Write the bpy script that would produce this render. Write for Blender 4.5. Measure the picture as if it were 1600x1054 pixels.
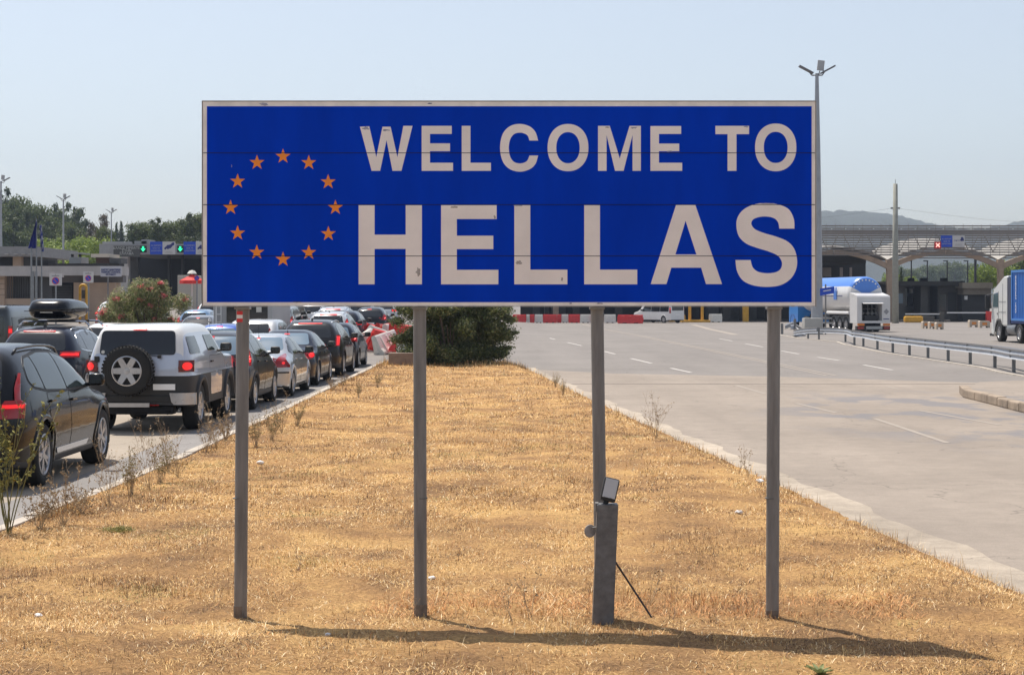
import bpy, bmesh, math, random
import numpy as np
from mathutils import Vector, Matrix, Euler
for o in list(bpy.data.objects): bpy.data.objects.remove(o)
SC = bpy.context.scene
COL = SC.collection
R = math.radians
# ---------------------------------------------------------------- camera
F = 2700.0; CX = 800.0; HY = 468.0; CH = 2.25      # focal length in photo pixels, principal column, horizon row, eye height
cam_d = bpy.data.cameras.new('camera'); cam = bpy.data.objects.new('camera', cam_d); COL.objects.link(cam)
cam.location = (0, 0, CH); cam.rotation_euler = (R(90), 0, 0)
cam_d.sensor_width = 36; cam_d.lens = 36 * F / 1600; cam_d.shift_y = -59 / 1600
cam_d.clip_start = 0.1; cam_d.clip_end = 9000
SC.camera = cam
# ---------------------------------------------------------------- light
SUN = Vector((-.255, .325, 1.0)).normalized()
w = bpy.data.worlds.new("World"); SC.world = w; w.use_nodes = True
nt = w.node_tree; nt.nodes.clear()
sky = nt.nodes.new('ShaderNodeTexSky'); sky.sky_type = 'NISHITA'; sky.sun_disc = False
sky.sun_elevation = math.asin(SUN.z); sky.sun_rotation = math.atan2(SUN.x, SUN.y)
sky.altitude = 60; sky.air_density = 1.0; sky.dust_density = 1.6; sky.ozone_density = 1.0
bg = nt.nodes.new('ShaderNodeBackground'); bg.inputs[1].default_value = 0.112
wo = nt.nodes.new('ShaderNodeOutputWorld')
hs_ = nt.nodes.new('ShaderNodeHueSaturation'); hs_.inputs['Saturation'].default_value = .60; nt.links.new(sky.outputs[0], hs_.inputs['Color']); nt.links.new(hs_.outputs[0], bg.inputs[0]); nt.links.new(bg.outputs[0], wo.inputs[0])
sd = bpy.data.lights.new('sun', 'SUN'); sd.energy = 4.3; sd.angle = R(0.5); sd.color = (1, .93, .83)
so = bpy.data.objects.new('sun', sd); COL.objects.link(so)
so.rotation_euler = SUN.to_track_quat('Z', 'Y').to_euler()
SC.view_settings.view_transform = 'Standard'; SC.view_settings.look = 'None'
SC.view_settings.exposure = 0.42; SC.view_settings.gamma = 1
# ---------------------------------------------------------------- helpers
def tag(o, label=None, cat=None, group=None, kind=None):
    if label: o['label'] = label
    if cat: o['category'] = cat
    if group: o['group'] = group
    if kind: o['kind'] = kind
    return o
def empty(name, loc, rz=0, label=None, cat=None, group=None):
    o = bpy.data.objects.new(name, None); COL.objects.link(o); o.location = loc; o.rotation_euler = (0, 0, rz)
    o.empty_display_size = .2
    return tag(o, label, cat, group)
MATS = {}
def mat(name, rgb, rough=.6, metal=0, coat=0, var=0, vscale=3, bump=0, bscale=40, emis=0, attr=False, transl=0, spec=None, coords='Object', ramp=None, vdetail=5, stretch=None):
    if name in MATS: return MATS[name]
    m = bpy.data.materials.new(name); m.use_nodes = True; n = m.node_tree.nodes; l = m.node_tree.links
    b = n['Principled BSDF']; b.inputs['Base Color'].default_value = (*rgb, 1); b.inputs['Roughness'].default_value = rough
    b.inputs['Metallic'].default_value = metal; b.inputs['Coat Weight'].default_value = coat; b.inputs['Coat Roughness'].default_value = .04
    if spec is not None: b.inputs['Specular IOR Level'].default_value = spec
    tc = n.new('ShaderNodeTexCoord')
    co = tc.outputs[coords]
    if stretch:
        mp = n.new('ShaderNodeMapping'); mp.inputs['Scale'].default_value = stretch; l.new(co, mp.inputs[0]); co = mp.outputs[0]
    src = None
    if attr:
        a = n.new('ShaderNodeAttribute'); a.attribute_name = 'Col'; src = a.outputs['Color']
    if var:
        nz = n.new('ShaderNodeTexNoise'); nz.inputs['Scale'].default_value = vscale; nz.inputs['Detail'].default_value = vdetail; nz.inputs['Roughness'].default_value = .6
        l.new(co, nz.inputs['Vector'])
        mr = n.new('ShaderNodeMapRange'); mr.inputs[1].default_value = .3; mr.inputs[2].default_value = .7
        mr.inputs[3].default_value = 1 - var; mr.inputs[4].default_value = 1 + var; l.new(nz.outputs['Fac'], mr.inputs[0])
        mx = n.new('ShaderNodeVectorMath'); mx.operation = 'SCALE'; l.new(mr.outputs[0], mx.inputs['Scale'])
        if src: l.new(src, mx.inputs[0])
        else: mx.inputs[0].default_value = rgb
        src = mx.outputs[0]
        r2 = n.new('ShaderNodeMapRange'); r2.inputs[3].default_value = max(0, rough - .08); r2.inputs[4].default_value = min(1, rough + .08)
        l.new(nz.outputs['Fac'], r2.inputs[0]); l.new(r2.outputs[0], b.inputs['Roughness'])
    if src: l.new(src, b.inputs['Base Color'])
    if bump:
        nb = n.new('ShaderNodeTexNoise'); nb.inputs['Scale'].default_value = bscale; nb.inputs['Detail'].default_value = 6; l.new(co, nb.inputs['Vector'])
        bp = n.new('ShaderNodeBump'); bp.inputs['Strength'].default_value = 1; bp.inputs['Distance'].default_value = bump
        l.new(nb.outputs['Fac'], bp.inputs['Height']); l.new(bp.outputs[0], b.inputs['Normal'])
    if emis:
        b.inputs['Emission Color'].default_value = (*rgb, 1); b.inputs['Emission Strength'].default_value = emis
    if transl:
        t = n.new('ShaderNodeBsdfTranslucent'); ms = n.new('ShaderNodeMixShader'); ms.inputs[0].default_value = transl
        if src: l.new(src, t.inputs[0])
        else: t.inputs[0].default_value = (*rgb, 1)
        l.new(b.outputs[0], ms.inputs[1]); l.new(t.outputs[0], ms.inputs[2]); l.new(ms.outputs[0], n['Material Output'].inputs[0])
    MATS[name] = m
    return m
def link_mesh(name, me, m, parent=None, smooth=False, loc=None):
    o = bpy.data.objects.new(name, me); COL.objects.link(o)
    if m is not None: me.materials.append(m)
    if smooth: me.polygons.foreach_set('use_smooth', [True] * len(me.polygons))
    if parent: o.parent = parent
    if loc is not None: o.location = loc
    return o
class MB:
    def __init__(s): s.v = []; s.f = []
    def add(s, v, f):
        k = len(s.v); s.v += [tuple(p) for p in v]; s.f += [tuple(i + k for i in q) for q in f]; return s
    def box(s, x0, x1, y0, y1, z0, z1, M=None):
        v = [(x, y, z) for x in (x0, x1) for y in (y0, y1) for z in (z0, z1)]
        if M is not None: v = [M @ Vector(p) for p in v]
        return s.add(v, [(0, 1, 3, 2), (4, 6, 7, 5), (0, 4, 5, 1), (2, 3, 7, 6), (0, 2, 6, 4), (1, 5, 7, 3)])
    def bbox(s, x0, x1, y0, y1, z0, z1, b=.02, M=None):      # chamfered box
        bm = bmesh.new(); bmesh.ops.create_cube(bm, size=1)
        for v in bm.verts: v.co = Vector(((x0 + x1) / 2 + v.co.x * (x1 - x0), (y0 + y1) / 2 + v.co.y * (y1 - y0), (z0 + z1) / 2 + v.co.z * (z1 - z0)))
        bmesh.ops.bevel(bm, geom=bm.edges[:], offset=b, segments=2, affect='EDGES', profile=.6)
        bm.verts.index_update(); v = [q.co.copy() for q in bm.verts]; f = [[q.index for q in a.verts] for a in bm.faces]; bm.free()
        if M is not None: v = [M @ p for p in v]
        return s.add(v, f)
    def tube(s, pts, r, n=6, cap=True):
        pts = [Vector(p) for p in pts]; rr = r if isinstance(r, (list, tuple)) else [r] * len(pts); k = len(s.v); f = []
        for i, p in enumerate(pts):
            d = (pts[min(i + 1, len(pts) - 1)] - pts[max(i - 1, 0)]); d = d.normalized() if d.length > 1e-9 else Vector((0, 0, 1))
            a = d.orthogonal().normalized() if i == 0 else (a - d * a.dot(d)).normalized(); b = d.cross(a)
            for j in range(n):
                t = 2 * math.pi * j / n; s.v.append(tuple(p + (a * math.cos(t) + b * math.sin(t)) * rr[i]))
        for i in range(len(pts) - 1):
            for j in range(n): f.append((k + i * n + j, k + i * n + (j + 1) % n, k + (i + 1) * n + (j + 1) % n, k + (i + 1) * n + j))
        if cap: f += [tuple(k + j for j in range(n))[::-1], tuple(k + (len(pts) - 1) * n + j for j in range(n))]
        s.f += f; return s
    def lathe(s, prof, n=24, axis='z', M=None):     # prof: (radius, along)
        k = len(s.v); vs = []
        for r, h in prof:
            for j in range(n):
                t = 2 * math.pi * j / n; c, d = r * math.cos(t), r * math.sin(t)
                vs.append({'z': (c, d, h), 'x': (h, c, d), 'y': (c, h, d)}[axis])
        if M is not None: vs = [M @ Vector(p) for p in vs]
        s.v += [tuple(p) for p in vs]
        for i in range(len(prof) - 1):
            for j in range(n): s.f.append((k + i * n + j, k + i * n + (j + 1) % n, k + (i + 1) * n + (j + 1) % n, k + (i + 1) * n + j))
        return s
    def prism(s, poly, a0, a1, axis='y', M=None):   # poly: 2D loop extruded along axis
        n = len(poly)
        def P(u, v, a): return {'y': (u, a, v), 'x': (a, u, v), 'z': (u, v, a)}[axis]
        v = [P(u, w_, a0) for u, w_ in poly] + [P(u, w_, a1) for u, w_ in poly]
        if M is not None: v = [M @ Vector(p) for p in v]
        return s.add(v, [tuple(range(n)), tuple(range(2 * n - 1, n - 1, -1))] + [(i, n + i, n + (i + 1) % n, (i + 1) % n) for i in range(n)])
    def build(s, name, m, parent=None, smooth=False, loc=None, fix=True):
        me = bpy.data.meshes.new(name); me.from_pydata(s.v, [], s.f)
        if fix:
            bm = bmesh.new(); bm.from_mesh(me); bmesh.ops.recalc_face_normals(bm, faces=bm.faces); bm.to_mesh(me); bm.free()
        o = link_mesh(name, me, m, parent, smooth, loc)
        return o
def np_mesh(name, verts, faces, m, parent=None, col=None, smooth=False, loc=None):
    verts = np.asarray(verts, np.float32); faces = np.asarray(faces, np.int32); k = faces.shape[1]
    me = bpy.data.meshes.new(name); me.vertices.add(len(verts)); me.vertices.foreach_set('co', verts.ravel())
    me.loops.add(faces.size); me.loops.foreach_set('vertex_index', faces.ravel())
    me.polygons.add(len(faces)); me.polygons.foreach_set('loop_start', np.arange(0, faces.size, k, dtype=np.int32))
    if col is not None:
        ca = me.color_attributes.new('Col', 'FLOAT_COLOR', 'POINT'); c4 = np.ones((len(verts), 4), np.float32); c4[:, :3] = col
        ca.data.foreach_set('color', c4.ravel())
    me.update(calc_edges=True); me.validate()
    return link_mesh(name, me, m, parent, smooth, loc)
def autosmooth(o, ang=35):
    me = o.data; bm = bmesh.new(); bm.from_mesh(me)
    for f in bm.faces: f.smooth = True
    for e in bm.edges:
        if len(e.link_faces) == 2 and e.calc_face_angle(0) > R(ang): e.smooth = False
    bm.to_mesh(me); bm.free(); return o
def copy_tree(o, parent=None):
    c = o.copy(); COL.objects.link(c)
    if parent: c.parent = parent
    for ch in o.children: copy_tree(ch, c)
    return c
def to_curve_mesh(name, loops, thick, m, parent=None):     # loops in (x,z), extruded towards -y around y=0
    cu = bpy.data.curves.new('tmp', 'CURVE'); cu.dimensions = '2D'; cu.fill_mode = 'BOTH'; cu.extrude = thick / 2
    for lp in loops:
        sp = cu.splines.new('POLY'); sp.points.add(len(lp) - 1); sp.use_cyclic_u = True
        for i, (x, z) in enumerate(lp): sp.points[i].co = (x, z, 0, 1)
    t = bpy.data.objects.new('tmp', cu); COL.objects.link(t)
    bpy.context.view_layer.update()
    me = bpy.data.meshes.new_from_object(t.evaluated_get(bpy.context.evaluated_depsgraph_get()))
    bpy.data.objects.remove(t); bpy.data.curves.remove(cu)
    me.transform(Matrix.Rotation(R(90), 4, 'X')); me.name = name; me.materials.clear()
    return link_mesh(name, me, m, parent)
def text_mesh(name, s, size, m, parent, loc, rz=0, sx=1, thick=.01, spacing=1.0, bold=0, line=1.0):
    cu = bpy.data.curves.new('tmp', 'FONT'); cu.body = s; cu.size = size; cu.extrude = thick / 2; cu.align_x = 'CENTER'; cu.align_y = 'CENTER'
    cu.space_character = spacing; cu.offset = bold; cu.space_line = line; cu.resolution_u = 2
    t = bpy.data.objects.new('tmp', cu); COL.objects.link(t); bpy.context.view_layer.update()
    me = bpy.data.meshes.new_from_object(t.evaluated_get(bpy.context.evaluated_depsgraph_get()))
    bpy.data.objects.remove(t); bpy.data.curves.remove(cu)
    me.transform(Matrix.Rotation(rz, 4, 'Z') @ Matrix.Rotation(R(90), 4, 'X') @ Matrix.Diagonal((sx, 1, 1, 1))); me.name = name; me.materials.clear()
    return link_mesh(name, me, m, parent, loc=loc)
def sm(a, b, x):
    t = np.clip((np.asarray(x, float) - a) / (b - a), 0, 1); return t * t * (3 - 2 * t)
def gz(X, Y):                      # the lanes on the left climb gently towards the booths
    return np.maximum(0, .018 * (np.asarray(Y, float) - 62)) * sm(1.0, -5.0, X) * sm(62, 70, Y)
def G(px, py, z=0.0):              # ground point seen at a place in the photograph
    d = (CH - z) * F / (py - HY); return ((px - CX) * d / F, d)
def XZ(px, py, Y): return ((px - CX) * Y / F, CH - (py - HY) * Y / F)
def pchip(pts):
    x = np.array([p[0] for p in pts], float); y = np.array([p[1] for p in pts], float)
    h = np.diff(x); d = np.diff(y) / h; m_ = np.zeros_like(x)
    for i in range(1, len(x) - 1):
        if d[i - 1] * d[i] > 0:
            w1 = 2 * h[i] + h[i - 1]; w2 = h[i] + 2 * h[i - 1]; m_[i] = (w1 + w2) / (w1 / d[i - 1] + w2 / d[i])
    m_[0] = d[0]; m_[-1] = d[-1]
    def f(q):
        q = np.clip(np.asarray(q, float), x[0], x[-1]); i = np.clip(np.searchsorted(x, q) - 1, 0, len(h) - 1)
        t = (q - x[i]) / h[i]
        return ((2 * t**3 - 3 * t**2 + 1) * y[i] + (t**3 - 2 * t**2 + t) * h[i] * m_[i] + (-2 * t**3 + 3 * t**2) * y[i + 1] + (t**3 - t**2) * h[i] * m_[i + 1])
    return f
def sheet(name, poly, z, m, step=None, parent=None, kind='structure'):     # flat paved sheet, one polygon
    b = MB(); b.add([(x, y, z) for x, y in poly], [tuple(range(len(poly)))]); o = b.build(name, m, parent)
    bm = bmesh.new(); bm.from_mesh(o.data)
    for f in bm.faces:
        f.normal_update()
        if f.normal.z < 0: f.normal_flip()
    bmesh.ops.triangulate(bm, faces=bm.faces[:]); bm.to_mesh(o.data); bm.free()
    if kind: tag(o, kind=kind)
    return o
# ---------------------------------------------------------------- common materials
M_galv = mat('galvanised steel', (.23, .24, .25), .42, .55, var=.16, vscale=6, bump=.0006, bscale=60)
M_post = mat('weathered post steel', (.205, .20, .196), .6, .25, var=.28, vscale=7, bump=.0006, bscale=90, stretch=(3, 3, .35))
M_white = mat('white paint', (.74, .74, .72), .45, var=.05, vscale=8)
M_concrete = mat('concrete', (.42, .38, .33), .9, var=.16, vscale=2.2, bump=.004, bscale=30)
M_kerb = mat('kerb concrete', (.44, .39, .33), .9, var=.2, vscale=3, bump=.005, bscale=25)
M_black = mat('black plastic', (.018, .018, .019), .55, var=.1, vscale=20)
M_dark = mat('dark void', (.008, .008, .009), .9, var=.05)
M_yellow = mat('yellow paint', (.62, .33, .03), .55, var=.15, vscale=4)
M_red = mat('red plastic', (.62, .035, .03), .42, var=.12, vscale=5, bump=.002, bscale=12)
M_wplas = mat('white plastic', (.66, .64, .58), .5, var=.1, vscale=5, bump=.002, bscale=12)
M_bluesign = mat('blue sign sheet', (.003, .06, .50), .4, var=.06, vscale=6)
M_ink = mat('dark blue ink', (.02, .03, .16), .5)
# ================================================================ THE GROUND
def asphalt(name, rgb, var=.12, stain=None, cracks=False, joints=0):
    m = bpy.data.materials.new(name); m.use_nodes = True; n = m.node_tree.nodes; l = m.node_tree.links
    b = n['Principled BSDF']; b.inputs['Roughness'].default_value = .88; b.inputs['Specular IOR Level'].default_value = .3
    g = n.new('ShaderNodeNewGeometry')
    def noise(s, d=6, r=.6, sc=None):
        z = n.new('ShaderNodeTexNoise'); z.inputs['Scale'].default_value = s; z.inputs['Detail'].default_value = d; z.inputs['Roughness'].default_value = r
        if sc:
            mp = n.new('ShaderNodeMapping'); mp.inputs['Scale'].default_value = sc; l.new(g.outputs['Position'], mp.inputs[0]); l.new(mp.outputs[0], z.inputs['Vector'])
        else: l.new(g.outputs['Position'], z.inputs['Vector'])
        return z.outputs['Fac']
    def rng(s, a, c, lo, hi):
        q = n.new('ShaderNodeMapRange'); q.inputs[1].default_value = a; q.inputs[2].default_value = c; q.inputs[3].default_value = lo; q.inputs[4].default_value = hi; l.new(s, q.inputs[0]); return q.outputs[0]
    def mul(a, c):
        q = n.new('ShaderNodeMath'); q.operation = 'MULTIPLY'; l.new(a, q.inputs[0]); l.new(c, q.inputs[1]); return q.outputs[0]
    f = mul(rng(noise(.22, 4), .3, .7, 1 - var, 1 + var), rng(noise(3.0, 8, .7), .3, .7, 1 - var * .8, 1 + var * .8))
    f = mul(f, rng(noise(60, 3, .7), .3, .7, .86, 1.14))
    f = mul(f, rng(noise(.7, 4, .6, (1, .07, 1)), .3, .7, 1 - var * .6, 1 + var * .6))
    if cracks:
        v = n.new('ShaderNodeTexVoronoi'); v.feature = 'DISTANCE_TO_EDGE'; v.inputs['Scale'].default_value = .17; v.inputs['Randomness'].default_value = 1
        nv = n.new('ShaderNodeTexNoise'); nv.inputs['Scale'].default_value = 1.1; nv.inputs['Detail'].default_value = 5; l.new(g.outputs['Position'], nv.inputs['Vector'])
        ad = n.new('ShaderNodeVectorMath'); ad.operation = 'ADD'; sc = n.new('ShaderNodeVectorMath'); sc.operation = 'SCALE'; sc.inputs['Scale'].default_value = 1.3
        l.new(nv.outputs['Color'], sc.inputs[0]); l.new(g.outputs['Position'], ad.inputs[0]); l.new(sc.outputs[0], ad.inputs[1]); l.new(ad.outputs[0], v.inputs['Vector'])
        f = mul(f, rng(v.outputs['Distance'], .0, .0028, .62, 1))
    vm = n.new('ShaderNodeVectorMath'); vm.operation = 'SCALE'; vm.inputs[0].default_value = rgb; l.new(f, vm.inputs['Scale']); out = vm.outputs[0]
    if stain:
        mx = n.new('ShaderNodeMix'); mx.data_type = 'RGBA'; l.new(out, mx.inputs[6]); mx.inputs[7].default_value = (*stain, 1)
        vd = n.new('ShaderNodeVectorMath'); vd.operation = 'DISTANCE'; mp = n.new('ShaderNodeMapping'); mp.inputs['Scale'].default_value = (1, .42, 1); l.new(g.outputs['Position'], mp.inputs[0]); l.new(mp.outputs[0], vd.inputs[0]); vd.inputs[1].default_value = (8.6, 34 * .42, 0)
        l.new(mul(rng(noise(.62, 5, .6, (1, .6, 1)), .50, .57, 0, .75), rng(vd.outputs['Value'], 2.2, 4.2, 1, 0)), mx.inputs[0]); out = mx.outputs[2]
    l.new(out, b.inputs['Base Color'])
    nb = n.new('ShaderNodeTexNoise'); nb.inputs['Scale'].default_value = 90; nb.inputs['Detail'].default_value = 4; l.new(g.outputs['Position'], nb.inputs['Vector'])
    bp = n.new('ShaderNodeBump'); bp.inputs['Distance'].default_value = .006; l.new(nb.outputs['Fac'], bp.inputs['Height']); l.new(bp.outputs[0], b.inputs['Normal'])
    return m
M_asph = asphalt('grey asphalt', (.205, .186, .172), .10, cracks=True)
M_tan = asphalt('worn tan concrete', (.270, .228, .190), .13, stain=(.17, .165, .175), cracks=True)
M_tanL = asphalt('light lane concrete', (.33, .28, .225), .10, cracks=True)
M_stripA = asphalt('gutter asphalt', (.235, .22, .21), .12, cracks=True)
M_shoulder = asphalt('gravelly shoulder', (.355, .30, .24), .28, cracks=True)
# ground sheet reaching the hills
xs = np.concatenate([np.linspace(-2300, -60, 16), np.linspace(-50, 60, 45), np.linspace(70, 2300, 16)])
ys = np.concatenate([np.linspace(-150, 0, 4), np.linspace(5, 60, 8), np.linspace(64, 240, 45), np.linspace(260, 2050, 20)])
gx, gy = np.meshgrid(xs, ys); ver = np.stack([gx, gy, gz(gx, np.minimum(gy, 200))], -1).reshape(-1, 3)
nx, ny = len(xs), len(ys); ii, jj = np.meshgrid(np.arange(nx - 1), np.arange(ny - 1)); a = (jj * nx + ii).ravel()
tag(np_mesh('ground', ver, np.stack([a, a + 1, a + nx + 1, a + nx], -1), M_asph), kind='structure')
XL = pchip([(0, -4.95), (6, -4.9), (15.9, -4.72), (20, -4.5), (26, -4.42), (59, -4.35)])
XR = pchip([(0, 7.0), (6, 5.7), (10, 4.72), (13, 3.9), (20.8, 3.23), (36.4, 1.95), (54, .62), (59, .2)])
def fpts(f, ys_, dx=0): return [(float(f(y)) + dx, y) for y in ys_]
YS = [0, 6, 9, 11, 13, 16, 20, 26, 32, 40, 48, 54, 57]
# lanes on the left: tan concrete and the grey gutter strip along the kerb
sheet('concrete_lanes', fpts(XL, YS, -1.05) + [(-34, 57), (-34, 0)], .004, M_tanL)
sheet('gutter_strip', fpts(XL, YS, -.13) + fpts(XL, YS, -1.05)[::-1], .008, M_stripA)
# carriageway on the right
far_edge = [(30, G(1600, 597)[1]), G(1600, 597), G(1200, 592), G(960, 584), G(830, 578)]
sheet('concrete_carriageway', fpts(XR, YS[:-1], .0) + [G(830, 577), G(960, 583.5), G(1200, 588), G(1400, 594), G(1600, 600), (30, 46), (30, 0)], .004, M_tan)
random.seed(4)
sh_o = [(float(XR(y)) + .30 + .22 * math.exp(-max(0, y - 13) / 12) + .06 * math.sin(y * 1.7) + .04 * math.sin(y * 4.1), y) for y in np.linspace(0, 57, 120)]
sheet('gravel_shoulder', fpts(XR, np.linspace(0, 57, 60), -.1) + sh_o[::-1], .008, M_shoulder)
b = MB()
for q in range(24):
    x0 = -2 + q * 1.6; y0 = 46.0 + .06 * math.sin(q) ; b.box(x0 + 2.2, x0 + 3.8, y0, y0 + .05, .002, .0085)
tag(b.build('expansion_joint', mat('tar joint', (.07, .06, .055), .8, var=.2)), kind='structure')
# markings
M_mark = mat('worn road paint', (.47, .44, .41), .8, var=.25, vscale=5, bump=.001)
M_markf = mat('faded road paint', (.300, .258, .218), .85, var=.12, vscale=5)
def dash(pts, wd, m, z, name='lane_marking'):
    (x0, y0), (x1, y1) = pts; d = Vector((x1 - x0, y1 - y0)).normalized(); n_ = Vector((-d.y, d.x)) * wd / 2
    return MB().add([(x0 + n_.x, y0 + n_.y, z), (x0 - n_.x, y0 - n_.y, z), (x1 - n_.x, y1 - n_.y, z), (x1 + n_.x, y1 + n_.y, z)], [(0, 1, 2, 3)])
bm_ = MB()
for x0, y0, x1, y1 in [(819, 518, 837, 522), (850, 526, 867, 530), (886.5, 535, 909, 540), (944.5, 549, 961, 553), (986, 560, 1018, 567.5), (1048, 575, 1080, 582),
                       (1124, 529, 1144, 532.5), (1165, 537, 1192, 542), (1221, 548, 1248, 553), (1277.5, 558, 1311, 563), (1349, 570, 1394, 578)]:
    q = dash((G(x0, y0), G(x1, y1)), .13, None, .006); bm_.add(q.v, q.f)
tag(bm_.build('lane_dashes', M_mark), kind='structure')
bm_ = MB()
line = [(905, 505), (946, 515), (1000, 524.5), (1100, 545), (1200, 566), (1300, 587)]
for off in (-.14, .14):
    P = [G(*p) for p in line]
    for p, q2 in zip(P[:-1], P[1:]):
        q = dash(((p[0] + off, p[1]), (q2[0] + off, q2[1])), .11, None, .006); bm_.add(q.v, q.f)
line = [(1083, 507), (1108, 514), (1150, 523)]
for p, q2 in zip(line[:-1], line[1:]):
    q = dash((G(*p), G(*q2)), .5, None, .0065); bm_.add(q.v, q.f)
tag(bm_.build('solid_lines', M_markf), kind='structure')
bm_ = MB()
for x0, y0, x1, y1 in [(1150, 602, 1195, 615), (1244, 630, 1307, 645), (1367, 654, 1480, 692), (1435, 641, 1562, 664), (1386, 604, 1405, 608)]:
    q = dash((G(x0, y0), G(x1, y1)), .10, None, .0075); bm_.add(q.v, q.f)
tag(bm_.build('faded_dashes', M_markf), kind='structure')
# raised traffic island on the right with its broken kerb
isl = [G(1508, 619), G(1550, 629), G(1600, 642), (10.6, 30), (22, 30), (22, 45.5), G(1600, 604), G(1530, 607)]
b = MB(); b.prism(isl, .0, .17, axis='z'); tag(b.build('traffic_island', M_tan), kind='structure')
edge = [G(1506, 614), G(1512, 621), G(1550, 630.5), G(1600, 643.5), (10.2, 30.5)]
b = MB(); random.seed(3)
for p, q in zip(edge[:-1], edge[1:]):
    L = math.dist(p, q); nseg = max(1, int(L / .9)); ang = math.atan2(q[1] - p[1], q[0] - p[0])
    for k in range(nseg):
        t0 = (k + .01) / nseg; t1 = (k + .99) / nseg
        Mx = Matrix.Translation((p[0] + (q[0] - p[0]) * (t0 + t1) / 2, p[1] + (q[1] - p[1]) * (t0 + t1) / 2, 0)) @ Matrix.Rotation(ang, 4, 'Z')
        hl = L * (t1 - t0) / 2; b.bbox(-hl, hl, -.11, .11, .0, .205 + random.uniform(-.02, .01), .03, Mx)
tag(b.build('island_kerb', mat('stained island kerb', (.30, .235, .175), .92, var=.32, vscale=2.2, bump=.008, bscale=14)), kind='structure')
# ================================================================ THE MEDIAN
def med_z(X, Y):
    X = np.asarray(X, float); Y = np.asarray(Y, float)
    z = .125 + (.018 * np.sin(X * 1.3 + Y * .7) + .010 * np.sin(X * 3.1 - Y * 1.9)) * (.35 + .65 * sm(11.5, 14, Y)) + .004 * np.sin(X * 7.3 + Y * 5.1)
    z = z * sm(0, .55, XR(Y) - X) + .012 * (1 - sm(0, .55, XR(Y) - X))
    z = z * (.55 + .45 * sm(0, .5, X - XL(Y))) + .05 * (1 - sm(0, .5, X - XL(Y)))
    bump = (.052 - .026 * X) * np.clip((11.45 - Y) / .95, 0, 1.15)
    return z + np.clip(bump, -.08, .16) * sm(0, 1.2, XR(Y) - X)
ys = np.concatenate([np.arange(4, 20, .11), np.arange(20, 59.0, .3)]); us = np.linspace(0, 1, 90)
gu, gy = np.meshgrid(us, ys); gx = XL(gy) + (XR(gy) - XL(gy)) * gu
rs = np.random.RandomState(2)
zz = med_z(gx, gy) + rs.normal(0, .006, gx.shape)
ver = np.stack([gx, gy, zz], -1).reshape(-1, 3); nx, ny = len(us), len(ys)
ii, jj = np.meshgrid(np.arange(nx - 1), np.arange(ny - 1)); a = (jj * nx + ii).ravel()
def soil():
    m = bpy.data.materials.new('dry median soil'); m.use_nodes = True; n = m.node_tree.nodes; l = m.node_tree.links; b = n['Principled BSDF']
    b.inputs['Roughness'].default_value = .95; b.inputs['Specular IOR Level'].default_value = .1
    g = n.new('ShaderNodeNewGeometry')
    def nz(s, d, r=.65):
        z = n.new('ShaderNodeTexNoise'); z.inputs['Scale'].default_value = s; z.inputs['Detail'].default_value = d; z.inputs['Roughness'].default_value = r; l.new(g.outputs['Position'], z.inputs['Vector']); return z
    a1 = nz(.9, 6); r1 = n.new('ShaderNodeValToRGB'); l.new(a1.outputs['Fac'], r1.inputs[0])
    e = r1.color_ramp.elements; e[0].position = .32; e[0].color = (.22, .13, .070, 1); e[1].position = .66; e[1].color = (.60, .375, .155, 1)
    e2 = r1.color_ramp.elements.new(.5); e2.color = (.42, .245, .108, 1)
    a2 = nz(34, 6, .75); mr = n.new('ShaderNodeMapRange'); mr.inputs[1].default_value = .3; mr.inputs[2].default_value = .7; mr.inputs[3].default_value = .45; mr.inputs[4].default_value = 1.45; l.new(a2.outputs['Fac'], mr.inputs[0])
    vm = n.new('ShaderNodeVectorMath'); vm.operation = 'SCALE'; l.new(r1.outputs[0], vm.inputs[0]); l.new(mr.outputs[0], vm.inputs['Scale']); l.new(vm.outputs[0], b.inputs['Base Color'])
    bp = n.new('ShaderNodeBump'); bp.inputs['Distance'].default_value = .03; l.new(a2.outputs['Fac'], bp.inputs['Height']); l.new(bp.outputs[0], b.inputs['Normal'])
    return m
tag(np_mesh('median_ground', ver, np.stack([a, a + 1, a + nx + 1, a + nx], -1), soil(), smooth=True), kind='structure')
# left kerb, laid in stones
b = MB(); y = 2.0
while y < 58.5:
    x0, x1 = float(XL(y)), float(XL(y + .98)); ang = math.atan2(.98, x1 - x0)
    Mx = Matrix.Translation(((x0 + x1) / 2 - .06, y + .49, 0)) @ Matrix.Rotation(ang, 4, 'Z')
    b.bbox(-.485, .485, -.07, .07, 0, .135 + random.uniform(-.008, .006), .012, Mx); y += 1.0
tag(b.build('median_kerb', M_kerb), kind='structure')
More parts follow.
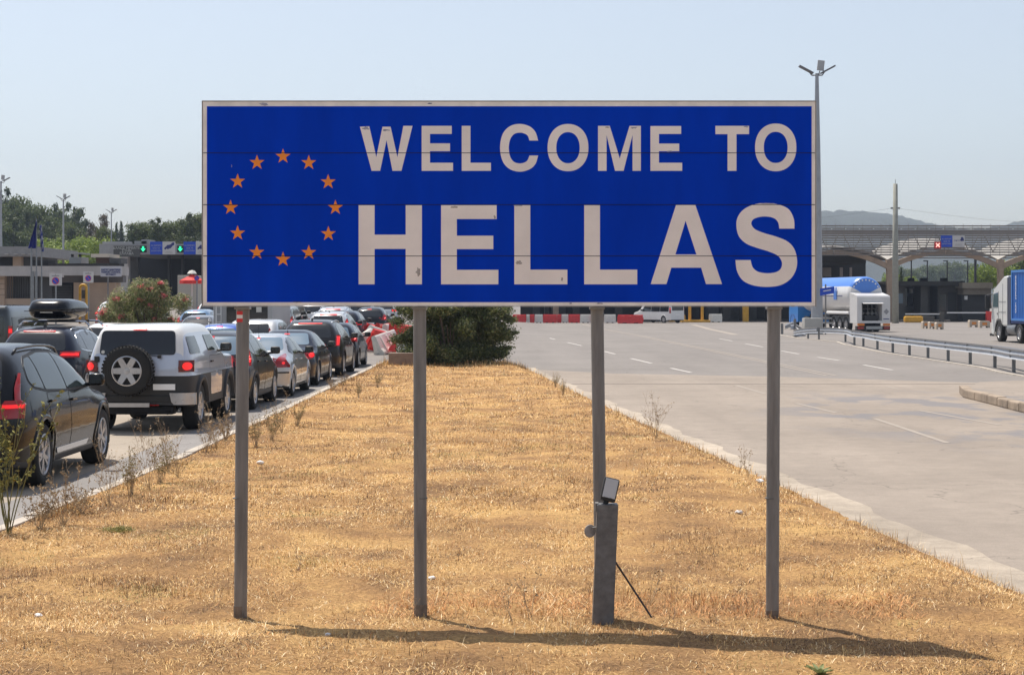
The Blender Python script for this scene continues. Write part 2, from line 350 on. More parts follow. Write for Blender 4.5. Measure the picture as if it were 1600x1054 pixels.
# straw: a lawn of dead blades
def vnoise(X, Y, s, seed):
    r = np.random.RandomState(seed); z = 0
    for k in range(5):
        a_, c_ = r.uniform(-1, 1, 2) * s; z = z + np.sin(X * a_ * 2 + Y * c_ * 2 + r.uniform(0, 6)) * r.uniform(.5, 1)
    return z / 2.2
def blades(name, N, y0, y1, wmul, lmul, seed, power=1.0):
    r = np.random.RandomState(seed); Y = y0 + (y1 - y0) * r.rand(N) ** power
    X = XL(Y) + .02 + (XR(Y) - XL(Y) - .0 + .04 * r.randn(N)) * r.rand(N)
    dens = .5 + .5 * vnoise(X, Y, 1.2, 1) + .35 * vnoise(X, Y, 4, 2); keep = r.rand(N) < np.clip(.25 + .7 * dens - .5 * np.clip(vnoise(X, Y, 2.7, 41), 0, 1), .05, 1)
    X = X[keep]; Y = Y[keep]; n_ = len(X)
    vx = np.abs(X) < (abs(Y) * .31 + .5); X = X[vx]; Y = Y[vx]; n_ = len(X)
    Z = med_z(X, Y) - .004
    th = r.rand(n_) * 6.283; lean = np.where(r.rand(n_) < .62 + .3 * np.clip(1 - vnoise(X, Y, 2.2, 21), 0, 1), r.uniform(1.28, 1.56, n_), r.uniform(.1, 1.1, n_))
    edge = .55 * sm(.6, .05, X - XL(Y)) * (vnoise(X, Y, 1.5, 31) > -.1) + .5 * sm(.5, 0, XR(Y) - X) * (r.rand(n_) < .4) + .9 * sm(53.5, 56.5, Y)
    tall = np.exp(-((Y - 12.0) / .5) ** 2) * (np.abs(X - .9) < 1.9)
    Ln = r.gamma(3.0, .011, n_).clip(.012, .11) * lmul * (1 + 1.6 * edge + 1.0 * tall); lean = np.where((edge > .4) & (r.rand(n_) < .6), lean * .35, lean)
    W = r.uniform(.0009, .0024, n_) * wmul
    hx, hy = np.cos(th), np.sin(th); P0 = np.stack([X, Y, Z], -1)
    side = np.stack([-hy, hx, 0 * hx], -1) * W[:, None]
    up1 = np.stack([hx * np.sin(lean * .7), hy * np.sin(lean * .7), np.cos(lean * .7)], -1) * (Ln * .55)[:, None]
    up2 = np.stack([hx * np.sin(lean * 1.1), hy * np.sin(lean * 1.1), np.maximum(np.cos(lean * 1.1), -.02)], -1) * (Ln * .5)[:, None]
    V = np.stack([P0 - side, P0 + side, P0 + up1 + side * .7, P0 + up1 - side * .7, P0 + up1 + up2], 1).reshape(-1, 3)
    k = np.arange(n_) * 5; T = np.concatenate([np.stack([k, k + 1, k + 2], -1), np.stack([k, k + 2, k + 3], -1), np.stack([k + 3, k + 2, k + 4], -1)])
    base = np.array([[.80, .54, .24], [.66, .42, .17], [.42, .24, .11], [.92, .75, .48], [.11, .065, .04], [.34, .28, .10], [.62, .30, .12]])
    brown = np.clip(.5 + .55 * vnoise(X, Y, .9, 7) + .3 * vnoise(X, Y, 3.0, 8), 0, 1)
    pr = r.rand(n_); idx = np.where(pr < .30, 0, np.where(pr < .56, 1, np.where(pr < .74, 2, np.where(pr < .86, 3, np.where(pr < .93, 4, 6)))))
    idx = np.where((brown > .72) & (r.rand(n_) < .55), np.where(r.rand(n_) < .5, 4, 2), idx)
    gr = (vnoise(X, Y, 1.6, 12) > .75) | ((edge > .5) & (r.rand(n_) < .25)); sp2 = vnoise(X, Y, 6.0, 55) > .55; idx = np.where(sp2 & (r.rand(n_) < .4), 4, idx)
    idx = np.where(gr & (r.rand(n_) < .35), 5, idx)
    rust = tall > .4; idx = np.where(rust & (r.rand(n_) < .5), 6, idx)
    C = base[idx] * r.uniform(.68, 1.2, (n_, 1)); C = np.repeat(C, 5, 0)
    return V, T, C
parts = [blades('a', 560000, 9.0, 17, 1.0, .95, 11, 1.15), blades('b', 300000, 17, 31, 1.7, 1.0, 12, 1.2), blades('c', 130000, 31, 58.6, 3.0, 1.2, 13, 1.1)]
V = np.concatenate([p[0] for p in parts]); offs = np.cumsum([0] + [len(p[0]) for p in parts[:-1]])
T = np.concatenate([p[1] + o_ for p, o_ in zip(parts, offs)]); C = np.concatenate([p[2] for p in parts])
M_straw = mat('straw', (.5, .35, .15), .75, attr=True, spec=.25)
tag(np_mesh('dry_grass', V, T, M_straw, col=C), 'short sun-bleached straw grass covering the whole median', 'grass', kind='stuff')
# ================================================================ SIGN
YS_ = 11.52; S = F / YS_
sg = empty('border_sign', (0, YS_, .12), 0, 'large blue WELCOME TO HELLAS border sign with a ring of stars on four grey posts', 'sign')
def P(px, py): return ((px - CX) / S, CH - (py - HY) / S - .12)
def sign_blue():
    return mat('sign blue', (.0006, .042, .50), .6, var=.13, vscale=1.6, spec=.05, stretch=(2.2, 1, .5), bump=.0003, bscale=20)
M_sb = sign_blue(); M_sl = mat('sign letter film', (.88, .81, .765), .6, var=.09, vscale=2.6, bump=.0003, bscale=30); M_star = mat('star film', (.92, .27, .02), .5, var=.08, vscale=30)
M_frame = mat('sign border paint', (.87, .82, .77), .6, var=.12, vscale=7, bump=.0004, bscale=50)
seams = [159.5, 239.6, 320.2, 400, 477.5]
for k in range(4):
    x0, z1 = P(318, seams[k] + (.5 if k else 0)); x1, z0 = P(1273, seams[k + 1] - (.1 if k < 3 else 0))
    b = MB(); b.bbox(x0, x1, -.028, .0, z0, z1, .0015); pl = b.build('plank', M_frame, sg)
b = MB()
for k in range(4):
    xa, za = P(324.5, max(seams[k] + .1, 167)); xb, zb_ = P(1267, min(seams[k + 1], 472))
    b.box(xa, xb, -.0295, -.0278, zb_, za)
b.build('blue_face', M_sb, sg)
x0, z1 = P(317.5, 159); x1, z0 = P(1273.5, 478)
b = MB(); b.box(x0 - .004, x0, -.032, .03, z0, z1); b.box(x1, x1 + .004, -.032, .03, z0, z1); b.box(x0 - .004, x1 + .004, -.032, .03, z1, z1 + .004); b.box(x0 - .004, x1 + .004, -.032, .03, z0 - .004, z0)
b.build('frame', mat('aluminium edge', (.42, .40, .38), .5, .3, var=.15), sg)
b = MB()
for k in range(1, 4):
    xa, zc = P(319, seams[k]); xb, _ = P(1272, seams[k]); b.box(xa, xb, -.0312, -.0303, zc - .0021, zc + .0021)
b.build('seam', M_dark, sg)
A = lambda x, y: (310 + x / 3.0122, 150 + y / 3.0122)
B = lambda x, y: (790 + x / 3.0122, 150 + y / 3.0122)
def rects(T_, rs_):     # letters made of touching bars are traced as one outline
    return [T_(*p) for p in rs_]
def Eloop(T_, x0, xs_, t, xt, xm, xb, y0, y1, y2, y3, y4, y5):
    return rects(T_, [(x0, y0), (xt, y0), (xt, y1), (xs_, y1), (xs_, y2), (xm, y2), (xm, y3), (xs_, y3), (xs_, y4), (xb, y4), (xb, y5), (x0, y5)])
def ell(T_, cx, cy, rx, ry, n=48, e=2.15):
    o = []
    for i in range(n):
        t = 2 * math.pi * i / n; c, s_ = math.cos(t), math.sin(t)
        o.append(T_(cx + rx * math.copysign(abs(c) ** (2 / e), c), cy + ry * math.copysign(abs(s_) ** (2 / e), s_)))
    return o
def Cshape(T_, cx, cy, rx, ry, ix, iy, xr_out, xr_in, yt, yb):
    o = []; 
    a0 = math.asin((cy - yt) / ry * .98)
    for i in range(41):       # outer from upper terminal anticlockwise to the lower
        t = .30 + (2 * math.pi - .60) * i / 40; o.append(T_(cx + rx * math.cos(t), cy - ry * math.sin(t)))
    for i in range(41):
        t = 2 * math.pi - .48 - (2 * math.pi - .96) * i / 40; o.append(T_(cx + ix * math.cos(t), cy - iy * math.sin(t)))
    return o
def stroke(pts, wd):
    n = 60; P0 = np.array(pts, float); t = np.linspace(0, 1, len(P0)); f0 = pchip([(a_, b_) for a_, b_ in zip(t, P0[:, 0])]);
    return None
def catmull(pts, k=8):
    o = []; P_ = [Vector(p) for p in pts]; P_ = [2 * P_[0] - P_[1]] + P_ + [2 * P_[-1] - P_[-2]]
    for i in range(1, len(P_) - 2):
        for j in range(k):
            t = j / k; a_, b_, c_, d_ = P_[i - 1:i + 3]
            o.append(.5 * ((2 * b_) + (c_ - a_) * t + (2 * a_ - 5 * b_ + 4 * c_ - d_) * t * t + (3 * b_ - a_ - 3 * c_ + d_) * t ** 3))
    o.append(P_[-2]); return o
def glyph(name, loops):
    return to_curve_mesh(name, [[P(*q) for q in lp] for lp in loops], .0012, M_sl, sg)
L1 = []
L1.append([rects(A, [(762, 147), (806, 145), (839, 290), (868, 147), (906, 147), (938, 290), (966, 143), (1009, 143), (957, 354), (915, 354), (887, 210), (857, 354), (817, 354)])])
L1.append([Eloop(A, 1052, 1091, 0, 1193, 1185, 1199, 143, 181, 225, 262, 316, 354)])
L1.append([rects(A, [(1240, 143), (1281, 143), (1281, 316), (1377, 316), (1377, 354), (1240, 354)])])
Co = [(153, 212), (140, 172), (112, 145), (66, 134), (20, 145), (-14, 182), (-26, 246), (-14, 308), (18, 345), (66, 358), (112, 347), (140, 322), (153, 282)]
Ci = [(112, 282), (103, 304), (88, 315), (66, 319), (40, 312), (22, 288), (15, 246), (22, 206), (40, 182), (66, 175), (88, 179), (104, 190), (112, 212)]
L1.append([[B(*p) for p in catmull(Co)] + [B(*p) for p in catmull(Ci)]])
L1.append([ell(B, 293, 245, 96, 111), ell(B, 293, 245.5, 55, 73)])
L1.append([rects(B, [(434, 143), (489, 143), (536, 296), (582, 143), (635, 143), (635, 354), (596, 354), (596, 186), (554, 354), (514, 354), (474, 186), (474, 354), (434, 354)])])
L1.append([Eloop(B, 680, 720, 0, 824, 815, 829, 144, 181, 226, 262, 316, 354)])
L1.append([rects(B, [(985, 143), (1143, 143), (1143, 182), (1084, 182), (1084, 354), (1042, 354), (1042, 182), (985, 182)])])
L1.append([ell(B, 1268, 244, 97, 112), ell(B, 1268, 244, 56, 73)])
L1.append([rects(A, [(756, 515), (831, 515), (831, 653), (977, 653), (977, 515), (1053, 515), (1053, 886), (977, 886), (977, 720), (831, 720), (831, 886), (756, 886)])])
L1.append([Eloop(A, 1143, 1217, 0, 1404, 1388, 1412, 515, 580, 658, 721, 818, 886)])
L1.append([rects(B, [(41, 515), (116, 515), (116, 817), (290, 817), (290, 886), (41, 886)])])
L1.append([rects(B, [(369, 515), (443, 515), (443, 817), (618, 817), (618, 886), (369, 886)])])
L1.append([rects(B, [(681, 885), (800, 514), (891, 514), (1016, 885), (941, 885), (918, 808), (778, 808), (755, 885)]), rects(B, [(845, 588), (797, 746), (896, 746)])])
So = [(1356, 625), (1353, 580), (1330, 535), (1285, 513), (1225, 505), (1165, 512), (1115, 537), (1088, 575), (1084, 618), (1096, 662), (1130, 695), (1180, 715), (1235, 732), (1278, 752), (1297, 782), (1292, 812), (1268, 829), (1225, 834), (1184, 826), (1160, 806), (1150, 772)]
Si = [(1079, 772), (1086, 822), (1112, 866), (1160, 890), (1225, 898), (1290, 890), (1338, 860), (1364, 815), (1368, 768), (1354, 718), (1322, 684), (1270, 662), (1215, 646), (1172, 628), (1154, 605), (1160, 584), (1185, 572), (1220, 568), (1258, 575), (1279, 595), (1285, 625)]
L1.append([[B(*p) for p in catmull(So, 5)] + [B(*p) for p in catmull(Si, 5)]])
for lp in L1:
    g = glyph('letter', lp); g.location = (0, -.0299, 0)
for cx, cy in [(401, 285), (522, 315), (613, 405), (647, 525), (614, 648), (522, 736), (401, 768), (278, 735), (188, 645), (155, 525), (188, 402), (279, 314)]:
    lp = []
    for i in range(10):
        r_ = 37 if i % 2 == 0 else 14.5; t = math.pi * i / 5; lp.append(P(*A(cx + r_ * math.sin(t), cy + 1 - r_ * math.cos(t))))
    s_ = to_curve_mesh('star', [lp], .0012, M_star, sg); s_.location = (0, -.0299, 0)
M_clampdk = mat('weld grey', (.12, .12, .12), .7)
M_scuff = mat('scuffed film', (.40, .36, .34), .7, var=.2, vscale=40); M_chip = mat('chipped film', (.34, .34, .42), .6, var=.3, vscale=40)
def scuff(T_, cx, cy, rx, ry, seed, m):
    r = random.Random(seed); lp = []
    for i in range(14):
        t = 2 * math.pi * i / 14; k = r.uniform(.45, 1.15); lp.append(P(*T_(cx + rx * k * math.cos(t), cy + ry * k * math.sin(t))))
    s_ = to_curve_mesh('scuff', [lp], .0006, m, sg); s_.location = (0, -.0309, 0)
for q in [(A, 790, 154, 20, 9, 1, M_chip), (A, 884, 163, 18, 6, 2, M_chip), (A, 1036, 830, 14, 22, 3, M_scuff), (A, 1210, 524, 22, 7, 4, M_scuff), (A, 1395, 570, 6, 9, 5, M_scuff), (B, 62, 785, 16, 12, 6, M_scuff), (B, 600, 152, 22, 6, 7, M_chip), (B, 478, 150, 13, 5, 8, M_scuff),
          (B, 265, 862, 6, 12, 9, M_scuff), (B, 770, 262, 18, 3, 10, M_chip), (B, 1225, 507, 44, 2.5, 11, M_scuff), (B, 60, 517, 24, 4, 12, M_chip), (A, 310, 41, 26, 8, 13, M_chip), (B, 1130, 147, 14, 4, 14, M_chip), (A, 470, 968, 22, 3, 15, M_ink), (B, 305, 975, 8, 3, 16, M_ink), (B, 440, 975, 20, 2.5, 17, M_ink), (A, 1090, 38, 14, 3, 18, M_ink), (A, 160, 330, 2, 9, 19, M_chip), (B, 200, 930, 12, 20, 20, M_sb)]:
    scuff(*q)
for (xt, xb, yb) in [(377.5, 373.5, 966), (655, 656.5, 969), (933.5, 941, 962), (1211, 1208.5, 968)]:
    Xt, Zt = P(xt, 478); Xb, _ = P(xb, yb); k = (Xb - Xt) / Zt
    b = MB(); b.tube([(Xb, .055, -.12), (Xt, .055, Zt), (Xt - k * 1.3, .055, Zt + 1.355 + (.012 if xt == 933.5 else -.03))], .0435, 20)
    p = b.build('post', M_post, sg); autosmooth(p)
    b = MB(); b.tube([(Xb, .055, -.05), (Xb + k * .09, .055, .075 + .02 * math.sin(xt))], .0448, 16); b.build('rusty_foot', mat('rusty post foot', (.17, .14, .115), .85, var=.35, vscale=25, bump=.002), p)
    b = MB(); b.tube([(Xb + k * .80, .055, .80), (Xb + k * .806, .055, .806)], .0446, 16); b.build('weld_ring', M_clampdk, p)
    b = MB(); b.bbox(Xt - .05, Xt + .05, -.0, .10, Zt - .022, Zt - .006, .003); b.build('clamp', M_galv, p)
x0, z0 = P(369, 503); x1, z1 = P(383, 486); b = MB(); zc = (z0 + z1) / 2
M_st = mat('sticker red', (.62, .03, .03), .5, var=.05)
Xs = (x0 + x1) / 2 - .003
def arcband(b, zlo, zhi, r_):
    n = 8; v = []
    for i in range(n + 1):
        t = -2.25 + 1.5 * i / n; v += [(P(375.8, 490)[0] + r_ * math.cos(t), .055 + r_ * math.sin(t), z) for z in (zlo, zhi)]
    b.add(v, [(2 * i, 2 * i + 2, 2 * i + 3, 2 * i + 1) for i in range(n)])
b = MB(); arcband(b, z0, zc - .012, .0448); arcband(b, zc + .012, z1, .0448); st = b.build('sticker', M_st, sg)
b = MB(); arcband(b, zc - .012, zc + .012, .0448); b.build('sticker_band', M_white, st)
# leaning steel box post with its lamp, disc and stay
lp_ = empty('leaning_box_post', ((940 - CX) / S, YS_ - .16, .12), 0, 'square grey steel box post leaning against the third sign post', 'post')
def PP(px, py): return ((px - 940) / S, CH - (py - HY) / S - .12)
b = MB(); c = [PP(923, 963), PP(955, 963), PP(963, 782), PP(931, 782)]
v = [(c[0][0], -.06, -.06), (c[1][0], -.06, -.06), (c[2][0], -.06, c[2][1]), (c[3][0], -.06, c[3][1]), (c[0][0], .06, -.06), (c[1][0], .06, -.06), (c[2][0], .06, c[2][1]), (c[3][0], .06, c[3][1])]
b.add(v, [(0, 1, 2, 3), (5, 4, 7, 6), (4, 0, 3, 7), (1, 5, 6, 2), (3, 2, 6, 7), (4, 5, 1, 0)]); o = b.build('box', mat('dark zinc sheet', (.15, .155, .165), .5, .4, var=.3, vscale=14, bump=.001, bscale=30), lp_)
bm = bmesh.new(); bm.from_mesh(o.data); bmesh.ops.bevel(bm, geom=bm.edges[:], offset=.004, segments=2, affect='EDGES'); bm.to_mesh(o.data); bm.free()
b = MB(); b.box(c[3][0] - .012, c[3][0] + .01, -.02, .05, c[3][1] - .05, c[3][1] + .006); b.build('hinge', M_post, lp_)
q = PP(920, 823); b = MB(); b.lathe([(0, -.003), (.041, -.003), (.043, 0), (.041, .003), (0, .003)], 28, 'y', Matrix.Translation((q[0], -.03, q[1])) @ Matrix.Rotation(R(25), 4, 'Z'))
o = b.build('disc', mat('brushed disc', (.34, .32, .31), .5, .3, var=.2, vscale=30), lp_); autosmooth(o)
b = MB(); b.tube([(q[0] + .012, -.03, q[1] + .02), (c[3][0] + .02, -.03, q[1] + .03)], .005, 6); b.build('disc_bracket', M_post, lp_)
q0 = PP(958, 870); q1 = PP(1013, 952); b = MB(); b.tube([(q0[0], .03, q0[1]), (q1[0], -.12, q1[1] + .0)], .0065, 8); b.build('stay_rod', mat('rusty rod', (.06, .045, .04), .8, var=.3, vscale=30), lp_)
la = empty('flood_lamp', (0, 0, 0), 0, 'small tilted floodlight with a pale front panel on top of the leaning box post', 'floodlight')
qc = ((950.5 - CX) / S, YS_ - .16, CH - (760.5 - HY) / S); la.location = qc; la.rotation_euler = (R(-8), R(13), 0)
b = MB(); b.bbox(-.052, .052, -.03, .035, -.078, .078, .016); o = b.build('housing', M_black, la); autosmooth(o)
b = MB(); b.bbox(-.041, .043, -.0335, -.029, -.055, .070, .002); b.build('face_panel', mat('lamp face', (.50, .51, .53), .25, var=.05), la)
text_mesh('face_lettering', 'SOLAR', .018, M_black, la, (-.004, -.0338, -.060), thick=.001, bold=.0006)
b = MB(); b.tube([(0, 0, -.07), (-.012, 0, -.10)], .016, 10); b.build('foot', M_black, la)
# ================================================================ CARS
def paint(name, rgb, metal=0.0, rough=.32): return mat('paint ' + name, rgb, rough, metal, coat=.5 if max(rgb) < .05 else 1.0, var=.04, vscale=1.5, spec=.12 if max(rgb) < .05 else None)
P_BLACK = paint('black', (.003, .0035, .005), .0, .25); P_NAVY = paint('midnight blue', (.006, .009, .022), .0, .3)
P_SILV = paint('silver', (.46, .48, .51), .55, .32); P_LSILV = paint('light silver', (.56, .57, .58), .4, .34); P_WHITE = paint('white', (.72, .72, .71), 0, .35)
P_CHAR = paint('charcoal', (.016, .016, .019), .1, .3); P_BLUE = paint('blue', (.02, .09, .42), .2, .3); P_GREY = paint('grey', (.16, .165, .18), .4, .33)
P_RED = paint('red', (.40, .02, .02), .1, .3); P_GREEN = paint('teal', (.03, .10, .09), .2, .3)
M_glass = mat('tinted car glass', (.012, .014, .016), .04, 0, spec=.9); M_glassL = mat('greenish car glass', (.10, .15, .16), .06, 0, spec=1.0)
M_glassB = mat('pale blue car glass', (.13, .19, .25), .06, 0, spec=1.0)
M_tyre = mat('tyre rubber', (.017, .017, .017), .85, var=.2, vscale=12, bump=.003, bscale=60)
M_rim = mat('alloy rim', (.48, .48, .50), .3, .75, var=.05, vscale=10); M_chrome = mat('chrome trim', (.62, .63, .65), .14, 1.0)
M_lens = mat('red lens', (.30, .006, .006), .15, coat=.6); M_lit = mat('lit brake light', (.70, .012, .012), .3, emis=.8, coat=.5, var=.35, vscale=22)
M_clad = mat('grey cladding plastic', (.028, .028, .03), .6, var=.12, vscale=10)
M_plate = mat('number plate', (.80, .80, .78), .4)
def clip_y(poly, a, b_):
    def half(pl, f, keep):
        o = []
        for i in range(len(pl)):
            p, q = pl[i], pl[(i + 1) % len(pl)]; kp, kq = keep(p), keep(q)
            if kp: o.append(p)
            if kp != kq:
                t = (f - p[0]) / (q[0] - p[0]); o.append((f, p[1] + (q[1] - p[1]) * t))
        return o
    return half(half(poly, a, lambda p: p[0] >= a), b_, lambda p: p[0] <= b_)
def grow(poly, d):
    n = len(poly); A_ = sum(poly[i][0] * poly[(i + 1) % n][1] - poly[(i + 1) % n][0] * poly[i][1] for i in range(n)); s = 1 if A_ > 0 else -1; o = []
    for i in range(n):
        p0, p1, p2 = Vector(poly[i - 1]), Vector(poly[i]), Vector(poly[(i + 1) % n]); e1 = (p1 - p0); e2 = (p2 - p1)
        if e1.length < 1e-6 or e2.length < 1e-6: o.append(tuple(p1)); continue
        e1.normalize(); e2.normalize(); n1 = Vector((e1.y, -e1.x)) * s; n2 = Vector((e2.y, -e2.x)) * s; m_ = n1 + n2
        m_ = m_.normalized() if m_.length > .1 else n1; k = min(1 / max(m_.dot(n1), .45), 2.0); o.append(tuple(p1 + m_ * d * k))
    return o
def roundpoly(poly, r=.04, n=3):
    poly = [p for i, p in enumerate(poly) if math.dist(p, poly[i - 1]) > 1e-4]; o = []
    for i in range(len(poly)):
        a_, p, c_ = Vector(poly[i - 1]), Vector(poly[i]), Vector(poly[(i + 1) % len(poly)])
        u = (a_ - p); v = (c_ - p); k = min(r, u.length * .4, v.length * .4)
        if u.length < 1e-5 or v.length < 1e-5: continue
        s0 = p + u.normalized() * k; s1 = p + v.normalized() * k
        for j in range(n + 1):
            t = j / n; o.append(tuple((1 - t) ** 2 * s0 + 2 * t * (1 - t) * p + t * t * s1))
    return o
class Surf:
    def __init__(s, d):
        s.d = d; s.L = d['L']; s.W = d['W']; s.top = pchip(d['top']); s.tum = pchip(d['tum']); s.n = d.get('n', 6); s.m = d.get('m', 8); s.z0 = d.get('z0', .5)
    def X(s, y, z):
        y = np.asarray(y, float); z = np.asarray(z, float)
        q = np.clip(np.abs(2 * y / s.L - 1), 0, .99999); w_ = s.W * (1 - q ** s.m) ** (1 / s.m) * s.tum(z); zt = s.top(y)
        u = np.clip((z - s.z0) / np.maximum(zt - s.z0, 1e-4), 0, 1); return w_ * (1 - u ** s.n) ** (1 / s.n) * (z < zt)
    def yend(s, x, z, front=False):
        ys_ = np.concatenate([np.linspace(.0005, .1, 25), np.linspace(.11, (s.L * .6 if front else s.d.get('rearmax', 1.75)), 160)])
        if front: ys_ = s.L - ys_
        xm = float(s.X(ys_[-1] if not front else s.L * .45, z)) * .985
        if not front:
            yt = np.linspace(0, 1.7, 86); tt = s.top(yt); k_ = int(np.argmax(tt > z + .06)) if (tt > z + .06).any() else 85
            lim = float(s.X(yt[k_] + .16, z)); xm = min(xm, max(lim, .05)) * .992
        x = min(abs(x), max(xm, 0))
        ok = s.X(ys_, np.full_like(ys_, z)) >= abs(x); i = int(np.argmax(ok))
        if not ok.any(): return ys_[0] if abs(x) < .01 else float(ys_[-1])
        if i == 0: return float(ys_[0])
        a_, b_ = ys_[i - 1], ys_[i]
        for _ in range(9):
            m_ = (a_ + b_) / 2
            if s.X(m_, z) >= abs(x): b_ = m_
            else: a_ = m_
        return float(b_)
def patch(S_, poly, where, off, name, m, parent, step=.07, thick=.006, smooth=True):
    bm = bmesh.new()
    try: bm.faces.new([bm.verts.new((p[0], p[1], 0)) for p in poly])
    except Exception: bm.free(); return None
    bmesh.ops.triangulate(bm, faces=bm.faces[:], ngon_method='EAR_CLIP')
    xs_ = [p[0] for p in poly]; zs_ = [p[1] for p in poly]
    for ax, lo, hi in ((0, min(xs_), max(xs_)), (1, min(zs_), max(zs_))):
        t = lo + step
        while t < hi - .01:
            bmesh.ops.bisect_plane(bm, geom=bm.verts[:] + bm.edges[:] + bm.faces[:], plane_co=(t, 0, 0) if ax == 0 else (0, t, 0), plane_no=(1, 0, 0) if ax == 0 else (0, 1, 0)); t += step
    hl = S_.L / 2; bnd = {v for v in bm.verts if v.is_boundary}
    ext = []
    for v in bm.verts:
        a_, z = v.co.x, v.co.y
        if where in ('L', 'R'):
            q_ = 0
            while float(S_.X(a_, z)) < .55 * S_.W and q_ < 60: a_ += .01; q_ += 1
            x = float(S_.X(a_, z)) + off; v.co = ((x if where == 'R' else -x), a_ - hl, z)
        else:
            fr = where == 'F'; y = S_.yend(a_, z, fr)
            kx = (abs(a_) / S_.W) ** 3 * off * 1.2; v.co = (a_ + math.copysign(kx, a_), (y + off if fr else y - off) - hl, z)
    inn = {'L': (1, 0, 0), 'R': (-1, 0, 0), 'B': (0, 1, 0), 'F': (0, -1, 0)}[where]
    be = [e for e in bm.edges if e.is_boundary]
    r_ = bmesh.ops.extrude_edge_only(bm, edges=be); 
    for g in r_['geom']:
        if isinstance(g, bmesh.types.BMVert): g.co += Vector(inn) * (thick + off)
    bmesh.ops.recalc_face_normals(bm, faces=bm.faces[:])
    me = bpy.data.meshes.new(name); bm.to_mesh(me); bm.free()
    o = link_mesh(name, me, m, parent); autosmooth(o, 40) if smooth else None
    # outward orientation check not needed: materials are two-sided
    return o
def body(S_, d, root, fine):
    L, W_ = S_.L, S_.W; hl = L / 2; k = 1.0
    e = [.0004, .004, .012, .025, .045, .07, .1, .14, .19, .25]
    mid = np.concatenate([np.arange(.28, .94, .03), np.arange(.95, L - .31, .05)]) if fine else np.arange(.31, L - .31, .11); ys_ = np.array(e + list(mid) + [L - q for q in e[::-1]])
    us_ = [.07, .14, .21, .28, .35, .42, .49, .56, .63, .70, .76, .82, .87, .91, .94, .962, .98, .992, 1.0] if fine else [.1, .22, .34, .46, .58, .7, .8, .88, .94, .98, 1.0]; nlow = 8
    zb0 = d['zb']; rows = []
    for y in ys_:
        r_ = d.get('ramp', .10); zb = zb0 + r_ * (math.exp(-y / .25) + math.exp(-(L - y) / .25)); zt = float(S_.top(y)); z0 = S_.z0
        zs = list(np.linspace(zb, z0, nlow)) + [z0 + (zt - z0) * t for t in us_]
        zs[-1] = zt; xs_ = list(S_.X(np.full(len(zs), y), np.array(zs) - 1e-6)); xs_[-1] = 0; xs_[0] *= .97
        rows.append([(x, y - hl, z) for x, z in zip(xs_, zs)])
    nr = len(rows[0]); ring = 2 * nr - 1; V_ = []
    for r_ in rows: V_ += r_ + [(-x, y, z) for x, y, z in r_[:-1][::-1]]
    V_ = np.array(V_); Fc = []
    for i in range(len(ys_) - 1):
        for j in range(ring): Fc.append((i * ring + j, i * ring + (j + 1) % ring, (i + 1) * ring + (j + 1) % ring, (i + 1) * ring + j))
    for i in (0, len(ys_) - 1):
        for j in range(nr - 1):
            Fc.append((i * ring + j, i * ring + j + 1, i * ring + (ring - 1 - j - 1) if j + 1 < nr - 1 else i * ring + nr - 1, i * ring + ring - 1 - j))
    Fc = [tuple(dict.fromkeys(f)) for f in Fc]; Fc = [f for f in Fc if len(f) > 2]
    cen = np.array([V_[list(f)].mean(0) for f in Fc]); Rw = d['R'] + .055; keep = np.ones(len(Fc), bool)
    for yw in d['wheels']:
        yc = yw - hl; zc = d['R']; inside = ((cen[:, 1] - yc) ** 2 + (cen[:, 2] - zc) ** 2 < Rw ** 2) & (np.abs(cen[:, 0]) > .55 * W_)
        rem = set(i for f, q in zip(Fc, inside) if q for i in f); kv = set(i for f, q, kk in zip(Fc, inside, keep) if not q and kk for i in f); keep &= ~inside
        for i in rem & kv:
            if abs(V_[i, 0]) > .55 * W_:
                dy, dz = V_[i, 1] - yc, V_[i, 2] - zc; q = math.hypot(dy, dz)
                if q > 1e-4 and V_[i, 2] > zb0 + .03:
                    V_[i, 1] = yc + dy / q * Rw; V_[i, 2] = zc + dz / q * Rw; V_[i, 0] = math.copysign(float(S_.X(V_[i, 1] + hl, V_[i, 2])), V_[i, 0])
    bands = {'body': [], 'lower_trim': [], 'roof': []}
    for f, c, kk in zip(Fc, cen, keep):
        if not kk: continue
        u = (c[2] - S_.z0) / max(float(S_.top(c[1] + hl)) - S_.z0, .01)
        if c[2] < d.get('zc', .3) or (abs(c[2] - zb0) < .02): bands['lower_trim'].append(f)
        elif 'roofband' in d and u > d['roofband'] and d['roofy'][0] < c[1] + hl < d['roofy'][1]: bands['roof'].append(f)
        else: bands['body'].append(f)
    for nm, mm in (('body', d['paint']), ('lower_trim', d.get('trim', M_clad)), ('roof', d.get('roofpaint', d['paint']))):
        if not bands[nm]: continue
        me = bpy.data.meshes.new(nm); me.from_pydata([tuple(v) for v in V_], [], bands[nm]); bm = bmesh.new(); bm.from_mesh(me)
        bmesh.ops.delete(bm, geom=[v for v in bm.verts if not v.link_faces], context='VERTS'); bmesh.ops.recalc_face_normals(bm, faces=bm.faces[:]); bm.to_mesh(me); bm.free()
        o = link_mesh(nm, me, mm, root); autosmooth(o, 38)
    for yw in d['wheels']:
        for sx in (1, -1):
            ins = MB(); Mx = Matrix.Translation((0, yw - hl, d['R'])); n = 20; prof = [(Rw + .004, sx * W_ * .97), (Rw + .004, sx * W_ * .58), (0, sx * W_ * .58)]; ins.lathe(prof, 28, 'x', Mx)
            ins.v = [(x, y, max(z, zb0 - .0)) for x, y, z in ins.v]; ins.build('wheel_housing', M_dark, root, smooth=False)
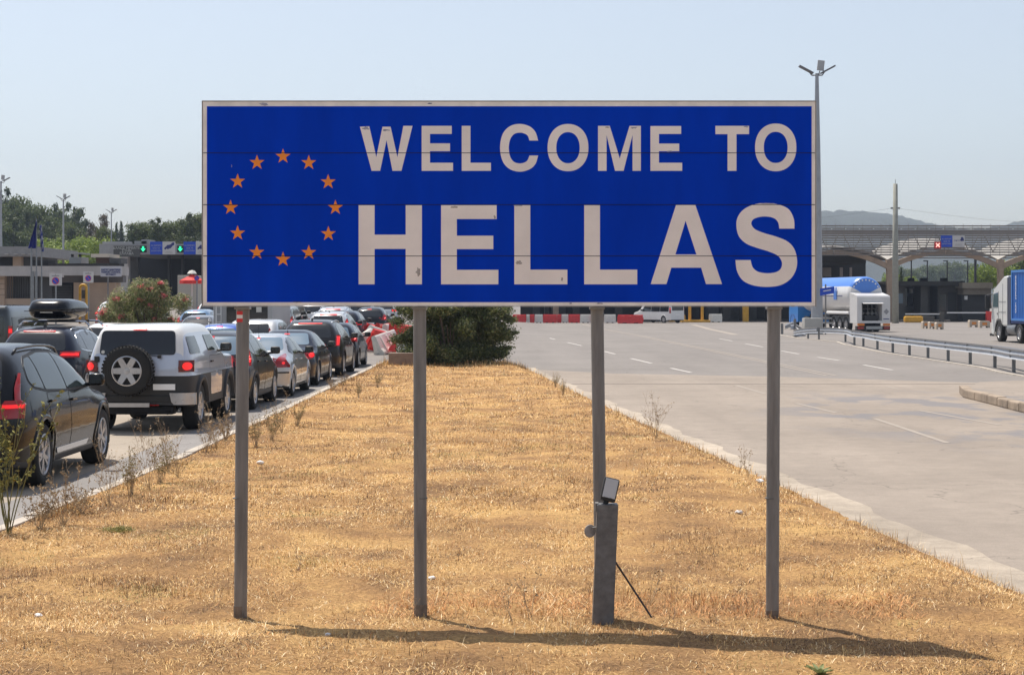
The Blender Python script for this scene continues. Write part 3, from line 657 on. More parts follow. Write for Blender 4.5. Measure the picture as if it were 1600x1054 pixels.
    for yw in d['wheels']:        # arch lips
        for sx in (1, -1):
            bb = MB(); n = 28; wl = d.get('lip', .05); v = []
            a0 = -math.asin(min(.99, max(-.99, (zb0 + .02 - d['R']) / (Rw))))
            for i in range(n + 1):
                t = -a0 + (math.pi + 2 * a0) * i / n; ct, st_ = math.cos(t), math.sin(t)
                for rr, o_ in ((Rw - .004, -.05), (Rw - .004, d.get('lipo', .012)), (Rw + wl, d.get('lipo', .012)), (Rw + wl + .006, -.004)):
                    yy = yw + ct * rr; z = max(d['R'] + st_ * rr, zb0); x = float(S_.X(np.clip(yy, .02, L - .02), z)) + o_; v.append((sx * x, yy - hl, z))
            bb.add(v, [(4 * i + j, 4 * i + j + 1, 4 * i + j + 5, 4 * i + j + 4) for i in range(n) for j in range(3)])
            o = bb.build('wheel_arch', d.get('lipmat', d['paint']), root, smooth=True)
WHEELS = {}
def wheel_mesh(R_, w_, spokes, twin, rimr):
    key = (R_, w_, spokes, twin, rimr)
    if key in WHEELS: return WHEELS[key]
    t = MB(); prof = [(rimr, -w_ / 2 + .015), (R_ - .03, -w_ / 2), (R_ - .008, -w_ / 2 + .02), (R_, -w_ / 2 + .045), (R_, w_ / 2 - .045), (R_ - .008, w_ / 2 - .02), (R_ - .03, w_ / 2), (rimr + .03, w_ / 2 - .004), (rimr, w_ / 2 - .015), (rimr - .012, w_ / 2 - .06), (0, w_ / 2 - .09)]
    t.lathe(prof, 32, 'x'); r_ = MB()
    r_.lathe([(rimr + .004, w_ / 2 - .03), (rimr + .004, w_ / 2 - .008), (rimr - .012, w_ / 2 - .004), (rimr - .022, w_ / 2 - .02), (rimr - .022, w_ / 2 - .06)], 32, 'x')
    r_.lathe([(0, w_ / 2 - .012), (.05, w_ / 2 - .014), (.06, w_ / 2 - .03), (.06, w_ / 2 - .07)], 16, 'x')
    for k in range(spokes):
        for da in ((-.13, .13) if twin else (0,)):
            a_ = 2 * math.pi * k / spokes + da * .5; a2 = 2 * math.pi * k / spokes + da * 1.5
            hw0, hw1 = (.024, .017) if twin else (.055 if spokes < 7 else .03, .045 if spokes < 7 else .02)
            p0 = Vector((0, math.cos(a_), math.sin(a_))) * .045; p1 = Vector((0, math.cos(a2), math.sin(a2))) * (rimr - .015); dn = (p1 - p0).normalized(); sd_ = Vector((0, -dn.z, dn.y))
            x0, x1 = w_ / 2 - .02, w_ / 2 - .014; v = []
            for p, hw, x in ((p0, hw0, x0), (p1, hw1, x1)):
                for s_ in (-1, 1): v += [tuple(p + sd_ * hw * s_ + Vector((x, 0, 0))), tuple(p + sd_ * hw * s_ * 1.1 + Vector((x - .04, 0, 0)))]
            r_.add(v, [(0, 2, 6, 4), (0, 4, 5, 1), (2, 3, 7, 6), (1, 5, 7, 3), (4, 6, 7, 5)])
    to = t.build('wheel', M_tyre); autosmooth(to, 50); ro = r_.build('rim', M_rim); autosmooth(ro, 35)
    WHEELS[key] = (to.data, ro.data); bpy.data.objects.remove(to); bpy.data.objects.remove(ro); return WHEELS[key]
def wheels(d, root, hl):
    tm, rm = wheel_mesh(d['R'], d.get('tw', .24), d.get('spokes', 5), d.get('twin', True), d.get('rimr', d['R'] * .66))
    for yw in d['wheels']:
        for sx in (1, -1):
            t = bpy.data.objects.new('wheel', tm); COL.objects.link(t); t.parent = root; t.location = (sx * (d['W'] - d.get('tw', .24) / 2 - .015), yw - hl, d['R']); t.rotation_euler = (yw * 1.3 + 2, 0, 0) if sx > 0 else (yw + 1, 0, math.pi)
            r_ = bpy.data.objects.new('rim', rm); COL.objects.link(r_); r_.parent = t
def mirror_pair(S_, d, root):
    y, z = d['mirror']; hl = S_.L / 2
    for sx in (1, -1):
        x = float(S_.X(y, z)); b = MB(); b.bbox(x + .04, x + .25, y - hl - .07, y - hl + .05, z - .0, z + .16, .05); b.tube([(x - .02, y - hl, z + .01), (x + .12, y - hl - .01, z + .03)], .025, 6)
        b.v = [(sx * p[0], p[1], p[2]) for p in b.v]; o = b.build('wing_mirror', d.get('mirrormat', d['paint']), root); autosmooth(o, 60)
        g = MB(); g.box(x + .065, x + .225, y - hl - .073, y - hl - .069, z + .03, z + .14); g.v = [(sx * p[0], p[1], p[2]) for p in g.v]; g.build('mirror_glass', M_glass, o)
def make_car(name, d, loc, rz, label, cat='car', group='cars queuing at the border', fine=True):
    root = empty(name, loc, rz, label, cat, group); S_ = Surf(d); hl = S_.L / 2
    body(S_, d, root, fine); wheels(d, root, hl)
    step = .07 if fine else .2
    gl = d.get('glass', M_glass)
    for sd_ in 'LR':
        if not fine and sd_ == 'L' and d.get('skipL', True): pass
        if d.get('chromeDLO'): patch(S_, roundpoly(grow(d['dlo'], .028), .07), sd_, .003, 'window_trim', d['chromeDLO'], root, step)
        ed = d['pillars']
        for a_, b_ in zip(ed[:-1], ed[1:]):
            pl = clip_y(d['dlo'], a_ + .02, b_ - .02)
            if len(pl) > 2: patch(S_, roundpoly(pl, .045), sd_, .008, 'side_window', d.get('sideglass', gl), root, step)
        if fine:
            for dp in d.get('doors', []):
                patch(S_, roundpoly(grow(dp, .006), .06), sd_, .0012, 'door_gap', M_dark, root, step, .0)
                dr = patch(S_, roundpoly(dp, .06), sd_, .0035, 'door', d['paint'], root, step)
                ya, za = dp[d.get('hv', 0)]; hy_ = d.get('handle', (0.14, -.10)); ymin = min(p[0] for p in dp); zmax = max(p[1] for p in dp); hx = ymin + hy_[0]; hz = zmax + hy_[1]
                x = float(S_.X(hx, hz)); b = MB(); b.bbox(x, x + .035, hx - hl - .10, hx - hl + .10, hz - .018, hz + .014, .01)
                if sd_ == 'L': b.v = [(-p[0], p[1], p[2]) for p in b.v]
                b.build('handle', d.get('handlemat', d['paint']), dr)
            for (poly, mm, off, nm) in d.get('sidebits', []): patch(S_, roundpoly(poly, .03), sd_, off, nm, mm, root, step)
        tl = d.get('tail_side')
        if tl: patch(S_, tl, sd_, .006, 'tail_light_side', d.get('tsm', M_lens), root, .04 if fine else .1)
    wsp = patch(S_, roundpoly(d['windshield'], .06), 'F', .008, 'windscreen', d.get('fglass', gl), root, .12)
    patch(S_, roundpoly(d['rearglass'], .07), 'B', .008, 'rear_window', d.get('rglass', gl), root, step)
    for sx in (1, -1):
        for (poly, mm, off, nm) in d['rearpair']:
            if fine and nm != 'bumper_corner': off = off + .010
            pp = [(sx * p[0], p[1]) for p in poly]; patch(S_, pp, 'B', off, nm, mm, root, .03 if fine else .08)
    for (poly, mm, off, nm) in d.get('rearbits', []): patch(S_, poly, 'B', off, nm, mm, root, .12)
    if d.get('mirror'): mirror_pair(S_, d, root)
    if d.get('rails'):
        y0, y1, xr_ = d['rails']
        for sx in (1, -1):
            ys_ = np.linspace(y0, y1, 12); pts = []
            for i, y in enumerate(ys_):
                zt = float(S_.top(y)); xx = xr_; z = zt
                for _ in range(40):
                    if float(S_.X(y, z - 1e-4)) < xx: z -= .004
                    else: break
                pts.append((sx * xx, y - hl, z + (.045 if 0 < i < 11 else -.01)))
            b = MB(); b.tube(pts, .016, 8); b.build('roof_rail', d.get('railmat', M_chrome), root, smooth=True)
    if d.get('fin'):
        y = d['fin']; z = float(S_.top(y)); b = MB(); b.prism([(y - hl - .08, z - .01), (y - hl - .06, z + .065), (y - hl - .03, z + .07), (y - hl + .10, z - .01)], -.018, .018, 'x'); b.build('fin_aerial', M_black, root)
    if d.get('mast'):
        y = d['mast']; z = float(S_.top(y)); b = MB(); b.tube([(0, y - hl, z - .01), (0, y - hl - .02, z + .05)], .012, 6); b.tube([(0, y - hl - .02, z + .04), (0, y - hl - .09, z + .30)], .004, 4); b.build('aerial', M_black, root)
    return root, S_
TUM = [(.1, .95), (.35, .965), (.62, 1.0), (.88, .985), (1.05, .945), (1.35, .83), (1.62, .74), (2.0, .66)]
def lit(poly, k=.6, dx=0): 
    cx = sum(p[0] for p in poly) / len(poly) + dx; cz = sum(p[1] for p in poly) / len(poly); return [(cx + (p[0] - cx) * k, cz + (p[1] - cz) * k) for p in poly]
def disc(cx, cz, r_, n=14): return [(cx + r_ * math.cos(2 * math.pi * i / n), cz + r_ * math.sin(2 * math.pi * i / n)) for i in range(n)]
def rect(x0, x1, z0, z1): return [(x0, z0), (x1, z0), (x1, z1), (x0, z1)]
def plate(z=.78, w_=.26): return (rect(-w_, w_, z - .055, z + .055), M_plate, .012, 'number_plate')
SUV = dict(L=4.66, W=.955, zb=.24, R=.365, wheels=(.98, 3.83), n=6, m=7, z0=.5, tum=TUM, zc=.40,
    top=[(0, .56), (.02, .80), (.05, .96), (.10, 1.06), (.20, 1.20), (.36, 1.42), (.50, 1.55), (.62, 1.60), (.95, 1.64), (1.7, 1.66), (2.3, 1.635), (2.75, 1.54), (3.1, 1.36), (3.5, 1.12), (3.7, 1.06), (4.2, .98), (4.5, .86), (4.62, .70), (4.66, .52)],
    dlo=[(.70, 1.24), (.78, 1.40), (.95, 1.49), (1.6, 1.545), (2.2, 1.525), (2.7, 1.43), (3.30, 1.12), (3.28, 1.075), (2.0, 1.085), (1.2, 1.12), (.80, 1.17)], pillars=(.6, 1.18, 2.12, 3.4),
    doors=[[(1.28, .40), (2.10, .36), (2.12, 1.05), (1.20, 1.08), (1.20, .80), (1.40, .58)], [(2.14, .36), (3.22, .36), (3.30, .60), (3.30, 1.03), (2.14, 1.05)]],
    windshield=[(-.70, 1.13), (.70, 1.13), (.56, 1.53), (-.56, 1.53)], rearglass=[(-.66, 1.14), (.66, 1.14), (.57, 1.50), (-.57, 1.50)],
    rearpair=[([(.62, .92), (.90, .92), (.90, 1.06), (.81, 1.12), (.77, 1.38), (.74, 1.38), (.765, 1.08), (.62, 1.02)], M_lens, .010, 'tail_light'), ([(.70, .985), (.88, .985), (.88, 1.03), (.80, 1.06), (.765, 1.33), (.75, 1.33), (.775, 1.05), (.70, 1.01)], M_lit, .014, 'brake_light')],
    tail_side=[(.03, .92), (.28, .93), (.25, .99), (.14, 1.03), (.10, 1.12), (.07, 1.12)], rearbits=[plate(.80), (rect(-.35, .35, 1.545, 1.565), M_lit, .02, 'high_brake_light'), (rect(-.5, .5, .38, .46), M_chrome, .006, 'bumper_insert')],
    mirror=(3.12, 1.07), paint=P_BLACK, rails=(.75, 2.75, .60), railmat=P_BLACK, fin=.95, spokes=5, twin=True, lipmat=P_BLACK, tw=.245)
def near_suv():
    d = dict(SUV); d['sidebits'] = [([(1.55, .335), (2.95, .335), (3.05, .40), (1.50, .40)], M_chrome, .012, 'sill_strip'), (roundpoly(rect(.52, .72, .88, 1.04), .05), P_BLACK, .003, 'fuel_flap')]
    d['rearpair'] = [([(.60, .84), (.90, .84), (.90, 1.0), (.84, 1.04), (.70, 1.04)], M_lens, .010, 'tail_light'), ([(.79, 1.04), (.83, 1.04), (.80, 1.18), (.76, 1.18)], M_lens, .012, 'tail_light_strip'), ([(.76, 1.18), (.80, 1.18), (.775, 1.34), (.745, 1.34)], M_lens, .012, 'tail_light_strip'),
        (rect(.68, .885, .955, .995), M_lit, .016, 'brake_light')]
    d['tail_side'] = [(.04, .84), (.30, .86), (.27, .96), (.14, 1.01), (.06, 1.02)]
    d['chromeDLO'] = M_black; d['sideglass'] = mat('reflective side glass', (.03, .045, .048), .05, spec=.7); d['zc'] = .33
    return d
# near black SUV (its nose towards the booths, like every car in the queue)
RZ = -.010
def at_rear(X, Y, L): return (X + (L / 2) * .010, Y + L / 2, float(gz(X, Y)) + .004)
nv, _ = make_car('black_suv', near_suv(), at_rear(-6.60, 19.95, 4.66), RZ, 'glossy black SUV nearest the camera, cut off by the left edge of the picture')
nv.scale = (1, 1, 1.03)
# silver and black off-roader with a spare wheel
FJ = dict(L=4.45, W=.925, zb=.42, R=.40, wheels=(.85, 3.50), n=11, m=11, z0=.955, zc=.955, trim=M_clad, ramp=.04,
    tum=[(.1, .96), (.45, 1.0), (.94, 1.0), (.98, .985), (1.25, .965), (1.35, .93), (1.70, .80), (1.9, .76)],
    top=[(0, 1.06), (.012, 1.15), (.03, 1.28), (.10, 1.55), (.17, 1.73), (.26, 1.79), (.6, 1.83), (1.5, 1.84), (2.3, 1.82), (2.55, 1.76), (2.75, 1.62), (3.0, 1.36), (3.15, 1.28), (4.1, 1.22), (4.32, 1.14), (4.42, 1.06), (4.45, 1.0)],
    dlo=[(.20, 1.32), (.28, 1.62), (2.45, 1.62), (2.85, 1.32)], pillars=(.18, 1.0), doors=[[(1.70, .56), (2.72, .56), (2.80, .72), (2.80, 1.24), (1.70, 1.25)]],
    windshield=[(-.72, 1.36), (.72, 1.36), (.66, 1.72), (-.66, 1.72)], rearglass=[(-.66, 1.31), (.63, 1.31), (.60, 1.72), (-.64, 1.72)],
    rearpair=[(rect(.675, .90, 1.02, 1.22), mat('dark red lens', (.12, .005, .005), .2, coat=.5), .012, 'tail_light'), (disc(.80, 1.12, .068), M_lit, .02, 'brake_light'), ([(.53, .67), (.56, .52), (.60, .47), (.91, .47), (.91, .67)], M_rim, .05, 'bumper_corner')],
    rearbits=[(rect(.26, .62, .72, .82), mat('blank plate', (.9, .9, .9), .4, emis=0), .03, 'number_plate'), (rect(-.50, .20, .43, .50), M_rim, .045, 'bumper_plate'), (rect(.21, .36, .455, .475), M_lens, .045, 'reflector'), (rect(-.66, -.51, .455, .475), M_lens, .045, 'reflector'),
              (rect(-.11, .11, 1.735, 1.76), M_lit, .035, 'high_brake_light'), (disc(-.60, 1.36, .03), M_wplas, .012, 'sticker')],
    tail_side=rect(.01, .13, 1.02, 1.22), mirror=(2.66, 1.30), mirrormat=M_black, paint=paint('silver blue', (.52, .57, .68), .25, .3), roofband=.80, roofy=(0.05, 2.66), roofpaint=P_WHITE,
    spokes=6, twin=False, tw=.265, rimr=.245, lipmat=M_clad, lip=.09, lipo=.035, handlemat=M_black, glass=mat('dark off-roader glass', (.010, .011, .014), .06, spec=.8))
FJ['sidebits'] = [([(1.72, 1.34), (2.50, 1.34), (2.72, 1.34), (2.46, 1.62), (1.72, 1.62)], mat('side glass off-roader', (.03, .05, .045), .05, spec=1.0), .010, 'side_window')]
fj, SF = make_car('off_roader', FJ, at_rear(-6.33, 29.25, 4.45), RZ, 'boxy silver-blue off-roader with white roof and a spare wheel on its back door')
tm, rm = wheel_mesh(.415, .26, 6, False, .25)
t = bpy.data.objects.new('spare_wheel', tm); COL.objects.link(t); t.parent = fj; t.location = (-.13, -2.225 - .16, 1.05); t.rotation_euler = (0, 0, R(-90))
r_ = bpy.data.objects.new('rim', rm); COL.objects.link(r_); r_.parent = t
b = MB()
for k in range(44):
    a_ = 2 * math.pi * k / 44
    for s_ in (-1, 1): Mx = Matrix.Rotation(a_ + s_ * .03, 4, 'X') @ Matrix.Translation((s_ * .075, 0, .412)); b.box(-.05, .05, -.017, .017, 0, .016, Mx)
b.build('tread_block', M_tyre, t, fix=False)
b = MB(); b.tube([(.16, .05 - 2.26, 1.295), (.28, -2.27, 1.30), (.36, -2.27, 1.285)], .008, 5); b.bbox(.34, .40, -2.30, -2.23, 1.255, 1.31, .012); b.build('wiper', M_black, fj)
b = MB(); b.bbox(-.55, .60, -2.20, -1.95, .30, .44, .04); b.tube([(.5, -2.23, .33), (.5, -1.6, .34)], .03, 10); b.tube([(-.75, -1.33, .36), (.75, -1.33, .36)], .06, 10); b.build('underbody', M_dark, fj)
for x in (-.77, .70): b = MB(); b.tube([(x, -2.26, .375), (x, -2.16, .40)], .022, 8); b.build('tow_eye', M_galv, fj)
b = MB(); b.bbox(-.78, .78, -2.235, -2.14, .50, .64, .03); b.build('step_bumper', M_black, fj)
b = MB()
for z in (1.24, .98): b.bbox(-.74, -.66, -2.245, -2.20, z - .05, z + .05, .01)
b.build('door_hinge', M_black, fj)
# generic shapes of the others
def cross_d(p, **k):
    d = dict(SUV, paint=p, lipmat=M_clad, railmat=M_chrome); d.update(k); return d
SED = dict(L=4.5, W=.90, zb=.20, R=.32, wheels=(.95, 3.66), n=5.5, m=6.5, z0=.48, tum=[(.1, .95), (.35, .975), (.58, 1.0), (.80, .98), (.95, .935), (1.2, .81), (1.45, .71), (1.6, .68)], zc=.27,
    top=[(0, .52), (.02, .72), (.05, .88), (.12, .96), (.35, .995), (.75, 1.02), (.95, 1.10), (1.35, 1.33), (1.62, 1.415), (2.1, 1.445), (2.6, 1.42), (2.95, 1.32), (3.35, 1.06), (3.6, .96), (4.1, .86), (4.38, .72), (4.5, .5)],
    dlo=[(1.02, 1.03), (1.42, 1.26), (1.75, 1.345), (2.2, 1.36), (2.65, 1.33), (2.95, 1.23), (3.28, .99), (3.2, .955), (1.2, .975)], pillars=(.9, 1.33, 2.14, 3.4),
    doors=[[(1.30, .36), (2.12, .32), (2.14, .94), (1.22, .96), (1.22, .75), (1.38, .52)], [(2.16, .32), (3.12, .32), (3.22, .55), (3.22, .93), (2.16, .94)]],
    windshield=[(-.66, 1.0), (.66, 1.0), (.54, 1.35), (-.54, 1.35)], rearglass=[(-.64, 1.07), (.64, 1.07), (.53, 1.36), (-.53, 1.36)],
    rearpair=[([(.62, .72), (.88, .68), (.88, .92), (.82, .94)], M_lens, .010, 'tail_light'), (disc(.79, .79, .035, 8), M_lit, .014, 'brake_light')], tail_side=[(.005, .68), (.20, .72), (.16, .90), (.02, .92)],
    rearbits=[plate(.72), (rect(-.07, .07, 1.33, 1.35), M_lit, .02, 'high_brake_light')], mirror=(3.08, .95), paint=P_SILV, spokes=7, twin=False, tw=.21, mirrormat=M_black)
def sed_d(p, **k): d = dict(SED, paint=p, lipmat=p); d.update(k); return d
HAT = dict(L=4.1, W=.87, zb=.19, R=.31, wheels=(.72, 3.27), n=5.5, m=6.5, z0=.48, tum=[(.1, .95), (.35, .975), (.58, 1.0), (.85, .98), (1.0, .935), (1.25, .82), (1.5, .72), (1.7, .68)], zc=.26,
    top=[(0, .54), (.02, .78), (.05, .92), (.10, 1.0), (.25, 1.20), (.42, 1.38), (.6, 1.45), (1.1, 1.49), (1.8, 1.49), (2.3, 1.43), (2.6, 1.33), (3.0, 1.08), (3.3, .98), (3.8, .88), (4.02, .74), (4.1, .5)],
    dlo=[(.62, 1.12), (.72, 1.27), (1.0, 1.36), (1.7, 1.385), (2.15, 1.34), (2.5, 1.24), (2.9, 1.02), (2.85, .97), (1.1, 1.0)], pillars=(.55, 1.12, 1.85, 3.1),
    windshield=[(-.64, 1.02), (.64, 1.02), (.52, 1.38), (-.52, 1.38)], rearglass=[(-.60, 1.03), (.60, 1.03), (.50, 1.34), (-.50, 1.34)],
    rearpair=[([(.60, .88), (.84, .86), (.82, 1.08), (.70, 1.16)], M_lens, .010, 'tail_light'), (disc(.76, .96, .045, 8), M_lit, .014, 'brake_light')], tail_side=[(.01, .86), (.16, .88), (.14, 1.02), (.05, 1.02)],
    rearbits=[plate(.70), (rect(-.1, .1, 1.39, 1.41), M_lit, .02, 'high_brake_light')], mirror=(2.72, .98), paint=P_BLUE, spokes=7, twin=False, tw=.2, mirrormat=M_black)
def hat_d(p, **k): d = dict(HAT, paint=p, lipmat=p); d.update(k); return d
MPV = dict(L=4.5, W=.92, zb=.22, R=.32, wheels=(.85, 3.6), n=9, m=9, z0=.55, tum=[(.1, .96), (.4, .985), (.7, 1.0), (1.0, .985), (1.2, .95), (1.6, .86), (1.9, .79), (2.3, .74)], zc=.30,
    top=[(0, .7), (.015, 1.1), (.05, 1.35), (.14, 1.65), (.25, 1.76), (.5, 1.81), (1.6, 1.84), (2.5, 1.80), (2.9, 1.68), (3.4, 1.28), (3.7, 1.1), (4.2, .98), (4.42, .8), (4.5, .55)],
    dlo=[(.25, 1.16), (.32, 1.60), (1.0, 1.66), (2.3, 1.66), (2.7, 1.56), (3.25, 1.16), (3.2, 1.08), (.3, 1.1)], pillars=(.2, 1.15, 2.15, 3.4),
    windshield=[(-.72, 1.16), (.72, 1.16), (.6, 1.66), (-.6, 1.66)], rearglass=[(-.66, 1.14), (.66, 1.14), (.62, 1.62), (-.62, 1.62)],
    rearpair=[(rect(.74, .88, .90, 1.30), M_lens, .010, 'tail_light'), (disc(.81, 1.12, .06, 8), M_lit, .016, 'brake_light')], tail_side=rect(.01, .10, .9, 1.3),
    rearbits=[plate(.85), (rect(-.1, .1, 1.70, 1.72), M_lit, .02, 'high_brake_light')], mirror=(3.1, 1.12), paint=P_SILV, spokes=5, twin=False, tw=.2, mirrormat=M_black)
def mpv_d(p, **k): d = dict(MPV, paint=p, lipmat=p); d.update(k); return d
make_car('crossover', dict(cross_d(P_CHAR, rails=None, L=4.5, W=.92, R=.34, glass=M_glass, rglass=M_glassB, mast=.75, fin=None, mirrormat=M_black, spokes=5, twin=False,
    top=[(0, .56), (.02, .80), (.05, .94), (.10, 1.03), (.20, 1.15), (.40, 1.36), (.55, 1.49), (.72, 1.55), (1.1, 1.59), (1.7, 1.60), (2.3, 1.57), (2.75, 1.46), (3.1, 1.28), (3.5, 1.06), (3.7, 1.0), (4.1, .92), (4.36, .80), (4.47, .66), (4.5, .52)],
    dlo=[(.74, 1.20), (.95, 1.38), (1.2, 1.46), (1.7, 1.49), (2.2, 1.465), (2.7, 1.36), (3.25, 1.06), (3.2, 1.02), (2.0, 1.04), (1.2, 1.08)], rearbits=[plate(.8), (rect(-.12, .12, 1.475, 1.51), M_lit, .05, 'high_brake_light')]), **{'wheels': (.92, 3.62)}),
    at_rear(-6.17, 34.55, 4.5), RZ, 'charcoal crossover half hidden behind the leftmost sign post, first car ahead of the off-roader')
make_car('silver_saloon', sed_d(P_SILV, rglass=M_glassB, rearpair=[([(.50, .70), (.88, .70), (.88, .76), (.70, 1.0), (.66, .99)], M_lens, .012, 'tail_light'), (disc(.74, .80, .03, 8), M_lit, .018, 'brake_light')],
    tail_side=[(.005, .70), (.28, .70), (.20, .80), (.05, .95)], mast=1.4, rearbits=[plate(.60), (rect(-.04, .04, 1.335, 1.35), M_lit, .02, 'high_brake_light'), (rect(-.87, .87, .565, .60), M_black, .012, 'bumper_strip')]), at_rear(-5.98, 39.35, 4.5), RZ, 'silver saloon with triangular red tail lights, just right of the leftmost sign post')
make_car('dark_saloon', sed_d(P_NAVY, rglass=M_glassB, W=.91, mast=1.45, rearpair=[(disc(.78, .82, .085, 12), M_lens, .01, 'tail_light'), (disc(.78, .82, .065, 12), M_lit, .016, 'brake_light')]), at_rear(-5.98, 44.5, 4.5), RZ, 'dark blue-black saloon queuing between the silver saloon and the tall black SUV')
make_car('black_suv', cross_d(P_CHAR, railmat=M_chrome, rearpair=[(rect(.76, .88, .90, 1.22), M_lens, .01, 'tail_light'), (rect(.79, .86, .93, 1.19), M_lit, .016, 'brake_light')], tail_side=None, mirrormat=M_black, glass=M_glass, lipmat=M_clad), at_rear(-5.9, 50.0, 4.66), RZ, 'tall black SUV with silver roof rails and upright slim brake lights')
make_car('dark_hatchback', hat_d(P_NAVY, rglass=M_glassB), at_rear(-5.93, 56.6, 4.1), RZ, 'dark blue hatchback peeping out to the right of the tall black SUV', fine=False)
# second lane: estate SUV with a roof box
AU = cross_d(P_NAVY, railmat=M_chrome, chromeDLO=M_chrome, mirrormat=P_NAVY, sideglass=mat('grey side glass', (.07, .075, .08), .08, spec=1.0), rearpair=[([(.52, .98), (.93, .98), (.93, 1.12), (.60, 1.12)], M_lens, .01, 'tail_light'), ([(.56, 1.03), (.90, 1.02), (.90, 1.08), (.60, 1.08)], M_lit, .016, 'brake_light')], tail_side=rect(.01, .2, .98, 1.12))
au, SA = make_car('estate_suv', AU, at_rear(-10.42, 37.6, 4.66), RZ, 'midnight blue SUV with chrome window trim carrying a black roof box')
rb = empty('roof_box', (-10.36, 39.9, 0), RZ, 'glossy black roof box strapped on top of the midnight blue SUV', 'roof box')
bm = bmesh.new(); bmesh.ops.create_cube(bm, size=1); bmesh.ops.subdivide_edges(bm, edges=bm.edges[:], cuts=7, use_grid_fill=True)
for v in bm.verts:
    c = v.co * 2; e = 5.5; r_ = (abs(c.x) ** e + abs(c.y) ** e + abs(c.z) ** e) ** (1 / e); m_ = max(abs(c.x), abs(c.y), abs(c.z)); c = c / r_ * m_
    k = 1 - .12 * max(0, c.z) - .10 * max(0, -c.z); v.co = (c.x * .49 * k - .09, c.y * 1.12 * k, 2.035 + c.z * .235 * (1 - .28 * max(0, c.y)))
me = bpy.data.meshes.new('shell'); bm.to_mesh(me); bm.free(); link_mesh('shell', me, P_BLACK, rb, smooth=True)
b = MB(); b.box(-.585, .405, -1.10, 1.02, 1.985, 2.0); b.build('lid_seam', M_clad, rb)
b = MB(); b.box(-.22, .06, -1.125, -1.09, 1.955, 1.972); b.build('latch_plate', M_chrome, rb)
for y in (-.75, .45): b = MB(); b.tube([(-.80, y, 1.66), (-.70, y, 1.76), (.70, y, 1.76), (.80, y, 1.66)], .022, 8); b.build('cross_bar', M_chrome, rb)
# the rest of the queue
cars = [
 ('blue_hatchback', hat_d(P_BLUE, rglass=M_glassB, mast=.7), -9.25, 54.2, 'bright blue hatchback showing its roof above the charcoal crossover'),
 ('silver_estate', mpv_d(P_LSILV, top=[(0, .6), (.02, .95), (.06, 1.08), (.2, 1.25), (.45, 1.48), (.7, 1.55), (1.6, 1.58), (2.4, 1.56), (2.8, 1.47), (3.4, 1.12), (3.7, 1.0), (4.2, .9), (4.42, .75), (4.5, .5)], dlo=[(.5, 1.12), (.7, 1.36), (1.0, 1.44), (2.2, 1.46), (2.6, 1.4), (3.2, 1.08), (3.1, 1.0), (.8, 1.02)], rearglass=[(-.6, 1.06), (.6, 1.06), (.55, 1.42), (-.55, 1.42)], windshield=[(-.66, 1.06), (.66, 1.06), (.56, 1.46), (-.56, 1.46)], rearbits=[plate(.8)], rearpair=[(rect(.72, .88, .85, 1.1), M_lens, .01, 'tail_light')]), -8.95, 59.3, 'pale silver estate car between the bright blue hatchback and the motorhome'),
 ('silver_van', mpv_d(P_SILV), -10.45, 75.2, 'silver people carrier just right of the motorhome'),
 ('silver_suv', cross_d(P_LSILV, mirrormat=M_black), -7.45, 69.5, 'silver SUV directly ahead of the tall black SUV'),
 ('silver_suv', cross_d(P_SILV, mirrormat=M_black), -8.2, 78.5, 'second silver SUV, farther off behind the nearer silver SUV roof'),
 ('dark_saloon', hat_d(P_NAVY, rearpair=[(rect(.52, .84, .88, 1.0), M_lens, .01, 'tail_light'), (rect(.55, .82, .90, .98), M_lit, .016, 'brake_light')]), -7.55, 77.0, 'dark car with wide brake lights near the red and white barriers'),
 ('charcoal_hatchback', hat_d(P_CHAR), -7.0, 84.5, 'charcoal hatchback behind the dark car with wide brake lights'),
 ('white_people_carrier', mpv_d(P_WHITE), -8.05, 90.5, 'white people carrier next to the barrier pile'),
 ('silver_hatchback', hat_d(P_LSILV, rearpair=[(rect(.5, .82, .9, 1.0), M_lit, .02, 'brake_light')]), -7.55, 101, 'silver hatchback farthest along the queue beside the dark bush'),
 ('dark_people_carrier', mpv_d(P_NAVY), -11.3, 84.0, 'dark people carrier behind the silver people carrier'),
 ('white_hatchback', hat_d(P_WHITE), -10.9, 94, 'white hatchback under the sign, two rows behind the dark people carrier'),
 ('grey_saloon', sed_d(P_GREY), -13.15, 71.0, 'grey saloon between the oleander and the motorhome'),
 ('silver_saloon', sed_d(P_SILV), -13.25, 62.9, 'silver saloon with its roof showing right of the oleander'),
 ('blue_hatchback', hat_d(paint('steel blue', (.10, .20, .34), .3)), -14.75, 80.0, 'steel blue hatchback behind the right side of the oleander'),
 ('white_suv', cross_d(P_WHITE), -16.2, 93.0, 'white SUV at the left edge of the blue sign'),
 ('red_hatchback', hat_d(P_RED), -15.4, 102.0, 'red hatchback under the parasol'),
 ('white_estate', mpv_d(P_LSILV, rails=(.5, 2.3, .6)), -17.6, 76.5, 'pale estate with roof rails left of the oleander'),
 ('white_hatchback', hat_d(P_WHITE), -18.35, 84.5, 'white hatchback just left of the oleander, behind the pale estate'),
 ('white_suv', cross_d(P_WHITE, rails=None), -21.6, 93.0, 'small white car farthest back, left of the oleander'),
 ('white_hatchback', hat_d(P_WHITE), -13.3, 56.0, 'low white hatchback in front of the oleander, right of the roof box'),
 ('teal_saloon', hat_d(P_GREEN), -17.2, 57.5, 'dark teal car left of the roof box'),
]
for nm, d, X_, Y_, lb in cars:
    ro, _ = make_car(nm, d, at_rear(X_, Y_, d['L']), RZ, lb, fine=False)
    sl = float(gz(X_, Y_ + d['L']) - gz(X_, Y_)) / d['L']
    ro.rotation_euler = (sl, 0, RZ)
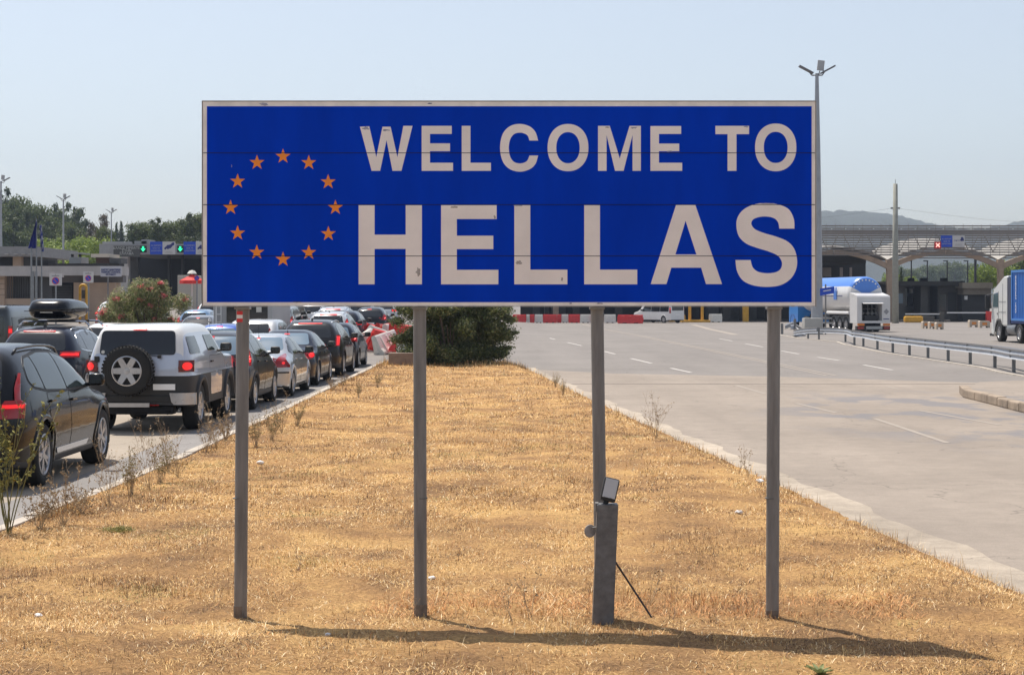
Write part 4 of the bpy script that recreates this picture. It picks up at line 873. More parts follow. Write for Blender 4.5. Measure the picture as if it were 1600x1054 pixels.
# dark van at the left edge
def van(name, loc, rz, p, label, L=5.2, W_=.98, H=2.1, rearlit=True, glassm=None, group='vans and campers in the queue'):
    d = mpv_d(p, L=L, W=W_, R=.34, wheels=(1.0, L - 1.0), n=12, m=13, rails=None, tum=[(.1, .97), (.6, 1.0), (1.1, .99), (1.4, .96), (2.0, .88), (2.6, .84)],
        top=[(0, .8), (.012, 1.4), (.04, H - .25), (.12, H - .06), (.3, H), (L * .6, H), (L * .68, H - .12), (L * .8, 1.35), (L * .86, 1.15), (L - .15, .95), (L, .6)],
        dlo=[(.25, 1.15), (.28, H - .35), (L * .6, H - .35), (L * .74, 1.2), (L * .73, 1.1), (.3, 1.1)], pillars=(.2, 1.5, L * .5, L * .76), windshield=[(-.74, 1.25), (.74, 1.25), (.66, H - .25), (-.66, H - .25)],
        rearglass=rect(-.72, .72, 1.2, H - .32), rearpair=[(rect(.84, .93, .95, 1.5), M_lens, .01, 'tail_light'), (rect(.85, .92, 1.3, 1.42), M_lit, .016, 'brake_light')], tail_side=None,
        rearbits=[plate(.8), (rect(-.3, .3, H - .17, H - .13), M_lit, .03, 'high_brake_light')], mirror=(L * .73, 1.15))
    return make_car(name, d, loc, rz, label, 'van', group, fine=False)[0]
van('dark_van', at_rear(-15.15, 49.0, 5.2), RZ, mat('paint dark green black', (.012, .016, .016), .3, coat=1), 'black van with a glinting rear window, left of the roof box')
van('grey_van', (-14.95, 97, float(gz(-15, 97))), RZ, P_LSILV, 'pale grey van with dark rear window showing above the right of the oleander', H=2.15)
van('white_van', (14.3, 168.5, 0), R(36), P_WHITE, 'white van turning left behind the red barriers', L=5.6, H=2.5)
# motorhome
mh = empty('motorhome', (-10.25, 66.0 + 3.1, float(gz(-10, 68))), RZ, 'grey and white motorhome seen from behind below the left part of the sign', 'motorhome')
M_mh = mat('motorhome panel', (.42, .42, .42), .45, var=.05)
b = MB(); b.bbox(-1.14, 1.14, -3.1, 1.9, .45, 2.95, .10); o = b.build('body', M_mh, mh); autosmooth(o)
b = MB(); b.prism([(1.9, .45), (3.2, .45), (3.15, 1.0), (2.7, 1.2), (2.2, 1.9), (2.1, 2.6), (1.9, 2.8)], -1.0, 1.0, 'x'); b.build('cab', P_WHITE, mh)
b = MB(); b.bbox(-.62, .95, -3.13, -3.09, 1.30, 2.10, .015); b.build('rear_window', M_glass, mh)
b = MB(); b.box(.52, .72, -3.14, -3.13, 1.68, 1.88); o = b.build('sticker', M_wplas, mh)
b = MB(); b.tube([(-1.0, -3.2, 1.2), (-1.0, -3.2, 2.2)], .025, 6); b.tube([(-.82, -3.2, 1.2), (-.82, -3.2, 2.2)], .025, 6)
for z in (1.3, 1.6, 1.9, 2.2): b.tube([(-1.0, -3.2, z), (-.82, -3.2, z)], .02, 6)
b.build('ladder', M_white, mh)
b = MB(); b.box(-1.1, 1.1, -3.16, -3.08, .62, .80); b.build('bumper', M_clad, mh)
for sx in (-1, 1): b = MB(); b.box(sx * 1.06 - .06, sx * 1.06 + .06, -3.125, -3.08, .85, 1.1); b.build('tail_light', M_lit, mh)
tm, rm = wheel_mesh(.34, .2, 5, False, .34 * .66)
for y in (-1.6, 2.4):
    for sx in (1, -1):
        t = bpy.data.objects.new('wheel', tm); COL.objects.link(t); t.parent = mh; t.location = (sx * .98, y, .34); t.rotation_euler = (0, 0, 0 if sx > 0 else math.pi)
        r_ = bpy.data.objects.new('rim', rm); COL.objects.link(r_); r_.parent = t
# ================================================================ BARRIERS, RAILS, MASTS
def barrier_mesh(name, L=1.15, H=.82, m=M_red):
    b = MB(); bm = bmesh.new()
    prof = [(-.24, 0), (-.24, .10), (-.17, .26), (-.10, H - .06), (-.07, H), (.07, H), (.10, H - .06), (.17, .26), (.24, .10), (.24, 0)]
    b.prism(prof, -L / 2, L / 2, 'x')
    for x in (-L * .28, 0, L * .28): b.prism([(-.255, .08), (-.26, .14), (-.13, H - .12), (-.10, H - .1), (.10, H - .1), (.13, H - .12), (.26, .14), (.255, .08)], x - .035, x + .035, 'x')
    b.box(-L / 2 - .03, -L / 2, -.05, .05, .1, H - .15); b.box(L / 2, L / 2 + .03, -.05, .05, .2, H - .25)
    return b
BR = barrier_mesh('x').build('barrier', M_red); BW = barrier_mesh('x').build('barrier', M_wplas)
mr_, mw_ = BR.data, BW.data
for o in (BR, BW): bpy.data.objects.remove(o)
for me_, nt_ in ((mr_, 2), (mw_, 2)):
    pass
foot = MB(); foot.box(-.36, -.16, -.235, .235, -.0, .075); foot.box(.16, .36, -.235, .235, -.0, .075); FT = foot.build('foot', M_dark); ft = FT.data; bpy.data.objects.remove(FT)
def put_barrier(x, y, rot, red, label, group, sc=1.0, z=0.0, feet=True):
    o = bpy.data.objects.new('road_barrier', mr_ if red else mw_); COL.objects.link(o); o.location = (x, y, z + .005); o.rotation_euler = rot; o.scale = (sc, 1, 1)
    tag(o, label, 'barrier', group)
    if feet:
        f = bpy.data.objects.new('fork_slot', ft); COL.objects.link(f); f.parent = o; f.scale = (1, 1.04, 1)
    return o
row = [(801, 822, 1), (822.5, 827.5, 0), (828, 835, 1), (835.5, 848, 0), (848.5, 870, 1), (870.5, 877, 1), (877.5, 888, 0), (888.5, 906, 1), (906.5, 923, 0), (924, 943, 1), (944, 962, 0)]
ords = ['first', 'second', 'third', 'fourth', 'fifth', 'sixth', 'seventh', 'eighth', 'ninth', 'tenth', 'eleventh']
for i, (x0, x1, rd) in enumerate(row):
    Y = 168.0 - .25 * abs(i - 6); X0, X1 = (x0 - CX) * Y / F, (x1 - CX) * Y / F
    put_barrier((X0 + X1) / 2, Y, (0, 0, 0), rd, f"{'red' if rd else 'white'} plastic barrier, {ords[i]} from the dark bush in the far row", 'barriers in the far row', sc=(X1 - X0) / 1.18)
X0, X1 = (965 - CX) * 163 / F, (1005 - CX) * 163 / F
put_barrier((X0 + X1) / 2, 163, (0, 0, R(-6)), 1, 'long red plastic barrier closing the far row by the white van', 'barriers in the far row', sc=(X1 - X0) / 1.18)
pile = [(580, 530, 74, 0, 62, 24, 1.25, 'white barrier knocked askew at the left end of the pile'), (584, 548, 71, 0, 78, -20, .9, 'short white barrier standing end-on in the front row of the pile'), (591, 550, 70, 1, 38, 26, 1.1, 'red barrier toppled over at the front of the pile'),
        (608, 553, 68.5, 0, 66, -16, 1.5, 'long white barrier twisted end-on in front of the pile'), (624, 553, 68.2, 1, 70, 14, 1.0, 'red barrier at the front right of the pile behind the concrete block'), (640, 553, 67.8, 0, 55, -8, 1.0, 'white barrier tucked under the dark bush'),
        (592, 524, 79, 1, 78, 8, 1.1, 'upright red barrier in the back row of the pile'), (603.5, 524, 79, 0, 86, 0, 1.0, 'narrow white barrier in the back row between two reds'), (614, 520, 80, 1, 30, -22, 1.3, 'red barrier slumped in the back row of the pile'), (631, 522, 78, 1, -30, 14, 1.3, 'red barrier half hidden by the dark bush leaves'), (572, 528, 80, 1, 20, 30, .8, 'low red barrier lying at the far left of the pile')]
for px, py, Y, rd, rz, tl, sc, lb in pile:
    X = (px - CX) * Y / F; put_barrier(X, Y, (R(tl), R(tl * .5), R(rz)), rd, lb, 'barriers in the jumbled pile', sc=sc * .95, z=float(gz(X, Y)) + .0 + abs(math.sin(R(tl))) * .16, feet=False)
b = MB(); X0, Y0 = G(607, 573, .08); b.bbox(X0, X0 + .95, Y0, Y0 + .6, 0, .53, .03); o = b.build('concrete_block', mat('brownish block', (.26, .20, .16), .9, var=.2, vscale=4, bump=.004)); tag(o, 'brown concrete block at the tip of the median, in front of the barrier pile', 'concrete block')
X1_, _ = XZ(1108, 500, 172); put_barrier(XZ(1118, 500, 172)[0], 172, (0, 0, 0), 0, 'lone white barrier standing right of the yellow posts', 'barriers in the far row', sc=1.1)
# concrete blocks by the booths
for i, (x0, x1, y0, y1, lb) in enumerate([(1442, 1452, 502, 513, 'leftmost concrete block in front of the dark booth'), (1452.5, 1462, 502.5, 513.5, 'middle concrete block in front of the dark booth'), (1463, 1474.5, 503.5, 514.5, 'concrete block with an orange plate in front of the dark booth'),
        (1515, 1530, 500, 511, 'longer concrete block left of the container lorry cab'), (1531, 1547, 501, 512, 'concrete block touching the container lorry cab')]):
    Xa, Ya = G(x0, y1); Xb, _ = G(x1, y1); h = (y1 - y0) * Ya / F
    b = MB(); w_ = Xb - Xa; b.prism([(Xa, .13), (Xa, h * .9), (Xa + .06, h), (Xb - .06, h), (Xb, h * .9), (Xb, .13), (Xb, 0), (Xb - w_ * .22, 0), (Xb - w_ * .25, .13), (Xa + w_ * .25, .13), (Xa + w_ * .22, 0), (Xa, 0)], Ya, Ya + .6, 'y')
    o = b.build('concrete_block', mat('cream block', (.50, .42, .33), .85, var=.12, vscale=3)); tag(o, lb, 'concrete block', 'concrete blocks by the booths')
    b = MB(); b.box(Xa + w_ * .25, Xb - w_ * .3, Ya - .02, Ya - .003, h * .4, h * .75); b.build('orange_plate', mat('orange reflector', (.7, .25, .05), .5), o)
# guard rail
gpost = [(1321, 534), (1335, 539), (1349, 541), (1371, 546), (1395, 550.7), (1421, 554.6), (1450, 559), (1481.5, 563.7), (1516, 568.7), (1554.5, 574.6), (1584, 581.8)]
gp = [G(*p) for p in gpost]; gp += [(15.35, 49.8), (15.3, 46.4)]
M_rail = mat('bright rail steel', (.40, .41, .43), .45, .35, var=.14, vscale=5)
gr = empty('guard_rail', (16, 60, 0), 0, 'curved galvanised guard rail with posts along the right-hand road', 'guard rail')
def railstrip(pts, zt, side=1):      # W-beam: pts (x,y,ztop)
    b = MB(); prof = [(0, 0), (.035, -.03), (.075, -.075), (.035, -.12), (.015, -.155), (.035, -.19), (.075, -.235), (.035, -.28), (0, -.31)]
    n = len(pts); k = len(prof); v = []
    for i, (x, y, z) in enumerate(pts):
        x0, y0, _ = pts[max(i - 1, 0)]; x1, y1, _ = pts[min(i + 1, n - 1)]; t = Vector((x1 - x0, y1 - y0, 0)).normalized(); nr = Vector((-t.y, t.x, 0)) * side
        v += [(x + nr.x * a_, y + nr.y * a_, z + c_) for a_, c_ in prof] + [(x + nr.x * (a_ - .006), y + nr.y * (a_ - .006), z + c_) for a_, c_ in prof]
    f = []
    for i in range(n - 1):
        for j in range(k - 1):
            f.append((i * 2 * k + j, i * 2 * k + j + 1, (i + 1) * 2 * k + j + 1, (i + 1) * 2 * k + j)); f.append((i * 2 * k + k + j, (i + 1) * 2 * k + k + j, (i + 1) * 2 * k + k + j + 1, i * 2 * k + k + j + 1))
    b.add(v, f); return b
def offs(pts, d): return [(x + d, y) for x, y in pts]
dense = []
ctrl = [(G(1262, 523, .12)[0] - 0, G(1262, 523, .12)[1] + 6, .14), (16.9, 103, .42), (17.1, 97.5, .68)] + [(x, y, .74) for x, y in gp]
ctrl[0] = ((1262 - CX) * 108 / F, 108, .12)
cc = catmull([(c[1], c[0]) for c in ctrl], 4); cz_ = catmull([(c[1], c[2]) for c in ctrl], 4)
pts = [(p[1] - .16, p[0], q[1]) for p, q in zip(cc, cz_)]
o = railstrip(pts, .7, 1).build('beam', M_rail, gr, smooth=False, loc=(-16, -60, 0)); autosmooth(o, 50)
for (x, y) in gp + [(17.05, 96), (17.05, 99.5)]:
    b = MB(); b.box(-.05, .05, -.035, .035, 0, .70 if y < 97 else .5); p = b.build('post', mat('rail post', (.2, .2, .2), .5, .4, var=.1), gr, loc=(x - 16, y - 60, 0))
    b = MB(); b.box(-.13, -.05, -.05, .05, .48, .70 if y < 97 else .5); b.build('spacer', M_galv, p)
pts2 = [(x + .55, y, .70) for x, y, z in pts if y < 60]
g2 = railstrip(pts2, .7, -1).build('beam', mat('dull rail steel', (.14, .14, .15), .6, .3)); tag(g2, 'second guard rail running close behind the near end of the curved one', 'guard rail')
b = MB(); b.box(0, 0, 0, 0, 0, 0)
# narrow kerb line below the rail
b = MB()
kl = [(x - .45, y) for x, y in gp] + [(15.0, 44)]; kl = [(17.0, 112), (16.6, 100)] + kl
for p, q in zip(kl[:-1], kl[1:]):
    ang = math.atan2(q[1] - p[1], q[0] - p[0]); Lx = math.dist(p, q); Mx = Matrix.Translation(((p[0] + q[0]) / 2, (p[1] + q[1]) / 2, 0)) @ Matrix.Rotation(ang, 4, 'Z'); b.box(-Lx / 2, Lx / 2 - .01, -.06, .06, .0, .035, Mx)
tag(b.build('edge_kerb', M_kerb), kind='structure')
# bent rail remains on the left of the mast
g3 = empty('guard_rail', (0, 0, 0), 0, 'short bent guard rail stub left of the tall mast', 'guard rail')
Yb = 113
o = railstrip([(XZ(1215, 0, Yb)[0], Yb - 5, .68), (XZ(1228, 0, Yb)[0], Yb - 3, .66), (XZ(1236, 0, Yb)[0], Yb - 3.4, .36), (XZ(1237, 0, Yb)[0], Yb - 3.8, .32)], 0, -1).build('beam', M_rail, g3)
o = railstrip([(XZ(1226, 0, Yb)[0], Yb, .62), (XZ(1240, 0, Yb)[0], Yb + .6, .80), (XZ(1256, 0, Yb)[0], Yb + .9, .45)], 0, -1).build('beam', M_rail, g3)
for px in (1221, 1241): b = MB(); X = XZ(px, 0, Yb)[0]; b.box(X - .08, X + .08, Yb - .3, Yb - .2, 0, 1.0 if px > 1230 else .7); b.build('post', M_post, g3)
# masts
def mast(name, px, ybase, ytop, Y, label, rb, rt, heads, z0=0, group='tall floodlight masts', hs=1):
    X = XZ(px, 0, Y)[0]; H = CH - (ytop - HY) * Y / F - z0
    m_ = empty(name, (X, Y, z0), 0, label, 'light mast', group)
    b = MB(); b.tube([(0, 0, 0), (0, 0, H * .35), (0, 0, H * .7), (0, 0, H)], [rb, rb * .72 + rt * .28, rb * .4 + rt * .6, rt], 14); p = b.build('pole', mat('mast galvanised', (.34, .35, .37), .45, .5, var=.1), m_); autosmooth(p)
    b = MB(); b.tube([(-heads * .5, 0, H - .12), (heads * .5, 0, H - .12)], .05 * hs, 6); b.build('cross_arm', M_post, m_)
    for hx, ry, kx in ((-1, 28, 1.0), (1, -28, 1.0), (.35, 0, .8)):
        Mx = Matrix.Translation((hx * heads, .0, H + (.30 if hx != .35 else .75) * hs)) @ Matrix.Rotation(R(ry), 4, 'Y') @ Matrix.Rotation(R(35 if hx == .35 else 0), 4, 'X')
        b = MB(); b.bbox(-.62 * hs * kx, .62 * hs * kx, -.3 * hs, .3 * hs, -.06 * hs, .06 * hs, .03 * hs, Mx)
        if hx == .35: b = MB(); Mx = Matrix.Translation((.35 * heads, .0, H + .62 * hs)) @ Matrix.Rotation(R(6), 4, 'Y'); b.bbox(-.27 * hs, .27 * hs, -.06, .06, -.40 * hs, .40 * hs, .03, Mx)
        b.tube([(hx * heads * .5, 0, H - .1), (hx * heads * .75, 0, H + .2 * hs)], .05 * hs, 5)
        b.build('lamp_head', mat('lamp head grey', (.13, .13, .14), .5) if hx != .35 else mat('lamp head pale', (.42, .42, .42), .5), m_)
    return m_
mast('light_mast', 1276.5, 520, 115, 114, 'very tall grey floodlight mast right beside the blue sign', .40, .11, .72, hs=.85)
mast('light_mast', 1.5, 0, 283, 128, 'floodlight mast cut by the left edge of the picture', .12, .06, .42, z0=float(gz(-37, 128)), hs=.45)
mast('light_mast', 99, 0, 311, 135, 'floodlight mast behind the flagpoles against green trees', .105, .05, .30, z0=float(gz(-35, 135)), hs=.42)
mast('light_mast', 174, 0, 331, 175, 'small distant floodlight mast above the end of the entry canopy', .09, .05, .32, z0=float(gz(-40, 150)), hs=.42)
b = MB(); xa, _ = XZ(1256, 0, 112.5); xb, _ = XZ(1284, 0, 112.5); b.bbox(xa, xb, 112.2, 113.2, 0, 1.05, .03); o = b.build('cabinet', mat('light grey cabinet', (.42, .41, .38), .6, var=.06)); tag(o, 'pale grey cabinet at the foot of the tall mast', 'cabinet')
# thick concrete pole with wires
cp = empty('concrete_pole', (XZ(1399, 0, 165)[0], 165, 0), 0, 'thick concrete pole with a spike on top in front of the arched canopy', 'pole')
b = MB(); b.tube([(0, 0, 0), (0, 0, 7), (0, 0, 13.3)], [.33, .27, .21], 14); o = b.build('pole', mat('pole concrete', (.30, .30, .26), .85, var=.1), cp, smooth=True)
b = MB(); b.tube([(0, 0, 13.3), (0, 0, 13.75)], .025, 5); b.build('spike', M_post, cp)
b = MB(); b.box(-.45, .45, -.05, .05, 10.9, 11.05); b.build('wire_bracket', M_post, cp)
b = MB()
for sx in (-1, 1):
    b.tube([(sx * t_, 0, 11 - .55 * math.sin(min(t_, 14) / 14 * 1.4) * 2.6) for t_ in np.linspace(.4, 14, 9)], .012, 3)
b.build('wire', mat('wire grey', (.25, .25, .25), .6), cp)
# ================================================================ RIGHT CANOPY
YC = 176.0
def cx_(px): return (px - CX) * YC / F
def cz(py): return CH - (py - HY) * YC / F
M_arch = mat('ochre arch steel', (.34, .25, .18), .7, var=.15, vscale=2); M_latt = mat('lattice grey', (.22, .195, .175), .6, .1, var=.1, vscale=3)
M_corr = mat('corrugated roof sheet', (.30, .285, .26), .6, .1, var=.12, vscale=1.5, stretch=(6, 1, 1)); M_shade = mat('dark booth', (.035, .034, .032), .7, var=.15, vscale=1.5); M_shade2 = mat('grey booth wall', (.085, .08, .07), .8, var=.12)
can = empty('arched_canopy', (cx_(1391), YC, 0), 0, 'long border canopy with a lattice front and ochre arches on the right', 'canopy'); ox, oy = cx_(1391), YC
zt_, zb_ = cz(353), cz(398)
xa, xb = cx_(820), cx_(1720)
b = MB()
for i in range(13):
    z = zb_ + (zt_ - zb_) * i / 12; b.box(xa - ox, xb - ox, -.03, .03, z - .065, z + .065)
b.build('lattice_rails', M_latt, can)
b = MB()
for i in range(13):
    z = zb_ + (zt_ - zb_) * i / 12 + .1; b.box(xa - ox, xb - ox, 17.97, 18.03, z - .06, z + .06)
b.build('rear_lattice_rails', M_latt, can)
b = MB(); x = xa
while x < xb:
    b.box(x - ox - .02, x - ox + .02, -.055, -.031, zb_ - .1, zt_ + (.22 if int(x * 10) % 2 else .12)); x += .93
b.build('lattice_uprights', M_latt, can)
b = MB(); x = xa; k = 0
while x < xb:
    b.tube([(x - ox, 1.1, zb_ + .3), (x - ox + 1.2, 1.1, zt_ - .4)], .05, 4); b.tube([(x - ox + 1.2, 1.1, zt_ - .4), (x - ox + 2.4, 1.1, zb_ + .3)], .05, 4); x += 2.4
for z in (zb_ + .3, zt_ - .4): b.box(xa - ox, xb - ox, 1.05, 1.15, z - .06, z + .06)
b.build('truss', M_latt, can)
b = MB(); x = xa
while x < xb: b.box(x - ox - .06, x - ox + .06, -.10, -.05, zt_ - .33, zt_ - .27); x += 1.42
b.build('spotlight', M_white, can)
cols = [cx_(1391) + k * 11.35 for k in range(-4, 4)]
for i, c in enumerate(cols):
    if c > xb + 3: continue
    b = MB(); b.prism([(c - ox - .30, 0), (c - ox + .30, 0), (c - ox + .26, 5.0), (c - ox + .34, 6.35), (c - ox - .34, 6.35), (c - ox - .26, 5.0)], .2, .8, 'y'); p = b.build('column', M_arch, can)
    for sx in (-1, 1):
        n = 10; up = [(c - ox + sx * (.15 + 5.45 * t), 5.95 + 1.30 * (1 - (1 - t) ** 2.0)) for t in np.linspace(0, 1, n)]; lo = [(x_ + sx * .0, z_ - .62 + .30 * (i_ / (n - 1))) for i_, (x_, z_) in enumerate(up)]
        b = MB()
        for q in range(n - 1): b.prism([up[q], up[q + 1], lo[q + 1], lo[q]], .25, .70, 'y')
        b.build('arch', M_arch, can)
for k in range(len(cols) - 1):       # vaulted sheet roof of each bay, sloping up to the back
    c0, c1 = cols[k] - ox, cols[k + 1] - ox; n = 14; b = MB(); v = []
    dep = 22 if cols[k] < cx_(1300) else 9
    for i in range(n + 1):
        t = i / n; x = c0 + (c1 - c0) * t; hh = 6.35 + 1.35 * math.sin(math.pi * t) ** .8 + .03 * (i % 2)
        v += [(x, 1.3, hh), (x, dep, hh + 1.1), (x, 1.3, hh - .15), (x, dep, hh + .95)]
    f = []
    for i in range(n): a_ = 4 * i; f += [(a_, a_ + 4, a_ + 5, a_ + 1), (a_ + 2, a_ + 3, a_ + 7, a_ + 6), (a_, a_ + 2, a_ + 6, a_ + 4), (a_ + 1, a_ + 5, a_ + 7, a_ + 3)]
    b.add(v, f); b.build('roof', M_corr, can)
# halls behind the canopy; dark wall and slabs fill the bays with painted shade
hl_ = empty('customs_hall', (cx_(1200), YC + 14, 0), 0, 'dark customs hall in the shade under the left bays of the arched canopy', 'building'); o1 = cx_(1200)
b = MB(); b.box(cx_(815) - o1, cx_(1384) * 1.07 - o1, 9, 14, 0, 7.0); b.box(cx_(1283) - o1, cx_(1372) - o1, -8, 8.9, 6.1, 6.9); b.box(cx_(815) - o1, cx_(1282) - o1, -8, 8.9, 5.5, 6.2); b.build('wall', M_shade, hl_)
for i, (a0, a1) in enumerate([(1283, 1296), (1308, 1322), (1336, 1341), (1352, 1356)]):
    b = MB(); s_ = 190 / YC; b.box(cx_(a0) * 1.08 - o1, cx_(a1) * 1.08 - o1, 8.9, 8.98, 4.9, 5.95); b.build('painted_daylight', mat('painted daylight tone', (.42, .36, .32), .8), hl_)  # pale panels stand in for daylight through openings on the far side
for px in (840, 870, 905, 975, 1050, 1150, 1180, 1222): 
    b = MB(); b.box(cx_(px) - o1 - .35, cx_(px) - o1 + .35, -6, -4, 0, 5.4); b.build('pillar', M_shade2, hl_)
b = MB()
for px, wd in ((1134, 1.2), (1165, 1.6), (1200, .8), (880, 1.2), (858, .5)): b.box(cx_(px) - o1 - wd / 2, cx_(px) - o1 + wd / 2, -3, -1, 0, 2.9)
b.build('booth', mat('grey booth', (.12, .12, .12), .5, var=.2), hl_)
bo = empty('inspection_booth', (cx_(1460), YC + 5, 0), 0, 'dark flat-roofed inspection booth under the canopy arch', 'building'); o2 = cx_(1460)
def bb_(b, x0, x1, ya, yb, y0, y1): b.box(cx_(x0) - o2, cx_(x1) - o2, y0, y1, cz(yb), cz(ya))
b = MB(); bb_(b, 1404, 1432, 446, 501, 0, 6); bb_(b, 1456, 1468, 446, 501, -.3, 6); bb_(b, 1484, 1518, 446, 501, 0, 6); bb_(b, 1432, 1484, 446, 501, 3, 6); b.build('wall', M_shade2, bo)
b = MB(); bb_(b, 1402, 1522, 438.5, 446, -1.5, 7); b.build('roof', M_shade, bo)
b = MB(); 
for x0, x1 in ((1443, 1450), (1463, 1472), (1496, 1504)): bb_(b, x0, x1, 433, 438.4, 1, 2.2)
b.build('roof_vent', M_dark, bo)
for x0, x1, y0_, y1_, mm in ((1409, 1428, 458, 474, M_glassB), (1486, 1497, 460, 490, M_glass), (1434, 1454, 450, 478, M_glass), (1500, 1514, 456, 492, M_shade)):
    b = MB(); yy = 2.9 if 1432 < x0 < 1484 else -.08; bb_(b, x0, x1, y0_, y1_, yy, yy + .05); b.build('window', mm, bo)
b = MB(); bb_(b, 1449, 1454, 450.5, 457, 2.8, 2.86); b.build('notice', M_white, bo)
b2 = empty('cream_booth', (cx_(1530), YC + 3, 0), 0, 'beige topped booth left of the container lorry', 'building')
b = MB(); b.box(cx_(1512) - cx_(1530), cx_(1560) - cx_(1530), -1, 5, cz(450), cz(441)); b.build('fascia', mat('cream fascia', (.27, .235, .18), .8, var=.1), b2)
b = MB(); b.box(cx_(1516) - cx_(1530), cx_(1560) - cx_(1530), -.4, 5, cz(460), cz(450)); b.build('upper_wall', mat('beige wall', (.22, .19, .15), .8, var=.1), b2)
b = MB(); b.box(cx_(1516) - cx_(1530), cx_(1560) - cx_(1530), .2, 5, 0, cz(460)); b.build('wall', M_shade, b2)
b = MB(); b.box(cx_(1519) - cx_(1530), cx_(1523.5) - cx_(1530), -.1, -.0 + .15, cz(468), cz(462)); b.build('notice', M_white, b2)
for i, (x0, x1, y_) in enumerate([(1404, 1457, 490), (1468, 1528, 488)]):
    e = empty('boom_barrier', (cx_(x1), YC - 3, 0), 0, 'lowered white boom in front of the dark booth, ' + ('left one near the concrete pole' if i == 0 else 'right one ending at the red housing'), 'boom barrier', 'boom barriers')
    b = MB(); b.box(cx_(x0) - cx_(x1), 0, -.04, .04, cz(y_) - .06, cz(y_) + .06); b.build('boom', M_white, e)
    if i: b = MB(); b.bbox(.0, .55, -.25, .25, 0, cz(486), .03); b.build('housing', M_red, e)
    else: b = MB(); b.bbox(.0, .4, -.25, .25, 0, 1.0, .03); b.build('housing', M_shade2, e)
# overhead lane signs
def lane_sign(name, x0, x1, x2, y0, y1, Y, label, lines, truck=False, z_=None):
    X = lambda p: (p - CX) * Y / F; Zz = lambda p: CH - (p - HY) * Y / F
    e = empty(name, (X(x1), Y, Zz(y1)), 0, label, 'lane sign', 'blue and white lane signs'); h = Zz(y0) - Zz(y1)
    b = MB(); b.box(X(x0) - X(x1), 0, -.05, .0, 0, h); b.build('blue_panel', M_bluesign, e)
    b = MB(); b.box(.005, X(x2) - X(x1), -.05, .0, 0, h); b.build('white_panel', mat('sign white', (.55, .53, .52), .5), e)
    wd = X(x1) - X(x0)
    for i, s in enumerate(lines):
        t = text_mesh('lettering', s, h * .15, mat('sign lettering', (.42, .44, .50), .5), e, (-wd / 2, -.062, h * (.70 - .21 * i)), bold=.0, thick=.01)
        w0 = t.dimensions.x
        if w0 > wd * .84: t.scale = (wd * .84 / w0, 1, 1)
    w2 = X(x2) - X(x1)
    if truck: s = [(.10, .60), (.62, .60), (.62, .68), (.68, .68), (.68, .86), (.86, .86), (.90, .72), (.92, .72), (.92, .55), (.86, .50), (.80, .55), (.72, .50), (.66, .56), (.34, .56), (.30, .50), (.25, .56), (.10, .56)]
    else: s = [(.12, .42), (.15, .55), (.26, .62), (.36, .74), (.55, .76), (.64, .80), (.74, .92), (.92, .94), (.90, .74), (.80, .70), (.72, .60), (.62, .48), (.50, .46), (.42, .40), (.30, .46), (.22, .38)]
    to_curve_mesh('pictogram', [[(.02 + a_ * w2, c_ * h) for a_, c_ in s]], .01, M_ink, e).location = (0, -.058, 0)
    b = MB(); b.box(w2 * .25, w2 * .75, -.058, -.052, h * .22, h * .24); b.box(w2 * .18, w2 * .82, -.058, -.052, h * .13, h * .15); b.build('small_print', mat('grey ink', (.2, .2, .2), .6), e)
    return e
L3 = ['ALL PASSPORTS', 'ΟΛΑ ΤΑ', 'ΔΙΑΒΑΤΗΡΙΑ']
lane_sign('lane_sign', 1470, 1488, 1507, 368, 386, YC - .4, 'blue and white lorry lane sign hung on the lattice of the right-hand canopy', L3, True)
lane_sign('lane_sign', 234.6, 254, 274, 377.5, 397.5, 148.6, 'blue and white lane sign nearer the dark welcome board', L3)
lane_sign('lane_sign', 287, 306, 325, 377.5, 397.5, 148.6, 'blue and white lane sign cut off by the edge of the big blue sign', L3)
def lane_light(px, py, Y, green, label):
    X, Z = XZ(px, py, Y); e = empty('lane_light', (X, Y, Z), 0, label, 'lane signal', 'lane signals'); s = Y / F
    b = MB(); b.bbox(-5.2 * s, 5.2 * s, -.1, .1, -5.6 * s, 5.6 * s, .03); b.build('housing', M_black if green else mat('red housing', (.5, .01, .01), .5), e)
    if green:
        ar = [(-1.4, 4), (1.4, 4), (1.4, .5), (4, .8), (0, -4), (-4, .8), (-1.4, .5)]
        to_curve_mesh('arrow', [[(a_ * s, c_ * s) for a_, c_ in ar]], .02, mat('green signal', (.02, .85, .35), .4, emis=1.2), e).location = (0, -.12, 0)
    else:
        for r_ in (45, -45): Mx = Matrix.Rotation(R(r_), 4, 'Y'); b = MB(); b.box(-4 * s, 4 * s, -.125 - (.004 if r_ > 0 else 0), -.105, -.8 * s, .8 * s, Mx); b.build('cross_bar', mat('signal cross', (1, .45, .38), .4, emis=1.1), e)
lane_light(1465, 383, YC - .4, False, 'red square lane signal with a pale cross beside the lorry lane sign')
lane_light(224, 389, 148.6, True, 'green arrow lane signal right of the dark welcome board'); lane_light(282, 389, 148.6, True, 'green arrow lane signal between the two blue lane signs')
